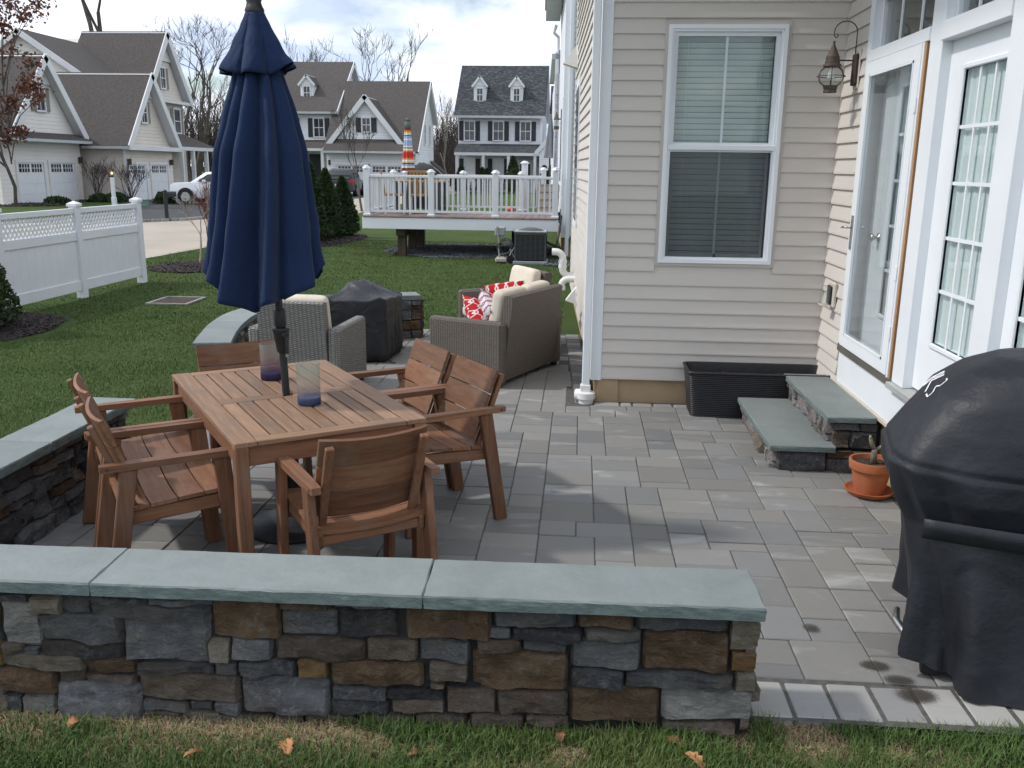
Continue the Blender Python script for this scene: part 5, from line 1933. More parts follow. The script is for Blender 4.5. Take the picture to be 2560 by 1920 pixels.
stm = st.build('stem', 'cactus_skin', pot, smooth=True)
rb = random.Random(4)
bd = MB()
for (bx_, bz_) in ((-0.024, 0.350), (0.084, 0.322), (0.06, 0.312), (-0.018, 0.335)):
    for _ in range(7):
        a = rb.uniform(0, 2 * PI)
        p = Vector((bx_ + rb.uniform(-.006, .006), rb.uniform(-.008, .008), bz_ + rb.uniform(-.006, .006)))
        q_ = p + Vector((0.010 * math.cos(a), 0.010 * math.sin(a), 0.012))
        bd.tube([p, (p + q_) / 2, q_], [0.003, 0.004, 0.0008], 5)
bd.build('leaf_buds', 'bud_green', stm)

# ------------------------------------------------------------------ covered grill on the right
bbq = thing('covered_grill', 'barbecue grill under a black cover with partly visible white lettering', 'grill', (1.845, 3.37, 0), R_(-14))
# profile: half width along x and depth along y for a set of heights
tabx = [(1.262, 0.02), (1.258, 0.14), (1.240, 0.27), (1.185, 0.385), (1.10, 0.475), (0.98, 0.555), (0.85, 0.635), (0.74, 0.605), (0.62, 0.555), (0.42, 0.510), (0.15, 0.480), (0.0, 0.475)]
taby = [(1.262, 0.02), (1.258, 0.10), (1.245, 0.17), (1.20, 0.235), (1.10, 0.295), (0.98, 0.335), (0.85, 0.365), (0.74, 0.35), (0.62, 0.30), (0.42, 0.31), (0.15, 0.33), (0.0, 0.345)]


def lin(z, tab):
    for (z1, r1), (z0, r0) in zip(tab[:-1], tab[1:]):
        if z0 <= z <= z1:
            return r0 + (r1 - r0) * (z - z0) / (z1 - z0)
    return tab[0][1] if z > tab[0][0] else tab[-1][1]


def bbq_fn(u_, v_):
    th = 2 * PI * u_
    c, s_ = math.cos(th), math.sin(th)
    e = 0.42 if v_ > 0.25 else 0.42 + (0.25 - v_) * 1.6
    z = 1.262 * (1 - v_) ** 1.0
    z = 1.262 - 1.262 * (v_ ** 1.35)
    hem = 0.0
    # the hem is caught up at the far left corner
    lift = max(0.0, -c) * max(0.0, s_ * 0.4 + 0.75) * 0.17
    z = lift + (1.262 - lift) * z / 1.262
    hx, hy = lin(z, tabx), lin(z, taby)
    x = math.copysign(abs(c) ** e, c) * hx
    y = math.copysign(abs(s_) ** e, s_) * hy
    low = max(0.0, min(1.0, (0.62 - z) / 0.5))
    tri = lambda q: 2 / PI * math.asin(math.sin(q))
    fold = 0.066 * low * tri(7 * th + 1.2 + 1.6 * z) + 0.018 * low * tri(16 * th + 0.4 - 4 * z)
    mid = math.exp(-((z - 0.72) / 0.12) ** 2)
    fold += 0.018 * mid * tri(12 * th + 6 * z)
    fold += 0.012 * float(vnoise(9 + 3 * c + 2 * z, 9 + 3 * s_ + 3 * z, 6) - 0.5) * 2
    # diagonal drag lines over the hood
    fold += 0.013 * tri(13 * z + 4 * th + 1.0) * max(0.0, min(1.0, (z - 0.75) * 3)) * max(0.0, min(1.0, (1.2 - z) * 4))
    # a crease where the cover leaves the shelf
    fold -= 0.010 * math.exp(-((z - 0.845 + 0.02 * c) / 0.012) ** 2)
    return (x * (1 + fold / max(hx, .1) * 0.6) + c * fold * 0.3, y + s_ * fold, z)


MB().grid(bbq_fn, 160, 120, True).build('cover_cloth', 'cover_black', bbq, smooth=True)
# velcro strap across the near side
st_ = MB()
def strap_fn(u_, v_):
    x = -0.50 + 1.0 * u_
    return (x, -0.338 - 0.010 * math.sin(u_ * 7) * 0.4 - 0.030 * (1 - abs(2 * u_ - 0.9)) - 0.012 * v_, 0.600 + 0.078 * v_ - 0.02 * u_)
st_.grid(strap_fn, 24, 3)
so_ = st_.build('strap', 'cover_black', bbq, smooth=True)
sm = so_.modifiers.new('thick', 'SOLIDIFY')
sm.thickness = 0.006
# foot of the cart showing below the lifted hem
MB().tube([(-0.505, 0.04, 0.125), (-0.515, -0.05, 0.118), (-0.49, -0.13, 0.112), (-0.45, -0.16, 0.108)], [0.014, 0.017, 0.017, 0.012], 10).build('cart_rail', 'steel', bbq, smooth=True)
for (x, y) in ((-0.44, 0.05), (-0.40, -0.22), (0.40, -0.22), (0.40, 0.2)):
    MB().lathe([(0.0, -0.03), (0.045, -0.03), (0.05, -0.02), (0.05, 0.02), (0.045, 0.03), (0, 0.03)], 18).xf(Matrix.Translation((x, y, 0.05)) @ Matrix.Rotation(PI / 2, 4, 'Y')).build('wheel', 'tyre', bbq, smooth=True, auto=40)
MB().box(-0.42, 0.42, -0.2, 0.2, 0.10, 0.16).build('cart_shelf', 'black_metal', bbq)


# white lettering on the hood's left slope: strokes following the cloth
def on_hood(a, h_):
    """point on the cover at angle a (deg) and height h_, pushed 2 mm off"""
    th = math.radians(a)
    best = None
    u_ = th / (2 * PI) % 1.0
    lo, hi_ = 0.0, 1.0
    for _ in range(30):
        m_ = (lo + hi_) / 2
        if bbq_fn(u_, m_)[2] > h_:
            lo = m_
        else:
            hi_ = m_
    p = Vector(bbq_fn(u_, lo))
    n_ = Vector((p.x, p.y * 1.4, 0.25)).normalized()
    return p + n_ * 0.003


def stroke(mb, pts, w):
    P = [on_hood(a, z) for a, z in pts]
    for p, q_ in zip(P[:-1], P[1:]):
        d = (q_ - p).normalized()
        n_ = Vector((-0.75, -0.1, 0.65)).normalized()
        s_ = d.cross(n_).normalized() * w / 2
        mb.add([p - s_, p + s_, q_ + s_, q_ - s_], [(0, 1, 2, 3)])
letters = MB()
for a0 in (171, 178.5):
    stroke(letters, [(a0, 1.135), (a0 - 1, 1.10), (a0 + 1.5, 1.07)], 0.009)
    stroke(letters, [(a0 + 2.2, 1.135), (a0 + 4.2, 1.135), (a0 + 4.6, 1.115), (a0 + 2.4, 1.105), (a0 + 4.8, 1.09), (a0 + 4.0, 1.07), (a0 + 1.8, 1.07)], 0.007)
letters.build('lettering', 'letter_white', bbq)

# ------------------------------------------------------------------ wall lantern and outlet box
lan = thing('wall_lantern', 'weathered onion lantern with wire cage beside the patio door', 'lantern', (DX, 6.93, 2.60))
MB().cbox(-0.028, -0.014, -0.055, 0.055, -0.125, 0.145, 0.006).build('siding_block', 'tan_plastic', lan)
MB().cbox(-0.052, -0.0285, -0.045, 0.045, -0.10, 0.115, 0.006).build('back_plate', 'dark_iron', lan)
cx_ = -0.20
MB().tube([(-0.052, 0.0, 0.07), (cx_ + 0.04, 0.0, 0.072)], 0.0055, 8).build('arm', 'dark_iron', lan)
pts = [(-0.045, 0, 0.11), (-0.045, 0, 0.26)] + [(-0.125 + 0.08 * math.cos(a), 0, 0.26 + 0.075 * math.sin(a)) for a in np.linspace(0.2, PI, 10)] + [(cx_ - 0.002, 0, 0.235), (cx_ + 0.012, 0, 0.222), (cx_ + 0.024, 0, 0.236), (cx_ + 0.014, 0, 0.25)]
MB().tube(pts, 0.004, 8).build('scroll', 'dark_iron', lan, smooth=True)
cap = MB().lathe([(0.0, 0.205), (0.009, 0.20), (0.009, 0.178), (0.013, 0.168), (0.043, 0.100), (0.047, 0.096), (0.047, 0.066), (0.051, 0.062), (0.051, 0.050), (0.060, 0.045), (0.066, 0.030), (0.05, 0.024), (0, 0.024)], 24, (cx_, 0, 0)).build('cap', 'rust_brown', lan, smooth=True, auto=35)
MB().lathe([(0.045, 0.026), (0.080, 0.000), (0.094, -0.038), (0.084, -0.076), (0.048, -0.102)], 28, (cx_, 0, 0), cap=False).build('globe', 'clear_glass', lan, smooth=True)
for k in range(6):
    a = PI * k / 3 + 0.3
    MB().tube([(cx_ + r_ * math.cos(a), r_ * math.sin(a), z) for r_, z in ((0.048, 0.028), (0.084, 0.001), (0.098, -0.038), (0.088, -0.077), (0.050, -0.104))], 0.0032, 6).build('cage_wire', 'dark_iron', lan, smooth=True)
MB().tube([(cx_ + 0.098 * math.cos(2 * PI * k / 24), 0.098 * math.sin(2 * PI * k / 24), -0.038) for k in range(25)], 0.0026, 6, False).build('cage_ring', 'dark_iron', lan, smooth=True)
MB().lathe([(0.0, -0.150), (0.046, -0.150), (0.047, -0.136), (0.043, -0.133), (0.047, -0.122), (0.050, -0.118), (0.050, -0.10), (0.0, -0.10)], 24, (cx_, 0, 0)).build('base_cup', 'rust_brown', lan, smooth=True, auto=35)
MB().lathe([(0.0, -0.065), (0.022, -0.055), (0.026, -0.035), (0.022, 0.0), (0.016, 0.02), (0.016, 0.03)], 18, (cx_, 0, 0)).build('bulb', 'bulb_white', lan, smooth=True)

ob = thing('outlet_box', 'beige outdoor outlet box with clear cover between window and doors', 'outlet', (DX, 6.98, 0.985))
MB().cbox(-0.045, -0.014, -0.075, 0.075, -0.095, 0.095, 0.010).build('mounting_block', 'tan_plastic', ob)
MB().cbox(-0.060, -0.0455, -0.05, 0.05, -0.075, 0.07, 0.006).build('back_box', 'black_metal', ob)
MB().cbox(-0.115, -0.061, -0.045, 0.045, -0.072, 0.065, 0.012).build('clear_cover', 'clear_glass', ob)
MB().cbox(-0.12, -0.046, -0.055, 0.055, -0.083, -0.0765, 0.002).build('lower_lip', 'tan_plastic', ob)
# ------------------------------------------------------------------ white privacy fence with lattice top (runs straight away at x = -7.28)
fence = thing('privacy_fence', 'white vinyl privacy fence with lattice top left of the lawn', 'fence')
FX = -7.28
FP = [8.94, 10.78, 12.62, 14.46]
for k, y in enumerate(FP):
    mb = MB().cbox(FX - 0.06, FX + 0.06, y - 0.06, y + 0.06, -0.1, 1.275, 0.006)
    po = mb.build('post', 'white_vinyl', fence)
    MB().add([(FX - .075, y - .075, 1.276), (FX + .075, y - .075, 1.276), (FX + .075, y + .075, 1.276), (FX - .075, y + .075, 1.276), (FX - .075, y - .075, 1.315), (FX + .075, y - .075, 1.315), (FX + .075, y + .075, 1.315), (FX - .075, y + .075, 1.315), (FX, y, 1.355)],
             [(3, 2, 1, 0), (0, 1, 5, 4), (1, 2, 6, 5), (2, 3, 7, 6), (3, 0, 4, 7), (4, 5, 8), (5, 6, 8), (6, 7, 8), (7, 4, 8)]).build('post_cap', 'white_vinyl', po)
for y0, y1 in zip(FP[:-1], FP[1:]):
    a, c = y0 + 0.06, y1 - 0.06
    MB().cbox(FX - 0.03, FX + 0.03, a, c, 0.065, 0.215, 0.005).build('bottom_rail', 'white_vinyl', fence)
    MB().cbox(FX - 0.03, FX + 0.03, a, c, 0.79, 0.915, 0.005).build('middle_rail', 'white_vinyl', fence)
    MB().cbox(FX - 0.028, FX + 0.028, a, c, 1.175, 1.25, 0.005).build('top_rail', 'white_vinyl', fence)
    n = 10
    for i in range(n):
        ya, yb = a + (c - a) * i / n, a + (c - a) * (i + 1) / n
        MB().cbox(FX - 0.012, FX + 0.012, ya + 0.0005, yb - 0.0005, 0.2155, 0.7895, 0.0015).build('board', 'white_vinyl', fence)
    H = 1.175 - 0.915
    for sgn, xo in ((1, 0.004), (-1, -0.004)):
        k = int((c - a + H) / 0.088)
        for i in range(k):
            b0 = a - H + (i + 0.5) * 0.088
            p0, p1 = b0, b0 + H * 0.75
            if sgn < 0:
                p0, p1 = p1, p0
            # clip to the bay
            za, zb = 0.915, 1.175
            def clip(p0, p1, za, zb):
                if p0 > p1:
                    q0, q1, zA, zB = p1, p0, zb, za
                else:
                    q0, q1, zA, zB = p0, p1, za, zb
                if q1 <= a or q0 >= c: return None
                if q0 < a:
                    f = (a - q0) / (q1 - q0); zA += (zB - zA) * f; q0 = a
                if q1 > c:
                    f = (c - q0) / (q1 - q0); zB = zA + (zB - zA) * f; q1 = c
                return (q0, zA, q1, zB)
            r = clip(p0, p1, za, zb)
            if r and r[2] - r[0] > 0.02:
                MB().bar((FX + xo, r[0], r[1]), (FX + xo, r[2], r[3]), 0.034, 0.007, (1, 0, 0)).build('lattice_strip', 'white_vinyl', fence)

# drain grate in the lawn
gr = thing('drain_grate', 'square rusty drain grate with pale rim sunk in the lawn', 'grate', (-5.77, 12.42, -0.035), 0.02)
ring(MB(), -0.30, 0.30, -0.36, 0.36, 0.045, 0, 0.02).xf(Matrix(((1, 0, 0, 0), (0, 0, 1, 0), (0, 1, 0, 0), (0, 0, 0, 1)))).build('rim', 'kerb_block', gr)
MB().box(-0.26, 0.26, -0.32, 0.32, -0.02, -0.008).build('pit', 'core_mortar', gr)
for i in range(13):
    x = -0.24 + i * 0.04
    MB().box(x - 0.011, x + 0.011, -0.314, 0.314, -0.005, 0.008).build('bar', 'rust_brown', gr)

# ------------------------------------------------------------------ mulch beds
def chips(name, poly_fn, n, size, m, base_m, outline, z0, label, cat, parent_kind='stuff', seed=1):
    """bed of loose chips: one mesh nobody could count"""
    r = np.random.default_rng(seed)
    mb = MB()
    k = 0
    xs_ = [p[0] for p in outline]; ys_ = [p[1] for p in outline]
    V = []; F = []
    while k < n:
        x = r.uniform(min(xs_), max(xs_)); y = r.uniform(min(ys_), max(ys_))
        hh = poly_fn(x, y)
        if hh is None:
            continue
        a = r.uniform(0, PI); t = r.normal(0, 0.35); s_ = size * r.uniform(0.5, 1.5)
        d = Vector((math.cos(a), math.sin(a), t)).normalized() * s_
        e = Vector((-math.sin(a), math.cos(a), r.normal(0, .4))).normalized() * s_ * r.uniform(0.3, 0.6)
        p = Vector((x, y, z0 + hh + r.uniform(0, size * 0.7)))
        b0 = len(V)
        V += [p - d - e, p + d - e * .6, p + d * 1.1 + e, p - d * .8 + e, p + Vector((0, 0, s_ * .45))]
        F += [(b0, b0 + 1, b0 + 4), (b0 + 1, b0 + 2, b0 + 4), (b0 + 2, b0 + 3, b0 + 4), (b0 + 3, b0, b0 + 4)]
        k += 1
    mb.add(V, F)
    o = mb.build(name, m)
    return tag(o, label, cat, None, 'stuff')


def ellipse_bed(cx, cy, rx, ry, h):
    def fn(x, y):
        q = ((x - cx) / rx) ** 2 + ((y - cy) / ry) ** 2
        w = 1 + 0.25 * (float(vnoise(x * 2.5 + 9, y * 2.5 + 9, 7)) - 0.5)
        return None if q > w else h * max(0, 1 - q)
    return fn, [(cx - rx * 1.15, cy - ry * 1.15), (cx + rx * 1.15, cy + ry * 1.15)]


def bed(cx, cy, rx, ry, h, n, size, label, seed, chipm='mulch_chip', basem='mulch_base', nm='mulch_bed', cat='mulch'):
    mb = MB()
    def fn(u_, v_):
        th = 2 * PI * u_
        w = 0.97 + 0.08 * math.sin(3 * th + seed) + 0.05 * math.sin(7 * th)
        x, y = cx + rx * w * v_ * math.cos(th), cy + ry * w * v_ * math.sin(th)
        return (x, y, -0.040 + h * (1 - v_ ** 2) + 0.006)
    b_ = mb.grid(fn, 40, 8, True).build('bed_soil', basem, None, smooth=True)
    b_['kind'] = 'structure'
    f, ol = ellipse_bed(cx, cy, rx, ry, h)
    return chips(nm, f, n, size, chipm, basem, ol, -0.036, label, cat, seed=seed)


bed(-7.15, 10.0, 0.95, 1.05, 0.10, 4800, 0.022, 'dark mulch round the arborvitae at the left edge', 3)
bed(-7.3, 16.75, 0.85, 1.0, 0.06, 2600, 0.026, 'dark mulch round the bare young tree past the fence', 4)
bed(-6.55, 23.6, 0.75, 2.2, 0.04, 1600, 0.03, 'dark mulch under the row of arborvitae', 5)
bed(-2.6, 21.2, 2.0, 1.75, 0.01, 9000, 0.024, 'dark gravel under the neighbouring deck, its tone deepened for the shade', 6, 'gravel_chip', 'mulch_base', 'gravel_bed', 'gravel')
bed(-0.42, 18.75, 0.42, 0.55, 0.01, 900, 0.024, 'dark gravel beside the air conditioner', 7, 'gravel_chip', 'mulch_base', 'gravel_bed', 'gravel')
bed(-25.0, 39.5, 1.4, 1.5, 0.05, 500, 0.06, 'mulch round the young oak by the far garage', 8)
bed(-23.7, 44.6, 1.9, 0.9, 0.05, 500, 0.06, 'mulch under the bare shrubs at the far house wall', 9)


# ------------------------------------------------------------------ foliage
def leaf_mesh(P, N, size, r, aspect=1.6):
    """many small leaf quads at points P with rough normals N (numpy)"""
    n = len(P)
    d = r.normal(0, 1, (n, 3))
    d += N * 0.6
    d[:, 2] += 0.35
    d /= np.linalg.norm(d, axis=1)[:, None]
    e = np.cross(d, r.normal(0, 1, (n, 3)))
    e /= np.linalg.norm(e, axis=1)[:, None]
    s_ = size * r.uniform(0.6, 1.35, (n, 1))
    A = P - e * s_ * 0.5
    B = P + d * s_ * aspect * 0.5 - e * 0
    C_ = P + d * s_ * aspect
    D = P + e * s_ * 0.5 + d * s_ * aspect * 0.5
    V = np.stack([P, P + d * s_ * aspect * .5 - e * s_ * .5, C_, D], 1).reshape(-1, 3)
    F = np.arange(4 * n).reshape(-1, 4)
    return V, F


def raw_obj(name, V, F, m, parent=None):
    me = bpy.data.meshes.new(name)
    V = np.ascontiguousarray(V, dtype=np.float32)
    F = np.ascontiguousarray(F, dtype=np.int32)
    k = F.shape[1]
    me.vertices.add(len(V))
    me.vertices.foreach_set('co', V.ravel())
    me.loops.add(F.size)
    me.loops.foreach_set('vertex_index', F.ravel())
    me.polygons.add(len(F))
    me.polygons.foreach_set('loop_start', np.arange(0, F.size, k, dtype=np.int32))
    me.polygons.foreach_set('loop_total', np.full(len(F), k, dtype=np.int32))
    me.update(calc_edges=True)
    me.materials.append(M[m])
    o = bpy.data.objects.new(name, me)
    COL.objects.link(o)
    if parent is not None:
        o.parent = parent
    return o


def conifer(name, label, loc, h, rad, n, size, seed, m='arborvitae_leaf', group=None, cat='arborvitae', power=0.75):
    t_ = thing(name, label, cat, loc, 0, group)
    r = np.random.default_rng(seed)
    MB().tube([(0, 0, 0), (0.01, 0, h * 0.5), (0, 0, h * 0.93)], [rad * 0.12, rad * 0.08, 0.01], 7).build('trunk', 'bark_grey', t_)
    v_ = r.uniform(0, 1, n) ** 0.75
    th = r.uniform(0, 2 * PI, n)
    prof_r = rad * np.clip((1 - v_) ** power, 0.03, 1) * np.clip(v_ / 0.08, 0.55, 1)
    bumps = 1 + 0.28 * (vnoise(th * 2.2 + 30, v_ * h * 3.2 + seed, 3) - 0.5) + 0.16 * (vnoise(th * 6 + 10, v_ * h * 9, 5) - 0.5)
    rr = prof_r * bumps * (1 - 0.42 * r.uniform(0, 1, n) ** 2.2)
    P = np.stack([rr * np.cos(th), rr * np.sin(th), v_ * h * 0.99 + 0.03], 1)
    N = np.stack([np.cos(th), np.sin(th), 0.6 + 0 * th], 1)
    V, F = leaf_mesh(P, N, size, r)
    raw_obj('crown', V, F, m, t_)
    # dim inner mass so that no daylight shows through the middle
    MB().lathe([(rad * 0.6, 0.1)] + [(rad * 0.72 * (1 - k / 8) ** power + 0.005, 0.1 + (h * 0.9) * k / 8) for k in range(1, 8)] + [(0.0, h * 0.93)], 10).build('inner_crown', m, t_)
    return t_


conifer('arborvitae', 'dense dark arborvitae cut off by the left edge of the picture', (-6.93, 9.60, -0.02), 1.50, 0.56, 25000, 0.026, 1)
for k, (x, y, h, r_) in enumerate([(-7.0, 21.9, 2.15, 0.50), (-6.85, 22.7, 1.95, 0.50), (-6.70, 23.6, 1.78, 0.50), (-6.52, 24.6, 1.58, 0.48)]):
    conifer('arborvitae', ['tallest arborvitae of the hedge, partly behind the navy umbrella', 'second arborvitae of the hedge from the navy umbrella', 'third arborvitae of the hedge from the navy umbrella', 'arborvitae at the right end of the hedge by the deck'][k],
            (x, y, -0.03), h, r_, 9000, 0.045, 20 + k, group='arborvitae hedge left of the deck')
for k, (x, y, h, r_) in enumerate([(-9.3, 70.5, 1.9, 0.75), (-7.7, 70.8, 1.8, 0.6), (-7.3, 70.3, 1.7, 0.6), (-5.3, 70.6, 2.7, 0.8), (-2.9, 70.5, 2.0, 0.5), (-2.4, 70.7, 2.0, 0.5), (-11.0, 62.0, 2.0, 0.6), (-11.6, 62.4, 1.5, 0.5)]):
    conifer('evergreen_shrub', ['pointed evergreen left of the far porch', 'left of two pointed evergreens before the porch column', 'right of two pointed evergreens before the porch column', 'tall pointed evergreen before the far front door', 'left small evergreen at the far right of the porch', 'right small evergreen at the far right of the porch', 'tall evergreen by the corner of the middle garage', 'low evergreen by the corner of the middle garage'][k],
            (x, y, -0.04), h, r_, 1800, 0.10, 40 + k, 'yew_leaf', 'evergreens before the far houses', 'evergreen')


def branch_tree(name, label, loc, h, seed, m='bark_grey', spread=0.55, levels=5, trunk=0.3, r0=0.16, up=0.25, kids=(2, 3), shrink=0.72, cat='tree', group=None, twist=0.25, nseg=3, lean=0.0, stems=1, minr=0.006):
    t_ = thing(name, label, cat, loc, 0, group)
    r = random.Random(seed)
    mb = MB(); tw = MB()
    def grow(p, d, L, rad, lev):
        pts = [p]; rs_ = [rad]
        q = p
        dd = d.copy()
        for i in range(nseg):
            dd = (dd + Vector((r.uniform(-1, 1), r.uniform(-1, 1), r.uniform(-.6, 1) * 0.6 + up * 0.4)) * twist).normalized()
            q = q + dd * (L / nseg)
            pts.append(q); rs_.append(max(minr * 0.6, rad * (1 - 0.36 * (i + 1) / nseg)))
        (mb if lev < 2 else tw).tube(pts, rs_, 7 if lev < 2 else (5 if lev < 4 else 3), cap=False)
        if lev >= levels:
            return
        n = r.randint(*kids)
        for k in range(n):
            a = r.uniform(0, 2 * PI)
            x_ = dd.orthogonal().normalized()
            y_ = dd.cross(x_)
            s_ = spread * r.uniform(0.6, 1.35)
            nd = (dd + (x_ * math.cos(a) + y_ * math.sin(a)) * s_ + Vector((0, 0, up))).normalized()
            st = r.choice([len(pts) - 1, len(pts) - 1, len(pts) - 2])
            grow(pts[st], nd, L * shrink * r.uniform(0.75, 1.2), max(minr, rs_[st] * (0.78 if n < 3 else 0.66)), lev + 1)
    for s_ in range(stems):
        d = Vector((lean + (r.uniform(-.5, .5) if stems > 1 else 0), (r.uniform(-.5, .5) if stems > 1 else 0), 1)).normalized()
        grow(Vector((r.uniform(-.05, .05) * (stems > 1), r.uniform(-.05, .05) * (stems > 1), 0)), d, h * trunk, r0, 0)
    mb.build('trunk', m, t_, smooth=True)
    if tw.v:
        tw.build('crown', m, t_, smooth=False)
    return t_


branch_tree('bare_tree', 'tall bare tree rising behind the left house roof', (-37.6, 66, 0), 17, 5, trunk=0.48, r0=0.42, levels=6, spread=0.5, minr=0.018, up=0.3)
branch_tree('bare_tree', 'forked bare tree beside the left house gable', (-31.3, 72, 0), 15, 12, trunk=0.30, r0=0.36, levels=6, spread=0.62, minr=0.015, up=0.22, stems=2, twist=0.38)
branch_tree('bare_tree', 'slender bare tree behind the left house, right of the first', (-27.6, 76, 0), 13, 33, trunk=0.34, r0=0.25, levels=6, spread=0.55, minr=0.014)
branch_tree('bare_tree', 'bare tree with crooked upright limbs behind the middle house', (-21.6, 95, 0), 13.2, 17, trunk=0.42, r0=0.40, levels=6, spread=0.7, minr=0.02, twist=0.45, up=0.35)
branch_tree('bare_tree', 'vase-shaped bare tree behind the middle house roof end', (-17.3, 95, 0), 12.0, 24, trunk=0.40, r0=0.36, levels=6, spread=0.42, minr=0.018, up=0.45)
branch_tree('bare_tree', 'small bare treetop above the middle house ridge', (-26.5, 100, 0), 11.5, 29, trunk=0.42, r0=0.28, levels=5, spread=0.45, minr=0.02, up=0.4)
branch_tree('bare_tree', 'thin pale bare tree at the left corner of the dark-roofed house', (-10.3, 70, 0), 7.5, 31, 'bark_pale', trunk=0.40, r0=0.07, levels=5, spread=0.25, minr=0.014, up=0.6)
branch_tree('young_tree', 'young bare tree with upswept twigs before the middle garage', (-9.45, 38.8, -0.04), 4.9, 9, 'bark_grey', trunk=0.30, r0=0.055, levels=6, spread=0.36, minr=0.008, up=0.35, kids=(2, 3))
branch_tree('young_tree', 'small pale bare tree in mulch beyond the white fence', (-7.33, 16.9, -0.02), 1.95, 14, 'bark_pale', trunk=0.30, r0=0.024, levels=5, spread=0.6, minr=0.0045, up=0.18, kids=(2, 4), twist=0.25)
branch_tree('red_twig_shrub', 'reddish bare shrub behind the small pale tree', (-7.55, 18.2, -0.02), 1.5, 15, 'twig_red', trunk=0.42, r0=0.012, levels=3, spread=0.35, minr=0.005, up=0.45, kids=(2, 3), stems=14, cat='shrub')
branch_tree('bare_shrub', 'bare round shrub at the far beige wall, left of the lamp post', (-24.55, 44.9, -0.04), 1.9, 18, 'twig_brown', trunk=0.40, r0=0.025, levels=4, spread=0.45, minr=0.008, up=0.3, stems=9, cat='shrub', group='bare shrubs at the far house')
branch_tree('bare_shrub', 'bare round shrub at the far beige wall, right of the lamp post', (-22.75, 44.7, -0.04), 1.8, 19, 'twig_brown', trunk=0.40, r0=0.025, levels=4, spread=0.5, minr=0.008, up=0.28, stems=9, cat='shrub', group='bare shrubs at the far house')

# young oak still holding its brown leaves
oak = branch_tree('young_oak', 'young oak with brown withered leaves at the top left corner', (-24.75, 38.3, -0.04), 8.6, 44, 'bark_grey', trunk=0.30, r0=0.085, levels=4, spread=0.75, minr=0.012, up=0.28, kids=(2, 3))
rl = np.random.default_rng(6)
ob_ = MB()
Ps = []
for (cx, cz, sp, n_) in ((1.9, 8.2, 0.45, 130), (0.4, 8.3, 0.55, 170), (1.2, 7.9, 0.4, 90), (0.2, 7.4, 0.4, 120), (0.7, 6.4, 0.35, 60), (1.1, 6.0, 0.35, 90), (1.5, 5.0, 0.42, 150), (0.7, 5.1, 0.4, 120), (0.2, 4.3, 0.4, 120), (1.75, 4.5, 0.28, 50), (-0.3, 5.6, 0.5, 120), (0.55, 3.1, 0.30, 110), (0.0, 2.9, 0.35, 90), (-0.6, 3.6, 0.5, 120), (-1.2, 5, 0.7, 160), (-1.4, 7, 0.8, 180)):
    cy = rl.uniform(-0.5, 0.5)
    zb_ = max(1.6, cz * 0.62)
    ob_.tube([(0.02, 0.02, zb_), (cx * .45, cy * .5, zb_ + (cz - zb_) * .6), (cx, cy, cz)], [0.035, 0.022, 0.008], 5, False)
    pts = np.array([cx, cy, cz]) + rl.normal(0, sp * 0.55, (n_, 3))
    for q_ in pts[::6]:
        ob_.tube([(cx, cy, cz), tuple(q_)], [0.008, 0.004], 3, False)
    Ps.append(pts)
ob_.build('branches', 'bark_grey', oak)
P = np.concatenate(Ps)
N = rl.normal(0, 1, P.shape)
V, F = leaf_mesh(P, N, 0.115, rl, 1.6)
raw_obj('leaves', V, F, 'leaf_dry', oak)


def pine(name, label, loc, h, seed):
    t_ = thing(name, label, 'pine tree', loc, 0, 'pines behind the left house')
    r = np.random.default_rng(seed)
    MB().tube([(0, 0, 0), (0.1, 0, h * .5), (0, 0, h)], [0.25, 0.16, 0.03], 7).build('trunk', 'bark_grey', t_)
    Ps = []
    br = MB()
    for k in range(46):
        z = h * r.uniform(0.22, 0.98)
        L = (1 - z / h) ** 0.7 * h * 0.26 + 0.4
        a = r.uniform(0, 2 * PI)
        e = np.array([math.cos(a) * L, math.sin(a) * L, r.uniform(-0.1, 0.45)])
        br.tube([(0, 0, z), (e[0] * .5, e[1] * .5, z + e[2] * .3), (e[0], e[1], z + e[2])], [0.05, 0.035, 0.015], 4, False)
        for f in (0.45, 0.65, 0.85, 1.0):
            Ps.append(np.array([0, 0, z]) + e * f + r.normal(0, 0.22, (26, 3)))
    br.build('branches', 'bark_grey', t_)
    P = np.concatenate(Ps)
    V, F = leaf_mesh(P, r.normal(0, 1, P.shape), 0.15, r, 2.4)
    raw_obj('crown', V, F, 'pine_leaf', t_)


pine('pine_tree', 'dark pine behind the navy umbrella, left of its canopy', (-25.6, 78, 0), 10.5, 3)
pine('pine_tree', 'lower dark pine beside the left house porch', (-28.6, 80, 0), 9.0, 4)
pine('pine_tree', 'pine standing farthest right in the gap behind the umbrella', (-22.8, 82, 0), 9.5, 8)

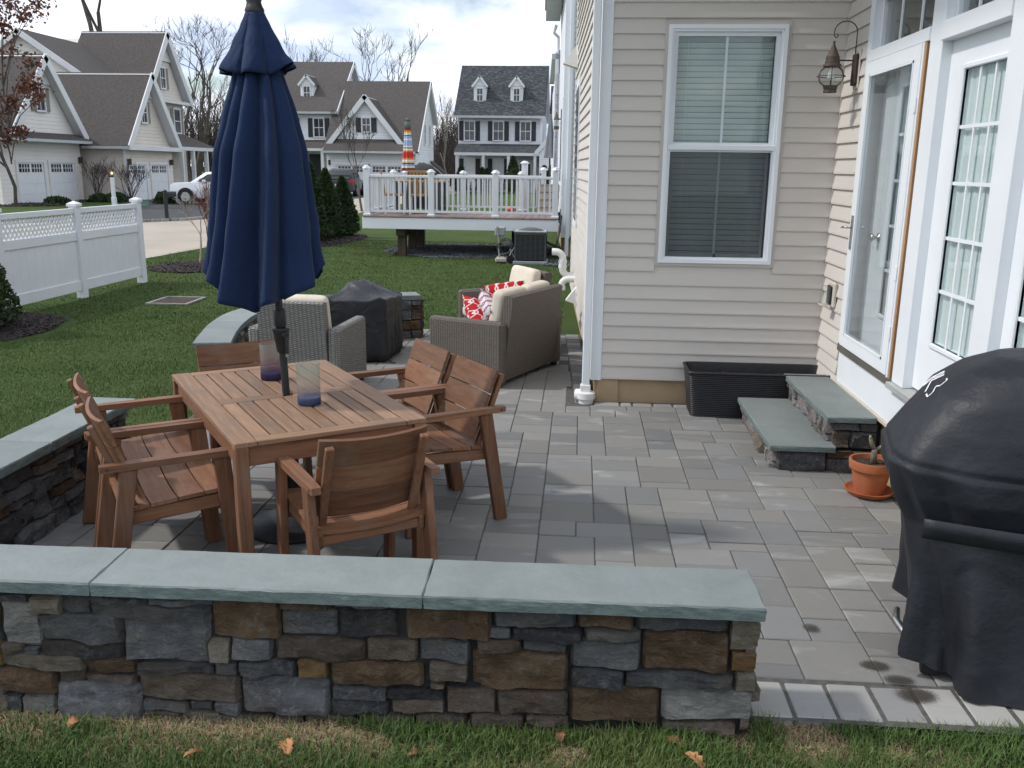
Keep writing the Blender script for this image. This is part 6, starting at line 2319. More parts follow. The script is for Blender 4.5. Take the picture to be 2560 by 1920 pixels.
# hazy brown thicket between the far houses: reads as one mass
def thicket(name, label, x0, x1, y0, y1, h, n, m, seed, th=0.05):
    r = np.random.default_rng(seed)
    b0 = np.stack([r.uniform(x0, x1, n), r.uniform(y0, y1, n), np.zeros(n)], 1)
    hh = h * r.uniform(0.45, 1.0, n)
    allV = []; allF = []
    off = 0
    for lev in range(3):
        k = (1, 5, 14)[lev]
        idx = np.repeat(np.arange(n), k)
        zf = r.uniform(0.25, 0.95, len(idx)) if lev else np.zeros(len(idx))
        A = b0[idx] + np.stack([0 * zf, 0 * zf, zf * hh[idx]], 1)
        if lev:
            A[:, :2] += r.normal(0, 0.5 * (lev == 2), (len(idx), 2))
        L = (hh[idx] * (1.0 if lev == 0 else (0.42 if lev == 1 else 0.2)))
        d = r.normal(0, 0.12 if lev == 0 else 0.55, (len(idx), 3)); d[:, 2] = 1
        d /= np.linalg.norm(d, axis=1)[:, None]
        B = A + d * L[:, None]
        w = th * (1.6, 0.7, 0.45)[lev]
        s_ = np.stack([np.full(len(idx), w), 0.3 * w * np.ones(len(idx)), np.zeros(len(idx))], 1)
        s2 = np.stack([np.full(len(idx), -.3 * w), w * np.ones(len(idx)), np.zeros(len(idx))], 1)
        V = np.stack([A - s_, A + s_, B, A - s2, A + s2, B], 1).reshape(-1, 3)
        allV.append(V)
    V = np.concatenate(allV)
    F = np.arange(len(V)).reshape(-1, 3)
    o = raw_obj(name, V, F, m)
    return tag(o, label, 'trees', None, 'stuff')


thicket('far_wood', 'brown leafless wood between the middle and dark-roofed houses', -18, -8, 98, 118, 8.5, 240, 'twig_brown', 3, 0.045)
thicket('far_wood', 'brown leafless wood behind the left house and pines', -44, -24, 88, 104, 9.5, 330, 'twig_brown', 4, 0.05)
thicket('far_wood', 'low bare brush between the middle and dark-roofed houses', -15.5, -9.5, 84, 95, 4.5, 90, 'twig_brown', 5, 0.035)
thicket('far_wood', 'thin line of leafless trees along the horizon', -160, 60, 190, 240, 13, 700, 'twig_brown', 6, 0.12)

# ------------------------------------------------------------------ neighbouring house wall, deck and things on it
nb = thing('neighbour_house', 'pale grey sided neighbouring house with white corner boards beyond the lawn', 'house')
NDir = Vector((-0.0435, 1, 0)).normalized()
NN = Vector((-1, -0.0435, 0)).normalized()
n0 = Vector((-0.42, 19.8, 0))


def nwall(s0, s1, inset, z0, z1, name, m, th=0.3, parent=nb):
    a = n0 + NDir * s0 - NN * inset; c = n0 + NDir * s1 - NN * inset
    return MB().prism([tuple(a + Vector((0, 0, z0))), tuple(c + Vector((0, 0, z0))), tuple(c - NN * th + Vector((0, 0, z0))), tuple(a - NN * th + Vector((0, 0, z0)))], (0, 0, z1 - z0)).build(name, m, parent)


nwall(0.12, 7.9, 0.02, 0.45, 6.3, 'side_wall', 'lap_grey')
nwall(0.2, 7.9, 0.06, -0.1, 0.45, 'foundation', 'foundation_concrete')
MB().prism([(-0.24, 19.86, 0.45), (4.5, 19.86, 0.45), (4.5, 27.5, 0.45), (-0.24, 27.5, 0.45)], (0, 0, 5.8)).build('front_wall', 'siding_white', nb)
fwl = [c for c in nb.children if c.name.startswith('front_wall')][0]
for k in range(50):
    board(fwl, (-0.235, 19.86), (1.2, 19.86), (0, -1), 0.45 + k * 0.1128, 0.45 + k * 0.1128 + 0.116, 'siding_white')
mb = MB()
mb.prism([(-0.43, 19.775, 0.42), (-0.235, 19.775, 0.42), (-0.235, 19.86, 0.42), (-0.30, 19.86, 0.42), (-0.30, 20.0, 0.42), (-0.435, 20.0, 0.42)], (0, 0, 5.9))
mb.build('corner_board', 'white_trim', nb)
MB().cbox(-0.335, -0.255, 19.70, 19.77, 0.02, 6.2, 0.01).build('downspout', 'white_trim', nb)
MB().prism([tuple(n0 + NN * 0.42 + NDir * -0.3 + Vector((0, 0, 6.05))), tuple(n0 + NN * 0.42 + NDir * 8.1 + Vector((0, 0, 6.05))), tuple(n0 + NDir * 8.1 + Vector((0, 0, 6.05))), tuple(n0 - NDir * 0.3 + Vector((0, 0, 6.05)))], (0, 0, 0.28)).build('eave', 'gutter_grey', nb)
MB().prism([tuple(n0 + NN * 0.45 + NDir * -0.3 + Vector((0, 0, 6.33))), tuple(n0 + NN * 0.45 + NDir * 8.1 + Vector((0, 0, 6.33))), (5, 28, 9.5), (5, 19.5, 9.5)], (0, 0, 0.1)).build('roof', 'roof_brown', nb)
nwall(0.30, 0.42, -0.01, 0.5, 6.05, 'trim', 'white_trim', 0.03)
nwall(1.2, 2.3, -0.02, 1.5, 3.3, 'patio_door', 'white_trim', 0.03)
nwall(1.35, 2.15, -0.03, 1.6, 3.2, 'pane', 'far_pane', 0.03)
nwall(0.75, 1.15, -0.02, 1.0, 3.4, 'casing', 'white_trim', 0.03)
MB().tube([(-0.88, 27.9, 5.95), (-0.95, 28.0, 5.75), (-0.82, 28.1, 5.65), (-0.80, 28.15, 0.2)], 0.05, 8).build('downspout', 'white_trim', nb)
nwall(8.0, 16, -0.10, 0.4, 4.6, 'rear_wall', 'lap_grey')
nwall(8.0, 8.12, -0.12, 0.4, 5.2, 'corner_board', 'white_trim', 0.1)
nwall(8.0, 16.2, -0.22, 5.0, 5.15, 'gutter', 'gutter_grey', 0.2)
MB().prism([(-0.85, 28.1, 5.1), (-1.2, 36.0, 5.1), (1.5, 36, 7.5), (1.5, 28.1, 7.5)], (0, 0, 0.1)).build('roof', 'roof_brown', nb)

lan2 = thing('wall_lantern', 'small copper-topped lantern on the neighbouring house wall above the deck', 'lantern', (-0.70, 24.0, 3.0))
MB().lathe([(0.0, 0.30), (0.012, 0.27), (0.075, 0.11), (0.085, 0.10), (0.0, 0.10)], 14).build('cap', 'rust_brown', lan2, smooth=True, auto=40)
MB().lathe([(0.06, 0.10), (0.10, 0.02), (0.06, -0.06)], 14, cap=False).build('globe', 'clear_glass', lan2, smooth=True)
MB().lathe([(0.0, -0.14), (0.07, -0.14), (0.07, -0.06), (0, -0.06)], 14).build('base_cup', 'rust_brown', lan2, smooth=True, auto=40)
MB().box(0.02, 0.12, -0.015, 0.015, 0.1, 0.13).build('arm', 'dark_iron', lan2)

deck = thing('deck', 'raised wooden deck with white railing attached to the neighbouring house', 'deck')
DX0, DX1, DY0, DY1, DZ = -4.76, -0.48, 19.55, 22.6, 0.835
nb_ = 29
for i in range(nb_):
    x0 = DX0 + 0.02 + (DX1 - DX0 - 0.04) * i / nb_
    x1 = DX0 + 0.02 + (DX1 - DX0 - 0.04) * (i + 1) / nb_ - 0.006
    MB().cbox(x0, x1, DY0 - 0.02, DY1, DZ - 0.028, DZ, 0.003).build('floor_board', 'deck_board', deck)
MB().cbox(DX0, DX1, DY0 + 0.0, DY0 + 0.03, 0.56, DZ - 0.0285, 0.004).build('fascia', 'white_trim', deck)
MB().cbox(DX0, DX0 + 0.03, DY0 + 0.031, DY1 - 0.031, 0.56, DZ - 0.0285, 0.004).build('fascia', 'white_trim', deck)
MB().cbox(DX0, DX1, DY1 - 0.03, DY1, 0.56, DZ - 0.0285, 0.004).build('fascia', 'white_trim', deck)
for i in range(9):
    x = DX0 + 0.3 + i * 0.48
    MB().box(x - 0.02, x + 0.02, DY0 + 0.03, DY1 - 0.03, 0.60, DZ - 0.03).build('joist', 'treated_post', deck)
for (x, y) in ((-3.96, 19.95), (-3.96, 21.2), (-3.96, 22.35), (-1.6, 22.35)):
    MB().cbox(x - 0.09, x + 0.09, y - 0.09, y + 0.09, -0.08, 0.60, 0.006).build('support_post', 'treated_post', deck)
MB().cbox(-4.06, -3.86, 19.75, 22.55, 0.40, 0.56, 0.005).build('beam', 'treated_post', deck)
MB().bar((-3.96, 20.0, 0.2), (-3.96, 20.5, 0.5), 0.09, 0.09).build('brace', 'treated_post', deck)


def rail_post(x, y, h=0.96, w=0.062, big=False):
    z1 = DZ + h
    p = MB().cbox(x - w, x + w, y - w, y + w, DZ + 0.001, z1, 0.005).build('rail_post', 'white_vinyl', deck)
    MB().cbox(x - w - 0.02, x + w + 0.02, y - w - 0.02, y + w + 0.02, DZ + 0.0012, DZ + 0.05, 0.008).build('base_trim', 'white_vinyl', p)
    e = w + 0.018
    MB().lathe([(e * 1.2, 0), (e * 1.25, 0.02), (e * 0.9, 0.035), (e * 0.7, 0.06), (0, 0.075)], 4 if not big else 12, (x, y, z1)).build('post_cap', 'white_vinyl', p)


def rail_run(x0, y0, x1, y1, nbal):
    a = Vector((x0, y0, 0)); c = Vector((x1, y1, 0))
    up_ = (0, 0, 1)
    MB().bar(a + Vector((0, 0, DZ + 0.845)), c + Vector((0, 0, DZ + 0.845)), 0.085, 0.055, up_, 0.006).build('top_rail', 'white_vinyl', deck)
    MB().bar(a + Vector((0, 0, DZ + 0.10)), c + Vector((0, 0, DZ + 0.10)), 0.045, 0.05, up_, 0.004).build('bottom_rail', 'white_vinyl', deck)
    for i in range(nbal):
        p = a + (c - a) * ((i + 0.5) / nbal)
        MB().box(p.x - 0.018, p.x + 0.018, p.y - 0.018, p.y + 0.018, DZ + 0.12, DZ + 0.82).build('baluster', 'white_vinyl', deck)


fy = DY0 + 0.10
for x, hh in ((-4.66, 1.0), (-3.25, 0.93), (-1.85, 0.93), (-0.56, 1.0)):
    rail_post(x, fy, hh)
rail_run(-4.60, fy, -3.31, fy, 11)
rail_run(-3.19, fy, -1.91, fy, 11)
rail_run(-1.79, fy, -0.62, fy, 10)
by = DY1 - 0.10
for x in (-4.66, -4.35, -2.92, -1.48):
    rail_post(x, by, 0.90)
rail_run(-4.29, by, -2.98, by, 11)
rail_run(-2.86, by, -1.54, by, 11)
rail_run(-4.66, fy + 0.06, -4.66, by - 0.06, 14)
rail_post(-1.42, by + 0.25, 1.15, 0.075, True)
rail_post(-0.95, by + 0.25, 1.0)
rail_run(-1.35, by + 0.25, -1.01, by + 0.25, 5)
# steps up to the neighbour's door
for k in range(4):
    MB().cbox(-1.02, -0.56, 22.0 + k * 0.26 - 0.9, 22.3 + k * 0.26, DZ + 0.004 + k * 0.165, DZ + 0.166 + k * 0.165, 0.004).build('stair_riser', 'step_beige', deck)
    MB().cbox(-1.03, -0.55, 22.0 + k * 0.26 - 0.93, 22.3 + k * 0.26, DZ + 0.1665 + k * 0.165 - 0.001, DZ + 0.184 + k * 0.165 - 0.016, 0.001).build('stair_tread', 'brown_sweep', deck)

# things on the deck
def lath_closed(t_, zb, zt, rt_, rb_, m, top_m, nl=8):
    def fn(u_, v_):
        th = 2 * PI * u_
        z = zb + (zt - zb) * v_
        r = rb_ + (rt_ - rb_) * v_ ** 0.8
        return (r * (1 + 0.16 * math.cos(nl * th) * (1 - 0.5 * v_)) * math.cos(th), r * (1 + 0.16 * math.cos(nl * th) * (1 - .5 * v_)) * math.sin(th), z - zb)
    o = MB().grid(fn, 64, 24, True).build('canopy', m, t_, smooth=True, loc=(0, 0, zb))
    return o


pu = thing('patio_umbrella', 'closed striped red and white umbrella on the neighbouring deck', 'umbrella', (-4.05, 21.25, DZ))
MB().tube([(0, 0, 0), (0, 0, 2.1)], 0.022, 10).build('pole', 'dark_iron', pu)
lath_closed(pu, 0.95, 2.10, 0.055, 0.145, 'striped_canvas', None)
MB().lathe([(0.085, 1.90), (0.07, 2.02), (0.035, 2.13), (0.0, 2.14)], 20).build('canopy_top', 'canvas_grey', pu, smooth=True)
MB().lathe([(0, 0), (0.25, 0), (0.25, 0.03), (0.05, 0.06), (0, 0.06)], 20).build('base', 'dark_iron', pu, smooth=True, auto=40)
pg = thing('patio_umbrella', 'closed grey umbrella past the deck, before the dark-roofed house', 'umbrella', (-1.05, 29.5, 0.2))
MB().tube([(0, 0, 0), (0, 0, 3.4)], 0.022, 8).build('pole', 'dark_iron', pg)
lath_closed(pg, 2.0, 3.35, 0.04, 0.20, 'canvas_pale_grey', None, 5)

# deck table and chairs
dt = thing('deck_table', 'tan topped table under the striped umbrella on the deck', 'table', (-3.75, 21.25, DZ))
MB().cbox(-0.60, 0.60, -0.45, 0.45, 0.70, 0.735, 0.006).build('table_top', 'tan_wood', dt)
for x in (-0.5, 0.5):
    for y in (-0.36, 0.36):
        MB().box(x - 0.025, x + 0.025, y - 0.025, y + 0.025, 0, 0.70).build('leg', 'grille_grey', dt)


def deck_chair(loc, rz, label):
    c = thing('deck_chair', label, 'chair', loc, rz, 'chairs on the neighbouring deck')
    MB().cbox(-0.24, 0.24, -0.23, 0.23, 0.40, 0.44, 0.006).build('seat', 'tan_wood', c)
    for i in range(6):
        x = -0.2 + i * 0.08
        MB().bar((x, -0.22, 0.44), (x, -0.30, 0.95), 0.05, 0.015).build('back_slat', 'tan_wood', c)
    MB().bar((-0.25, -0.30, 0.95), (0.25, -0.30, 0.95), 0.03, 0.05).build('top_rail', 'tan_wood', c)
    for x in (-0.22, 0.22):
        for y in (-0.21, 0.21):
            MB().box(x - 0.02, x + 0.02, y - 0.02, y + 0.02, 0, 0.40).build('leg', 'white_vinyl', c)
    return c


deck_chair((-4.28, 20.75, DZ), R_(-80), 'tan slatted chair behind the deck railing, left of the table')
deck_chair((-3.65, 20.55, DZ), R_(5), 'tan slatted chair behind the deck railing, before the table')
dg = thing('covered_grill', 'small covered grill behind the striped umbrella on the deck', 'grill', (-3.85, 22.15, DZ))
MB().grid(lambda u_, v_: (0.42 * (1 - v_ ** 3 * 0.55) * math.copysign(abs(math.cos(2 * PI * u_)) ** .5, math.cos(2 * PI * u_)) * (1 if v_ < 1 else 0), 0.26 * (1 - v_ ** 3 * 0.6) * math.copysign(abs(math.sin(2 * PI * u_)) ** .5, math.sin(2 * PI * u_)) * (1 if v_ < 1 else 0), 0.05 + 1.1 * v_ - 0.02 * math.sin(9 * 2 * PI * u_) * (1 - v_)), 48, 16, True).build('cover_cloth', 'charcoal_fabric', dg, smooth=True)
tag(MB().lathe([(0, 0), (0.09, 0.03), (0.11, 0.09), (0.05, 0.12), (0, 0.12)], 14, (-1.72, 22.2, DZ)).build('toy', 'red_toy', None, smooth=True), 'small red toy on the deck boards behind the railing', 'toy')

# ------------------------------------------------------------------ air conditioner and hose reel
ac = thing('air_conditioner', 'grey louvred air conditioner unit on a pad beside the deck', 'air conditioner', (-1.02, 18.82, 0))
MB().cbox(-0.35, 0.35, -0.35, 0.35, -0.045, 0.02, 0.01).build('pad', 'composite_pad', ac)
MB().cbox(-0.29, 0.29, -0.29, 0.29, 0.03, 0.57, 0.02).build('coil', 'core_mortar', ac)
for i in range(21):
    z = 0.06 + i * 0.0245
    t = MB()
    for k in range(4):
        a = k * PI / 2
        c_, s_ = math.cos(a), math.sin(a)
        t.obox((0.31 * c_, 0.31 * s_, z), ((-s_, c_, 0), (c_, s_, 0), (0, 0, 1)), (0.30, 0.006, 0.0055))
    t.build('louvre', 'grille_grey', ac)
for k in range(4):
    a = k * PI / 2
    c_, s_ = math.cos(a), math.sin(a)
    for j in range(-2, 3):
        MB().obox((0.317 * c_ - s_ * j * 0.105, 0.317 * s_ + c_ * j * 0.105, 0.31), ((-s_, c_, 0), (c_, s_, 0), (0, 0, 1)), (0.006, 0.005, 0.275)).build('grille_bar', 'grille_grey', ac)
for sx in (-1, 1):
    for sy in (-1, 1):
        MB().cbox(sx * 0.31 - 0.014, sx * 0.31 + 0.014, sy * 0.31 - 0.014, sy * 0.31 + 0.014, 0.022, 0.595, 0.006).build('corner_post', 'grille_grey', ac)
MB().cbox(-0.33, 0.33, -0.33, 0.33, 0.555, 0.60, 0.006).build('top_band', 'grille_grey', ac)
MB().cbox(-0.335, 0.335, -0.335, 0.335, 0.601, 0.635, 0.012).build('top_cover', 'unit_top', ac)
MB().lathe([(0.27, 0.632), (0.25, 0.645), (0.10, 0.685), (0.0, 0.69)], 28).build('fan_guard', 'grille_grey', ac, smooth=True)
MB().tube([(0.30, 0.1, 0.40), (0.42, 0.1, 0.34), (0.52, 0.2, 0.30), (0.56, 0.35, 0.5), (0.60, 0.7, 0.9)], 0.025, 8).build('pipe', 'black_metal', ac, smooth=True)

hr = thing('hose_reel', 'hose reel cart with coiled garden hose left of the air conditioner', 'hose reel', (-1.55, 18.75, -0.04))
for s_ in (-1, 1):
    MB().tube([(-0.12, 0.12 * s_, 0.05), (-0.13, 0.12 * s_, 0.45), (-0.17, 0.13 * s_, 0.74)], 0.014, 8).build('side_frame', 'unit_top', hr)
MB().cbox(-0.22, 0.0, -0.10, 0.10, 0.55, 0.74, 0.02).build('crank_box', 'unit_top', hr)
MB().tube([(-0.17, -0.13, 0.74), (-0.17, 0.13, 0.74)], 0.014, 8).build('handle', 'unit_top', hr)
MB().cbox(-0.20, 0.12, -0.17, 0.17, 0.02, 0.11, 0.02).build('tray', 'step_beige', hr)
co_ = []
for k in range(120):
    a = k * 0.35
    co_.append((0.14 * math.cos(a) + 0.03 * math.sin(k * 1.7), -0.16 + 0.32 * ((k % 30) / 30), 0.33 + 0.15 * math.sin(a) + 0.01 * math.sin(k)))
MB().tube(co_, 0.014, 6).build('hose', 'grille_grey', hr, smooth=True)
MB().tube([(0.1, -0.1, 0.3), (0.2, -0.12, 0.12), (0.16, -0.16, -0.0), (0.05, -0.2, 0.0), (0.12, -0.15, 0.2), (0.25, -0.05, 0.42)], 0.014, 6).build('hose_end', 'unit_top', hr, smooth=True)
for s_ in (-1, 1):
    MB().lathe([(0, -0.02), (0.08, -0.02), (0.085, 0), (0.08, 0.02), (0, 0.02)], 16).xf(Matrix.Translation((0.12, 0.19 * s_, 0.085)) @ Matrix.Rotation(PI / 2, 4, 'X')).build('wheel', 'tyre', hr, smooth=True, auto=40)
# ------------------------------------------------------------------ far houses
def far_window(parent, o, U_, N_, w, h, mcols=2, mrows=2, shutter=None, sw=0.38, pane='far_pane'):
    """window on a far wall: o = lower left corner, U_ along the wall, N_ outward"""
    o = Vector(o); U_ = Vector(U_).normalized(); N_ = Vector(N_).normalized(); Zv = Vector((0, 0, 1))
    def blk(u0, u1, z0, z1, n0_, n1_, name, m, par):
        c = o + U_ * ((u0 + u1) / 2) + Zv * ((z0 + z1) / 2) + N_ * ((n0_ + n1_) / 2)
        return MB().obox((0, 0, 0), (U_, N_, Zv), ((u1 - u0) / 2, (n1_ - n0_) / 2, (z1 - z0) / 2)).build(name, m, par, loc=c)
    f = 0.09
    t = MB()
    for (u0, u1, z0, z1) in ((-f, 0, -f, h + f * 1.6), (w, w + f, -f, h + f * 1.6), (0, w, -f, 0), (0, w, h, h + f * 1.6)):
        c = o + U_ * ((u0 + u1) / 2) + Zv * ((z0 + z1) / 2) + N_ * 0.035
        t.obox(c, (U_, N_, Zv), ((u1 - u0) / 2, 0.035, (z1 - z0) / 2))
    wn = t.build('window', 'far_white', parent)
    blk(0, w, 0, h, 0.012, 0.02, 'pane', pane, wn)
    blk(0, w, h * 0.5 - 0.025, h * 0.5 + 0.025, 0.0205, 0.05, 'meeting_rail', 'far_white', wn)
    for i in range(1, mcols):
        blk(w * i / mcols - 0.018, w * i / mcols + 0.018, 0, h, 0.0202, 0.035, 'muntin', 'far_white', wn)
    for j in range(1, mrows):
        if abs(j / mrows - 0.5) > 0.1:
            blk(0, w, h * j / mrows - 0.015, h * j / mrows + 0.015, 0.0203, 0.036, 'muntin', 'far_white', wn)
    if shutter:
        for (u0, u1) in ((-f - sw, -f - 0.01), (w + f + 0.01, w + f + sw)):
            blk(u0, u1, -f * 0.5, h + f * 0.5, 0.0, 0.05, 'shutter', shutter, parent)
    return wn


def garage_door(parent, o, U_, N_, w, h):
    o = Vector(o); U_ = Vector(U_).normalized(); N_ = Vector(N_).normalized(); Zv = Vector((0, 0, 1))
    def blk(u0, u1, z0, z1, n0_, n1_, name, m, par):
        c = o + U_ * ((u0 + u1) / 2) + Zv * ((z0 + z1) / 2) + N_ * ((n0_ + n1_) / 2)
        return MB().obox((0, 0, 0), (U_, N_, Zv), ((u1 - u0) / 2, (n1_ - n0_) / 2, (z1 - z0) / 2)).build(name, m, par, loc=c)
    t = MB()
    for (u0, u1, z0, z1) in ((-0.12, 0, 0, h + 0.12), (w, w + 0.12, 0, h + 0.12), (0, w, h, h + 0.12)):
        c = o + U_ * ((u0 + u1) / 2) + Zv * ((z0 + z1) / 2) + N_ * 0.03
        t.obox(c, (U_, N_, Zv), ((u1 - u0) / 2, 0.03, (z1 - z0) / 2))
    g = t.build('garage_door', 'far_white', parent)
    for j in range(3):
        blk(0.005, w - 0.005, h * 0.25 * j + 0.006, h * 0.25 * (j + 1) - 0.006, -0.02, 0.012, 'panel', 'white_vinyl', g)
    blk(0.005, w - 0.005, h * 0.75 + 0.006, h - 0.004, -0.02, 0.006, 'panel', 'white_vinyl', g)
    for s_ in (0.07, 0.54):
        blk(w * s_, w * (s_ + 0.39), h * 0.775, h * 0.965, 0.0065, 0.014, 'pane', 'far_pane', g)
        for i in range(1, 4):
            blk(w * (s_ + 0.39 * i / 4) - 0.018, w * (s_ + 0.39 * i / 4) + 0.018, h * 0.775, h * 0.965, 0.0145, 0.024, 'muntin', 'far_white', g)
        blk(w * s_, w * (s_ + 0.39), h * 0.87 - 0.015, h * 0.87 + 0.015, 0.0143, 0.0235, 'muntin', 'far_white', g)
    return g


def quad(mb, a, b_, c, d, th=0.12):
    """roof plane with thickness downwards along its normal"""
    a, b_, c, d = [Vector(k) for k in (a, b_, c, d)]
    n = (b_ - a).cross(d - a).normalized()
    if n.z < 0:
        n = -n
    SOFF.append((a, b_, c, d, n, th))
    return mb.prism([tuple(a), tuple(b_), tuple(c), tuple(d)], tuple(n * -th))


SOFF = []


def soffits(parent):
    """white boards under the overhanging roof edges"""
    t = MB()
    for (a, b_, c, d, n, th) in SOFF:
        o_ = n * -(th + 0.004)
        t.prism([tuple(p + o_) for p in (a, b_, c, d)], tuple(n * -0.05))
    t.build('soffit', 'far_white', parent)
    SOFF.clear()


def rake(parent, a, c, n_, w=0.28, t_=0.06, name='rake_board'):
    """white board along a gable edge from a to c on the face with outward normal n_"""
    a = Vector(a); c = Vector(c); n_ = Vector(n_)
    if c.z > a.z:
        c = c + (c - a).normalized() * w * 0.28
    else:
        a = a + (a - c).normalized() * w * 0.28
    MB().bar(a + n_ * t_ / 2, c + n_ * t_ / 2, t_, w, tuple(Vector((c - a)).cross(n_)), 0).build(name, 'far_white', parent)


X_ = Vector((1, 0, 0)); Y_ = Vector((0, 1, 0))
# ---- house on the left (beige, two garage wings, faces +x)
HL = thing('far_house', 'large beige house with brown roof and two garage gables on the left', 'house')
ZB = -0.08
# wing 1 facade x=-25.5, y 39.1..45.3
MB().prism([(-25.5, 38.6, ZB), (-25.5, 45.25, ZB), (-25.5, 45.25, 3.0), (-25.5, 38.6, 3.0)], (-7, 0, 0)).build('garage_wing', 'lap_cream', HL)
gw = MB().prism([(-25.62, 39.2, 3.0), (-25.62, 45.25, 3.0), (-25.62, 42.45, 6.55)], (-0.3, 0, 0)).build('gable_wall', 'lap_cream', HL)
mb = MB()
quad(mb, (-25.2, 42.5, 6.78), (-31.5, 42.5, 6.78), (-31.5, 45.75, 2.86), (-25.2, 45.75, 2.86))
quad(mb, (-25.2, 42.5, 6.78), (-31.5, 42.5, 6.78), (-31.5, 39.0, 2.86), (-25.2, 39.0, 2.86))
mb.build('roof', 'roof_brown', HL)
rake(HL, (-25.2, 42.5, 6.60), (-25.2, 45.65, 2.80), X_, 0.36)
rake(HL, (-25.2, 42.5, 6.60), (-25.2, 39.1, 2.80), X_, 0.36)
mb = MB()
quad(mb, (-25.5, 38.3, 3.22), (-25.5, 45.4, 3.22), (-24.9, 45.4, 2.92), (-24.9, 38.3, 2.92))
mb.build('pent_roof', 'roof_brown', HL)
MB().box(-24.98, -24.88, 38.3, 45.45, 2.78, 2.91).build('gutter', 'gutter_grey', HL)
MB().prism([(-25.6, 41.55, 5.45), (-25.6, 43.35, 5.45), (-25.6, 42.45, 6.5)], (0.05, 0, 0)).build('gable_panel', 'far_white', HL)
far_window(HL, (-25.6, 42.05, 4.25), Y_, X_, 0.62, 1.0, 2, 2, 'shutter_taupe', 0.34)
garage_door(HL, (-25.5, 39.85, ZB), Y_, X_, 2.05, 1.92)
garage_door(HL, (-25.5, 42.40, ZB), Y_, X_, 2.15, 1.92)
# wall facing us between the wings, and garage wing 2 at x=-23.3
MB().prism([(-23.3, 45.7, ZB), (-23.3, 50.95, ZB), (-23.3, 50.95, 2.8), (-23.3, 45.7, 2.8)], (-6, 0, 0)).build('garage_wing', 'lap_beige', HL)
MB().box(-25.5, -23.28, 45.66, 45.7, ZB - .1, 0.22).build('foundation', 'foundation_concrete', HL)
MB().prism([(-23.42, 45.75, 2.8), (-23.42, 51.0, 2.8), (-23.42, 48.45, 6.25)], (-0.3, 0, 0)).build('gable_wall', 'lap_beige', HL)
mb = MB()
quad(mb, (-22.95, 48.5, 6.55), (-29.5, 48.5, 6.55), (-29.5, 45.3, 2.72), (-22.95, 45.3, 2.72))
quad(mb, (-22.95, 48.5, 6.55), (-29.5, 48.5, 6.55), (-29.5, 51.5, 2.72), (-22.95, 51.5, 2.72))
mb.build('roof', 'roof_brown', HL)
rake(HL, (-22.95, 48.5, 6.35), (-22.95, 45.4, 2.64), X_, 0.36)
rake(HL, (-22.95, 48.5, 6.35), (-22.95, 51.4, 2.64), X_, 0.36)
MB().box(-23.3, -22.9, 45.35, 51.45, 2.52, 2.74).build('frieze', 'far_white', HL)
MB().box(-25.4, -22.95, 45.22, 45.34, 2.56, 2.70).build('gutter', 'gutter_grey', HL)
MB().box(-23.42, -23.3, 45.58, 45.69, ZB, 2.56).build('downspout', 'far_white', HL)
far_window(HL, (-23.41, 47.85, 4.0), Y_, X_, 0.58, 1.0, 2, 2, 'shutter_taupe', 0.30)
MB().prism([(-23.4, 47.75, 5.25), (-23.4, 49.15, 5.25), (-23.4, 48.45, 6.2)], (0.05, 0, 0)).build('gable_panel', 'far_white', HL)
garage_door(HL, (-23.3, 45.85, ZB + .05), Y_, X_, 1.80, 1.82)
garage_door(HL, (-23.3, 48.25, ZB + .05), Y_, X_, 1.95, 1.82)
# main block with gable towards us (white siding triangle), ridge along y
MB().prism([(-34.9, 49.5, ZB), (-26.4, 49.5, ZB), (-26.4, 49.5, 5.75), (-30.6, 49.5, 8.65), (-34.9, 49.5, 5.75)], (0, 8, 0)).build('main_block', 'lap_cream', HL)
mb = MB()
quad(mb, (-30.6, 49.2, 8.88), (-30.6, 57.5, 8.88), (-26.0, 57.5, 5.75), (-26.0, 49.2, 5.75))
quad(mb, (-30.6, 49.2, 8.88), (-30.6, 57.5, 8.88), (-35.3, 57.5, 5.75), (-35.3, 49.2, 5.75))
mb.build('roof', 'roof_brown', HL)
rake(HL, (-30.6, 49.2, 8.72), (-26.0, 49.2, 5.62), -Y_, 0.30)
rake(HL, (-30.6, 49.2, 8.72), (-35.2, 49.2, 5.62), -Y_, 0.30)
# tall cross gable facing the street
MB().prism([(-26.0, 53.6, ZB), (-26.0, 59.0, ZB), (-26.0, 59.0, 5.7), (-26.0, 56.5, 9.3), (-26.0, 53.6, 5.7)], (-7, 0, 0)).build('cross_wing', 'lap_beige', HL)
mb = MB()
quad(mb, (-25.6, 56.55, 9.72), (-31.0, 56.55, 9.72), (-31.0, 53.3, 5.68), (-25.6, 53.3, 5.68))
quad(mb, (-25.6, 56.55, 9.72), (-31.0, 56.55, 9.72), (-31.0, 59.65, 5.68), (-25.6, 59.65, 5.68))
mb.build('roof', 'roof_brown', HL)
rake(HL, (-25.6, 56.55, 9.5), (-25.6, 59.55, 5.6), X_, 0.42)
rake(HL, (-25.6, 56.55, 9.5), (-25.6, 53.4, 5.6), X_, 0.42)
MB().box(-26.0, -25.6, 53.5, 59.55, 5.52, 5.70).build('frieze', 'far_white', HL)
far_window(HL, (-25.99, 56.0, 6.4), Y_, X_, 0.6, 1.15, 2, 2, 'shutter_taupe', 0.36)
far_window(HL, (-25.99, 57.5, 3.8), Y_, X_, 0.85, 1.4, 1, 2, 'shutter_taupe', 0.34, 'far_pane')
far_window(HL, (-25.99, 55.2, 3.8), Y_, X_, 0.85, 1.4, 1, 2, 'shutter_taupe', 0.34, 'far_pane')
MB().prism([(-25.97, 55.5, 8.0), (-25.97, 57.6, 8.0), (-25.97, 56.55, 9.3)], (0.05, 0, 0)).build('gable_panel', 'far_white', HL)
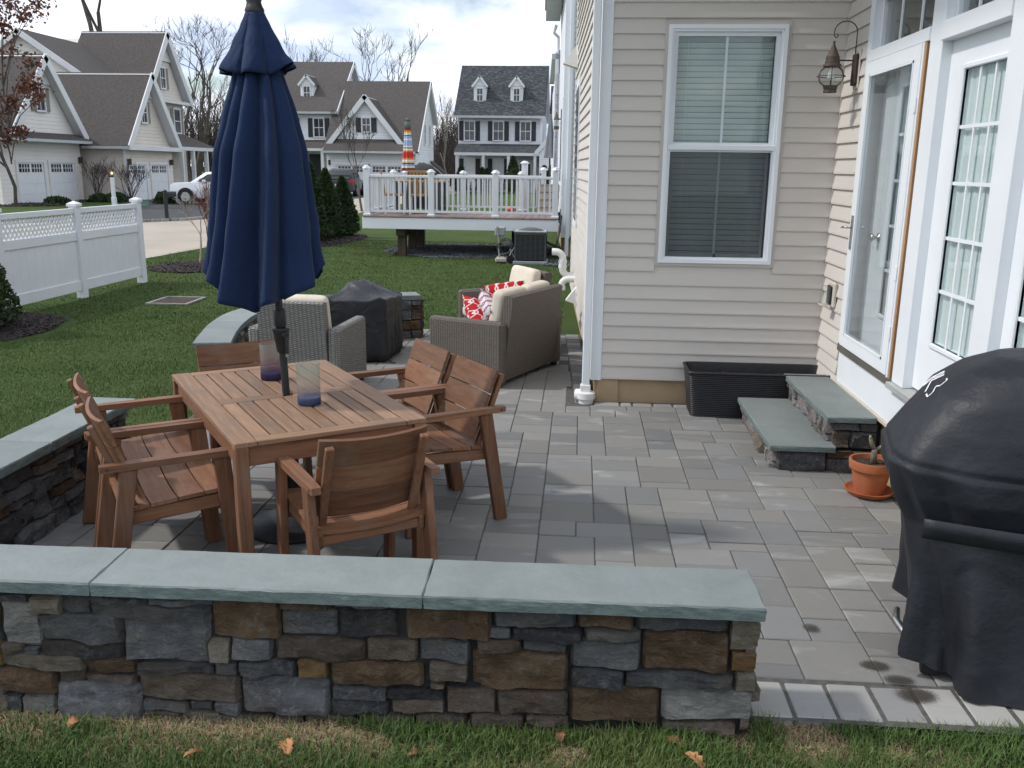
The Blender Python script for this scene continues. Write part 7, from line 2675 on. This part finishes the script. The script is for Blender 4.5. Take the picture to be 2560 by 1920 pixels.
# porch
mb = MB()
quad(mb, (-26.0, 52.0, 3.75), (-26.0, 58.7, 3.75), (-23.8, 58.7, 2.86), (-23.8, 52.0, 2.86))
mb.build('porch_roof', 'roof_brown', HL)
MB().box(-24.0, -23.78, 52.0, 58.7, 2.64, 2.85).build('porch_beam', 'far_white', HL)
for y in (53.6, 55.2, 57.2, 58.5):
    MB().box(-24.0, -23.8, y - 0.1, y + 0.1, ZB, 2.64).build('porch_column', 'far_white', HL)
MB().box(-26.0, -23.9, 52.0, 58.7, ZB, 0.25).build('porch_floor', 'sill_grey', HL)
MB().box(-25.99, -25.95, 53.8, 54.7, 0.25, 2.35).build('front_door', 'shutter_taupe', HL)
for (y, z, xx) in ((45.05, 1.95, -25.46), (45.75, 1.9, -23.26), (50.6, 1.9, -23.26)):
    MB().box(xx, xx + 0.16, y - 0.07, y + 0.07, z - 0.12, z + 0.18).build('wall_lamp', 'dark_iron', HL)

soffits(HL)
# ---- middle house (white with dark shutters, faces us)
HB = thing('far_house', 'white house with brown roof, dormer and garage gable in the middle', 'house')
MB().prism([(-24.0, 66, ZB), (-17.95, 66, ZB), (-17.95, 66, 5.7), (-24.0, 66, 5.7)], (0, 9.6, 0)).build('main_block', 'lap_white', HB)
MB().prism([(-17.95, 66, 5.7), (-17.95, 75.6, 5.7), (-17.95, 71, 9.35)], (-6, 0, 0)).build('gable_wall', 'lap_grey', HB)
mb = MB()
quad(mb, (-24.3, 65.6, 5.62), (-17.6, 65.6, 5.62), (-17.6, 71, 9.55), (-24.3, 71, 9.55))
quad(mb, (-24.3, 76.2, 5.62), (-17.6, 76.2, 5.62), (-17.6, 71, 9.55), (-24.3, 71, 9.55))
mb.build('roof', 'roof_brown', HB)
rake(HB, (-17.6, 65.6, 5.5), (-17.6, 71, 9.42), X_, 0.3)
rake(HB, (-17.6, 76.2, 5.5), (-17.6, 71, 9.42), X_, 0.3)
MB().box(-24.2, -17.6, 65.5, 65.62, 5.45, 5.60).build('gutter', 'gutter_grey', HB)
far_window(HB, (-19.4, 66, 3.9), X_, -Y_, 0.68, 1.22, 2, 2, 'shutter_dark', 0.36)
far_window(HB, (-21.6, 66, 3.9), X_, -Y_, 0.68, 1.22, 2, 2, 'shutter_dark', 0.36)
mb = MB()
quad(mb, (-24.2, 66, 3.65), (-18.2, 66, 3.65), (-18.2, 64.4, 3.05), (-24.2, 64.4, 3.05))
mb.build('porch_roof', 'roof_brown', HB)
MB().box(-24.2, -18.2, 64.35, 64.5, 2.85, 3.04).build('porch_beam', 'far_white', HB)
for x in (-21.5, -18.45):
    MB().box(x - 0.1, x + 0.1, 64.4, 64.6, ZB, 2.85).build('porch_column', 'far_white', HB)
MB().box(-19.85, -18.75, 65.94, 65.99, ZB, 2.65).build('front_door', 'shutter_dark', HB)


def dormer(parent, cx, yf, z0, z1, zap, w, over, yb, wall_m, roof_m):
    MB().box(cx - w / 2, cx + w / 2, yf, yb, z0, z1).build('dormer', wall_m, parent)
    MB().prism([(cx - w / 2 - .02, yf - .02, z1), (cx + w / 2 + .02, yf - .02, z1), (cx, yf - .02, zap - 0.12)], (0, yb - yf + 1.2, 0)).build('dormer_gable', 'far_white', parent)
    m_ = MB()
    quad(m_, (cx - w / 2 - over, yf - 0.12, z1 - 0.02), (cx - w / 2 - over, yb + 1.2, z1 - 0.02), (cx, yb + 1.2, zap), (cx, yf - 0.12, zap), 0.06)
    quad(m_, (cx + w / 2 + over, yf - 0.12, z1 - 0.02), (cx + w / 2 + over, yb + 1.2, z1 - 0.02), (cx, yb + 1.2, zap), (cx, yf - 0.12, zap), 0.06)
    m_.build('dormer_roof', roof_m, parent)
    rake(parent, (cx - w / 2 - over, yf - 0.12, z1 - 0.10), (cx, yf - 0.12, zap - 0.09), -Y_, 0.16, 0.03)
    rake(parent, (cx + w / 2 + over, yf - 0.12, z1 - 0.10), (cx, yf - 0.12, zap - 0.09), -Y_, 0.16, 0.03)
    far_window(parent, (cx - 0.22, yf, z0 + 0.22), X_, -Y_, 0.44, (z1 - z0) * 0.68, 2, 2)


dormer(HB, -20.2, 67.2, 6.35, 7.6, 8.3, 0.95, 0.14, 70.0, 'lap_white', 'roof_brown')
# garage wing
MB().prism([(-11.6, 63.6, ZB), (-11.6, 71.4, ZB), (-11.6, 71.4, 5.2), (-11.6, 68.4, 7.75), (-11.6, 63.6, 2.95)], (-6.3, 0, 0)).build('garage_wing', 'lap_white', HB)
mb = MB()
quad(mb, (-18.0, 63.0, 2.85), (-11.3, 63.0, 2.85), (-11.3, 68.5, 7.95), (-18.0, 68.5, 7.95))
quad(mb, (-18.0, 71.8, 5.1), (-11.3, 71.8, 5.1), (-11.3, 68.5, 7.95), (-18.0, 68.5, 7.95))
mb.build('roof', 'roof_brown', HB)
rake(HB, (-11.3, 63.0, 2.72), (-11.3, 68.5, 7.8), X_, 0.34)
rake(HB, (-11.3, 71.8, 4.95), (-11.3, 68.5, 7.8), X_, 0.34)
MB().prism([(-17.7, 63.9, 3.0), (-12.6, 63.9, 3.0), (-15.1, 63.9, 6.35)], (0, 3.5, 0)).build('gable_wall', 'lap_white', HB)
mb = MB()
quad(mb, (-18.15, 63.6, 2.95), (-18.15, 67.5, 2.95), (-15.1, 67.5, 6.6), (-15.1, 63.6, 6.6))
quad(mb, (-12.15, 63.6, 2.95), (-12.15, 67.5, 2.95), (-15.1, 67.5, 6.6), (-15.1, 63.6, 6.6))
mb.build('gable_roof', 'roof_brown', HB)
rake(HB, (-18.1, 63.6, 2.85), (-15.1, 63.6, 6.48), -Y_, 0.34)
rake(HB, (-12.2, 63.6, 2.85), (-15.1, 63.6, 6.48), -Y_, 0.34)
far_window(HB, (-15.35, 63.9, 4.2), X_, -Y_, 0.52, 0.88, 2, 2, 'shutter_dark', 0.38)
mb = MB()
quad(mb, (-18.0, 63.9, 3.16), (-11.9, 63.9, 3.16), (-11.9, 63.1, 2.88), (-18.0, 63.1, 2.88))
mb.build('pent_roof', 'roof_brown', HB)
MB().box(-18.05, -11.5, 63.0, 63.12, 2.72, 2.86).build('gutter', 'gutter_grey', HB)
garage_door(HB, (-17.25, 63.6, ZB), X_, -Y_, 2.3, 1.98)
garage_door(HB, (-14.80, 63.6, ZB), X_, -Y_, 2.3, 1.98)
far_window(HB, (-11.6, 67.1, 3.5), Y_, X_, 0.45, 1.3, 1, 2)
far_window(HB, (-11.6, 69.2, 3.5), Y_, X_, 0.45, 1.3, 1, 2)
far_window(HB, (-11.6, 68.9, 0.9), Y_, X_, 0.5, 1.2, 1, 2)
MB().box(-17.75, -17.62, 63.44, 63.58, 1.9, 2.25).build('wall_lamp', 'dark_iron', HB)
mb = MB()
quad(mb, (-11.6, 69.6, 2.3), (-11.6, 71.4, 2.3), (-10.4, 71.4, 1.3), (-10.4, 69.6, 1.3))
mb.build('side_porch_roof', 'roof_brown', HB)
MB().box(-11.6, -10.5, 69.7, 71.3, ZB, 1.3).build('side_porch', 'lap_white', HB)

soffits(HB)
# ---- house on the right (grey with dark slate roof, faces us)
HR = thing('far_house', 'pale grey house with dark slate roof and two dormers on the right', 'house')
MB().box(-10.1, -3.35, 75, 84.5, ZB, 6.0).build('main_block', 'lap_grey', HR)
MB().prism([(-3.35, 75, 6.0), (-3.35, 84.5, 6.0), (-3.35, 79.75, 10.1)], (-6.75, 0, 0)).build('gable_wall', 'lap_grey', HR)
mb = MB()
quad(mb, (-10.45, 74.5, 5.92), (-3.05, 74.5, 5.92), (-3.05, 79.8, 10.25), (-10.45, 79.8, 10.25))
quad(mb, (-10.45, 85.0, 5.92), (-3.05, 85.0, 5.92), (-3.05, 79.8, 10.25), (-10.45, 79.8, 10.25))
mb.build('roof', 'roof_slate', HR)
MB().box(-10.4, -3.1, 74.4, 74.52, 5.72, 5.90).build('gutter', 'gutter_grey', HR)
MB().box(-3.5, -3.32, 74.96, 75.0, ZB, 5.75).build('corner_board', 'far_white', HR)
MB().box(-10.13, -9.97, 74.96, 75.0, ZB, 5.75).build('corner_board', 'far_white', HR)
for x in (-9.6, -7.25, -5.05):
    far_window(HR, (x, 75, 4.02), X_, -Y_, 0.76, 1.42, 2, 2, 'shutter_dark', 0.38)
for x in (-9.6, -7.25):
    far_window(HR, (x, 75, 0.75), X_, -Y_, 0.78, 1.75, 2, 2, 'shutter_dark', 0.38, 'room_pale')
MB().box(-5.3, -4.0, 74.93, 75.0, ZB, 2.5).build('door_surround', 'far_white', HR)
MB().box(-5.05, -4.25, 74.90, 74.929, ZB, 2.2).build('front_door', 'shutter_dark', HR)
mb = MB()
quad(mb, (-10.2, 75, 3.72), (-3.2, 75, 3.72), (-3.2, 72.7, 3.02), (-10.2, 72.7, 3.02))
mb.build('porch_roof', 'roof_slate', HR)
MB().box(-10.15, -3.0, 72.62, 72.85, 2.78, 3.0).build('porch_beam', 'far_white', HR)
for x in (-9.95, -7.85, -5.85, -3.75):
    MB().box(x - 0.11, x + 0.11, 72.65, 72.87, ZB, 2.78).build('porch_column', 'far_white', HR)
MB().box(-10.15, -3.2, 72.6, 75, ZB, 0.3).build('porch_floor', 'sill_grey', HR)
for cx in (-8.5, -5.5):
    dormer(HR, cx, 76.0, 6.9, 8.3, 9.1, 1.0, 0.14, 78.6, 'lap_grey', 'roof_slate')
mb = MB()
quad(mb, (-3.0, 79.0, 3.2), (2.0, 79.0, 3.2), (2.0, 84, 9.0), (-3.0, 84, 9.0))
mb.build('wing_roof', 'roof_slate', HR)
MB().box(-3.0, 2.0, 79.3, 88, ZB, 3.2).build('garage_wing', 'lap_grey', HR)
rake(HR, (-3.7, 72.4, 2.95), (-1.9, 72.4, 5.0), -Y_, 0.30)
MB().prism([(-3.4, 72.5, ZB), (2.5, 72.5, ZB), (2.5, 72.5, 3.0), (0.2, 72.5, 6.2), (-1.0, 72.5, 6.0), (-3.4, 72.5, 3.0)], (0, 6, 0)).build('front_wing', 'lap_grey', HR)

soffits(HR)
# ------------------------------------------------------------------ vehicles
def wheel(parent, x, y, r, w, side):
    wl = MB().lathe([(r * 0.62, -w / 2), (r * 0.93, -w / 2), (r, -w * 0.3), (r, w * 0.3), (r * 0.93, w / 2), (r * 0.62, w / 2)], 24, cap=False).xf(Matrix.Translation((x, y, r)) @ Matrix.Rotation(PI / 2, 4, 'X')).build('wheel', 'tyre', parent, smooth=True, auto=40)
    t = MB().lathe([(0.0, w * 0.44), (r * 0.16, w * 0.46), (r * 0.2, w * 0.40)], 16)
    t.lathe([(r * 0.56, w * 0.44), (r * 0.64, w * 0.48), (r * 0.64, w * 0.1)], 24, cap=False)
    for k in range(6):
        a = 2 * PI * k / 6
        t.bar((r * 0.15 * math.cos(a), r * 0.15 * math.sin(a), w * 0.42), (r * 0.6 * math.cos(a), r * 0.6 * math.sin(a), w * 0.42), r * 0.14, 0.02, (0, 0, 1))
    t.lathe([(0.0, w * 0.37), (r * 0.62, w * 0.37)], 24, cap=False)
    t.xf(Matrix.Translation((x, y, r)) @ Matrix.Rotation(PI / 2 if side < 0 else -PI / 2, 4, 'X')).build('rim', 'steel', wl)


def loft(mb, secs):
    """closed loft through lists of points of equal length"""
    n = len(secs[0])
    V = [p for s_ in secs for p in s_]
    F = []
    for i in range(len(secs) - 1):
        for k in range(n):
            k2 = (k + 1) % n
            F.append((i * n + k, i * n + k2, (i + 1) * n + k2, (i + 1) * n + k))
    F.append(tuple(reversed(range(n))))
    F.append(tuple((len(secs) - 1) * n + k for k in range(n)))
    return mb.add(V, F)


def car(name, label, cat, loc, rz, st, gl, paint, wheels, L, wr):
    """st: stations (x, half width, z low, z belt) of the body; gl: stations of the glasshouse (x, half width low, half width top, z0, z1)"""
    c = thing(name, label, cat, loc, rz)
    secs = []
    for (x, hw, z0, z1) in st:
        secs.append([(x, -hw * 0.92, z0), (x, -hw, z0 + 0.12), (x, -hw, (z0 + z1) / 2 + 0.05), (x, -hw * 0.94, z1 - 0.03), (x, -hw * 0.82, z1), (x, hw * 0.82, z1), (x, hw * 0.94, z1 - 0.03), (x, hw, (z0 + z1) / 2 + 0.05), (x, hw, z0 + 0.12), (x, hw * 0.92, z0)])
    loft(MB(), secs).build('body', paint, c, smooth=True, auto=38)
    secs = []
    for (x, a, b_, z0, z1) in gl:
        secs.append([(x, -a, z0), (x, -b_, z1 - 0.05), (x, -b_ * 0.9, z1), (x, b_ * 0.9, z1), (x, b_, z1 - 0.05), (x, a, z0)])
    loft(MB(), secs).build('roof', paint, c, smooth=True, auto=38)
    for (x, sgn) in [(w_, s_) for w_ in wheels for s_ in (-1, 1)]:
        wheel(c, x, sgn * 0.845, wr, 0.24, sgn)
        a = MB()
        P = []
        for k in range(13):
            t = PI * k / 12
            P.append((x + (wr + 0.05) * math.cos(t), sgn * 0.915, wr + (wr + 0.05) * math.sin(t)))
        P.append((x - wr - 0.05, sgn * 0.915, 0.22)); P.insert(0, (x + wr + 0.05, sgn * 0.915, 0.22))
        MB().prism(P, (0, sgn * 0.012, 0)).build('wheel_arch', 'tyre', c)
    return c


# white vehicle in the drive, nose to the left
pk = car('parked_car', 'white car parked on the far asphalt driveway, half behind the umbrella', 'car', (-17.30, 43.2, 0.0), R_(180),
         [(-2.5, 0.82, 0.35, 0.95), (-2.42, 0.88, 0.30, 1.02), (-1.2, 0.92, 0.28, 1.05), (0.5, 0.92, 0.28, 1.04), (1.2, 0.92, 0.28, 1.03), (2.1, 0.88, 0.28, 0.99), (2.32, 0.80, 0.35, 0.90)],
         [(-2.35, 0.84, 0.70, 1.0, 1.05), (-1.9, 0.86, 0.72, 1.0, 1.45), (-0.6, 0.88, 0.74, 1.0, 1.55), (0.55, 0.88, 0.72, 1.0, 1.50), (1.25, 0.86, 0.80, 1.0, 1.06)], 'car_white', (-1.45, 1.50), 4.8, 0.36)
for (x0, x1, x2, x3) in ((-0.45, 0.92, -0.45, 0.42), (-1.75, -0.53, -1.60, -0.53)):
    for s_ in (-1, 1):
        MB().prism([(x0, s_ * 0.868, 1.06), (x1, s_ * 0.868, 1.06), (x3, s_ * 0.765, 1.40), (x2, s_ * 0.765, 1.42)], (0, s_ * 0.018, 0.004)).build('side_window', 'car_glass', pk)
MB().box(0.30, 0.34, -0.93, -0.90, 0.45, 1.0).build('door_gap', 'tyre', pk)
for s_ in (-1, 1):
    MB().cbox(2.22, 2.33, s_ * 0.68 - 0.12, s_ * 0.68 + 0.12, 0.70, 0.84, 0.02).build('headlight', 'clear_glass', pk)
    MB().cbox(0.45, 0.62, s_ * 0.95 - 0.07, s_ * 0.95 + 0.07, 1.02, 1.14, 0.02).build('mirror', 'car_white', pk)
# dark SUV before the middle garage, seen from behind
sv = car('parked_car', 'dark grey SUV parked before the middle garage, tail lamp towards us', 'car', (-15.3, 58.6, -0.03), R_(95),
         [(-2.3, 0.84, 0.36, 0.95), (-2.2, 0.90, 0.30, 1.05), (-1.0, 0.92, 0.28, 1.08), (0.8, 0.92, 0.28, 1.06), (2.0, 0.88, 0.28, 1.0), (2.25, 0.8, 0.36, 0.9)],
         [(-2.2, 0.84, 0.74, 1.0, 1.35), (-1.95, 0.86, 0.74, 1.0, 1.62), (-0.6, 0.88, 0.74, 1.0, 1.68), (0.3, 0.88, 0.72, 1.0, 1.60), (1.1, 0.86, 0.80, 1.0, 1.08)], 'car_dark', (-1.4, 1.45), 4.6, 0.37)
MB().prism([(-2.24, -0.62, 1.08), (-2.24, 0.62, 1.08), (-2.06, 0.56, 1.50), (-2.06, -0.56, 1.50)], (-0.02, 0, 0.004)).build('rear_window', 'car_glass', sv)
for s_ in (-1, 1):
    MB().cbox(-2.32, -2.18, s_ * 0.78 - 0.11, s_ * 0.78 + 0.11, 0.78, 1.04, 0.02).build('tail_light', 'tail_red', sv)
    MB().prism([(-1.7, s_ * 0.868, 1.10), (0.6, s_ * 0.868, 1.10), (0.1, s_ * 0.765, 1.52), (-1.6, s_ * 0.765, 1.54)], (0, s_ * 0.018, 0.004)).build('side_window', 'car_glass', sv)
    MB().bar((-1.7, s_ * 0.6, 1.72), (0.2, s_ * 0.6, 1.70), 0.03, 0.03).build('roof_rail', 'unit_top', sv)
MB().cbox(-2.36, -2.30, -0.26, 0.26, 0.62, 0.78, 0.004).build('number_plate', 'far_white', sv)

# ------------------------------------------------------------------ street furniture
lp = thing('street_lamp', 'white lamp post with lit lantern rising behind the fence', 'lamp', (-21.15, 40.0, -0.04))
MB().cbox(-0.07, 0.07, -0.07, 0.07, 0, 1.28, 0.01).build('post', 'white_vinyl', lp)
MB().cbox(-0.09, 0.09, -0.09, 0.09, 0, 0.4, 0.01).build('post_base', 'white_vinyl', lp)
MB().lathe([(0.05, 1.281), (0.085, 1.31), (0.08, 1.35), (0.04, 1.37), (0.0, 1.37)], 12).build('lantern_base', 'dark_iron', lp)
MB().lathe([(0.055, 1.37), (0.10, 1.55)], 6, cap=False).build('lantern_glass', 'clear_glass', lp)
MB().lathe([(0.0, 1.40), (0.04, 1.43), (0.045, 1.48), (0.0, 1.53)], 12).build('bulb', 'lamp_lit', lp, smooth=True)
MB().lathe([(0.115, 1.55), (0.04, 1.65), (0.03, 1.70), (0.0, 1.80)], 6).build('lantern_cap', 'dark_iron', lp)
mbx = thing('mailbox', 'black mailbox on a square black post at the far kerb', 'mailbox', (-14.1, 30.1, -0.03), R_(-60))
MB().cbox(-0.06, 0.06, -0.06, 0.06, 0, 0.98, 0.006).build('post', 'black_metal', mbx)
MB().lathe([(0.05, 0.98), (0.06, 1.0), (0.03, 1.04), (0, 1.06)], 8).build('finial', 'black_metal', mbx)
P = [(-0.09, 0.80), (0.09, 0.80), (0.09, 0.90)] + [(0.09 * math.cos(t), 0.90 + 0.09 * math.sin(t)) for t in np.linspace(0.3, PI - 0.3, 6)] + [(-0.09, 0.90)]
MB().prism([(p[0], 0.05, p[1]) for p in P], (0, 0.30, 0)).build('box', 'black_metal', mbx)
ub = thing('utility_box', 'small green utility pedestal on the grass by the driveway', 'utility box', (-19.85, 40.3, -0.04))
MB().cbox(-0.13, 0.13, -0.13, 0.13, 0, 0.26, 0.02).build('cabinet', 'utility_green', ub)
MB().cbox(-0.145, 0.145, -0.145, 0.145, 0.261, 0.33, 0.03).build('lid', 'utility_green', ub)
for k, (x, y, h, r_) in enumerate([(-26.3, 39.8, 0.75, 0.7), (-24.2, 40.6, 0.35, 0.6), (-20.3, 43.2, 0.55, 0.5), (-23.2, 44.2, 0.45, 0.6), (-24.0, 44.0, 0.4, 0.55)]):
    t_ = thing('evergreen_bush', ['clipped evergreen mound left of the young oak', 'low evergreen mound right of the young oak', 'round evergreen bush left of the white car', 'low evergreen mound beside the lamp post, right', 'low evergreen mound beside the lamp post, left'][k], 'bush', (x, y, -0.05), 0, 'clipped bushes by the far house')
    r = np.random.default_rng(90 + k)
    n = 2600
    d = r.normal(0, 1, (n, 3)); d[:, 2] = np.abs(d[:, 2]); d /= np.linalg.norm(d, axis=1)[:, None]
    rr = r.uniform(0.75, 1.0, (n, 1)) * (1 + 0.2 * (vnoise(d[:, 0] * 4 + 9, d[:, 1] * 4 + 9, k)[:, None] - 0.5))
    P = d * rr * np.array([[r_, r_, h]])
    V, F = leaf_mesh(P, d, 0.06, r)
    raw_obj('crown', V, F, 'yew_leaf', t_)
    MB().tube([(0, 0, 0), (0, 0, h * .6)], [0.05, 0.03], 6).build('trunk', 'bark_grey', t_)

# ------------------------------------------------------------------ grass blades
def blades(name, label, n, region, hmin, hmax, w, m, seed, reject=None, lean=0.5, mask=None):
    r = np.random.default_rng(seed)
    x = r.uniform(region[0], region[1], n); y = r.uniform(region[2], region[3], n)
    if reject is not None:
        k = ~reject(x, y)
        x, y = x[k], y[k]
    if mask is not None:
        k = r.uniform(0, 1, len(x)) < mask(x, y)
        x, y = x[k], y[k]
    n = len(x)
    z = gz(x, y) - 0.004
    h = r.uniform(hmin, hmax, n) * (0.6 + 0.8 * vnoise(x * 3, y * 3, 12))
    a = r.uniform(0, 2 * PI, n); ln = r.uniform(0.1, 1.0, n) * lean
    dx, dy = np.cos(a) * ln * h, np.sin(a) * ln * h
    wx, wy2 = -np.sin(a) * w * r.uniform(.6, 1.3, n), np.cos(a) * w * r.uniform(.6, 1.3, n)
    B0 = np.stack([x - wx, y - wy2, z], 1); B1 = np.stack([x + wx, y + wy2, z], 1)
    M0 = np.stack([x + dx * .4 - wx * .8, y + dy * .4 - wy2 * .8, z + h * .6], 1); M1 = np.stack([x + dx * .4 + wx * .8, y + dy * .4 + wy2 * .8, z + h * .6], 1)
    T = np.stack([x + dx, y + dy, z + h * np.clip(1 - ln * .35, .3, 1)], 1)
    V = np.stack([B0, B1, M1, M0, T], 1).reshape(-1, 3)
    i = np.arange(n)[:, None] * 5
    F = np.concatenate([i + np.array([[0, 1, 2]]), i + np.array([[0, 2, 3]]), i + np.array([[3, 2, 4]])], 0)
    o = raw_obj(name, V, F, m)
    return tag(o, label, 'grass', None, 'stuff')


def near_wall_or_patio(x, y):
    f = 2.80 + 0.02 * (x - 0.65)
    edge = np.where(x < 0.66, f, 2.90 + 0.02 * (x - 0.7))
    return (y > edge) | (y > 3.2)


def bare(x, y):
    return vnoise(x * 2.3 + 11, y * 5 + 4, 31) * 0.65 + vnoise(x * 7, y * 9, 8) * 0.35


def green_mask(x, y):
    e = np.where(x < 0.66, 2.80, 2.90) - y          # distance out from the wall foot
    dry = np.clip((0.30 - e) / 0.2, 0, 1) * np.clip((bare(x, y) - 0.44) * 8, 0, 1)
    return np.clip(1 - dry * 0.97, 0.03, 1)


def dry_mask(x, y):
    e = np.where(x < 0.66, 2.80, 2.90) - y
    return np.clip((0.36 - e) / 0.2, 0, 1) * np.clip((bare(x, y) - 0.40) * 6, 0, 1)


blades('grass', 'green grass along the foot of the near stone wall', 150000, (-2.4, 2.2, 1.8, 2.93), 0.030, 0.085, 0.0019, 'grass_blade', 1, near_wall_or_patio, 0.9, green_mask)
blades('dry_grass', 'straw-coloured dead grass at the foot of the near stone wall', 90000, (-2.4, 2.2, 2.2, 2.93), 0.02, 0.05, 0.0015, 'straw', 2, near_wall_or_patio, 2.2, dry_mask)
flat('bare_soil', [(-3.0, 2.60), (-1.0, 2.62), (0.4, 2.66), (1.6, 2.72), (2.6, 2.76), (2.6, 2.95), (0.66, 2.93), (-3.0, 2.85)], -0.092, 'bare_soil')
# gravelly earth follows the lawn just below the blades
mbs = MB()
def soil_fn(u_, v_):
    x = -3 + 5.6 * u_
    y = 2.46 + (0.42 if x < 0.66 else 0.47) * v_
    return (x, y, float(gz(x, y)) + 0.0035 - 0.012 * (1 - min(1, v_ * 4)))
so2 = mbs.grid(soil_fn, 60, 6).build('soil_strip', 'bare_soil', None, smooth=True)
so2['kind'] = 'structure'


def not_left_lawn(x, y):
    p = (x > -3.0) & (y < 7.0)
    inside = np.zeros_like(p)
    fy = np.array([q.y for q in FW]); fx = np.array([q.x for q in FW])
    far = (y >= 6.9) & (x > np.interp(y, fy, fx) - 0.16) & (y < 10.5) & (x < 0.2)
    gap = (y > 5.17) & (y < 6.95) & (x > -2.88)
    w = (y <= 5.17) & (x > -3.0)
    return w | gap | far | ((x > -0.2) & (y < 13.6)) | (((x + 7.05) / 1.0) ** 2 + ((y - 10.0) / 1.1) ** 2 < 1) | ((abs(x + 5.77) < 0.3) & (abs(y - 12.42) < 0.36)) | ((x < -9.0) & (y > 15.0))


blades('grass', 'mown lawn between the left stone wall and the white fence', 300000, (-8.5, 0.2, 3.0, 12.0), 0.014, 0.034, 0.0022, 'grass_blade', 3, not_left_lawn, 0.9)
blades('grass', 'mown lawn beyond the lounge corner as far as the deck', 170000, (-9.0, 0.2, 10.0, 24.0), 0.015, 0.036, 0.0040, 'grass_blade', 4, not_left_lawn, 0.9)

# ------------------------------------------------------------------ fallen leaves on the grass
def leaf_piece(label, x, y, L, W_, rz, seed, z=0.012):
    r = random.Random(seed)
    mb = MB()
    n = 9
    V = []
    for i in range(n):
        t = i / (n - 1)
        hw = W_ / 2 * math.sin(PI * min(1, t * 0.96 + 0.02)) ** 0.7 * (1 + (0.35 if i % 2 else -0.15))
        cz = 0.012 * math.sin(PI * t) + r.uniform(0, 0.004)
        V += [((t - .5) * L, -hw, cz + hw * 0.35), ((t - .5) * L, 0, cz), ((t - .5) * L, hw, cz + hw * 0.55)]
    F = []
    for i in range(n - 1):
        for k in (0, 1):
            F.append((3 * i + k, 3 * i + 3 + k, 3 * i + 4 + k, 3 * i + 1 + k))
    o = mb.add(V, F).build('fallen_leaf', 'leaf_fallen', None, smooth=True)
    o.location = (x, y, float(gz(x, y)) + z)
    o.rotation_euler = (r.uniform(-.3, .3), r.uniform(-.3, .3), rz)
    return tag(o, label, 'leaf', 'fallen leaves before the wall')


leaf_piece('reddish fallen leaf on the grass, left of the others', -1.24, 2.545, 0.075, 0.03, 0.6, 1, 0.035)
leaf_piece('curled orange leaf on dry grass below the middle of the wall', -0.945, 2.605, 0.08, 0.045, -1.0, 2, 0.035)
leaf_piece('small brown leaf in the grass near the middle of the wall', -0.50, 2.59, 0.05, 0.035, 0.3, 3, 0.035)
leaf_piece('upright folded orange leaf leaning near the pale corner stone', 0.365, 2.72, 0.075, 0.035, -0.5, 4, 0.035)
leaf_piece('long orange leaf lying below the pale corner stone', 0.43, 2.635, 0.085, 0.03, -0.75, 5, 0.035)
leaf_piece('tiny brown leaf against the wall foot at far left', -1.74, 2.68, 0.045, 0.03, 0.9, 6, 0.035)
leaf_piece('reddish leaf scrap at the wall foot left of the big brown stone', -0.02, 2.735, 0.04, 0.03, 1.9, 7, 0.03)
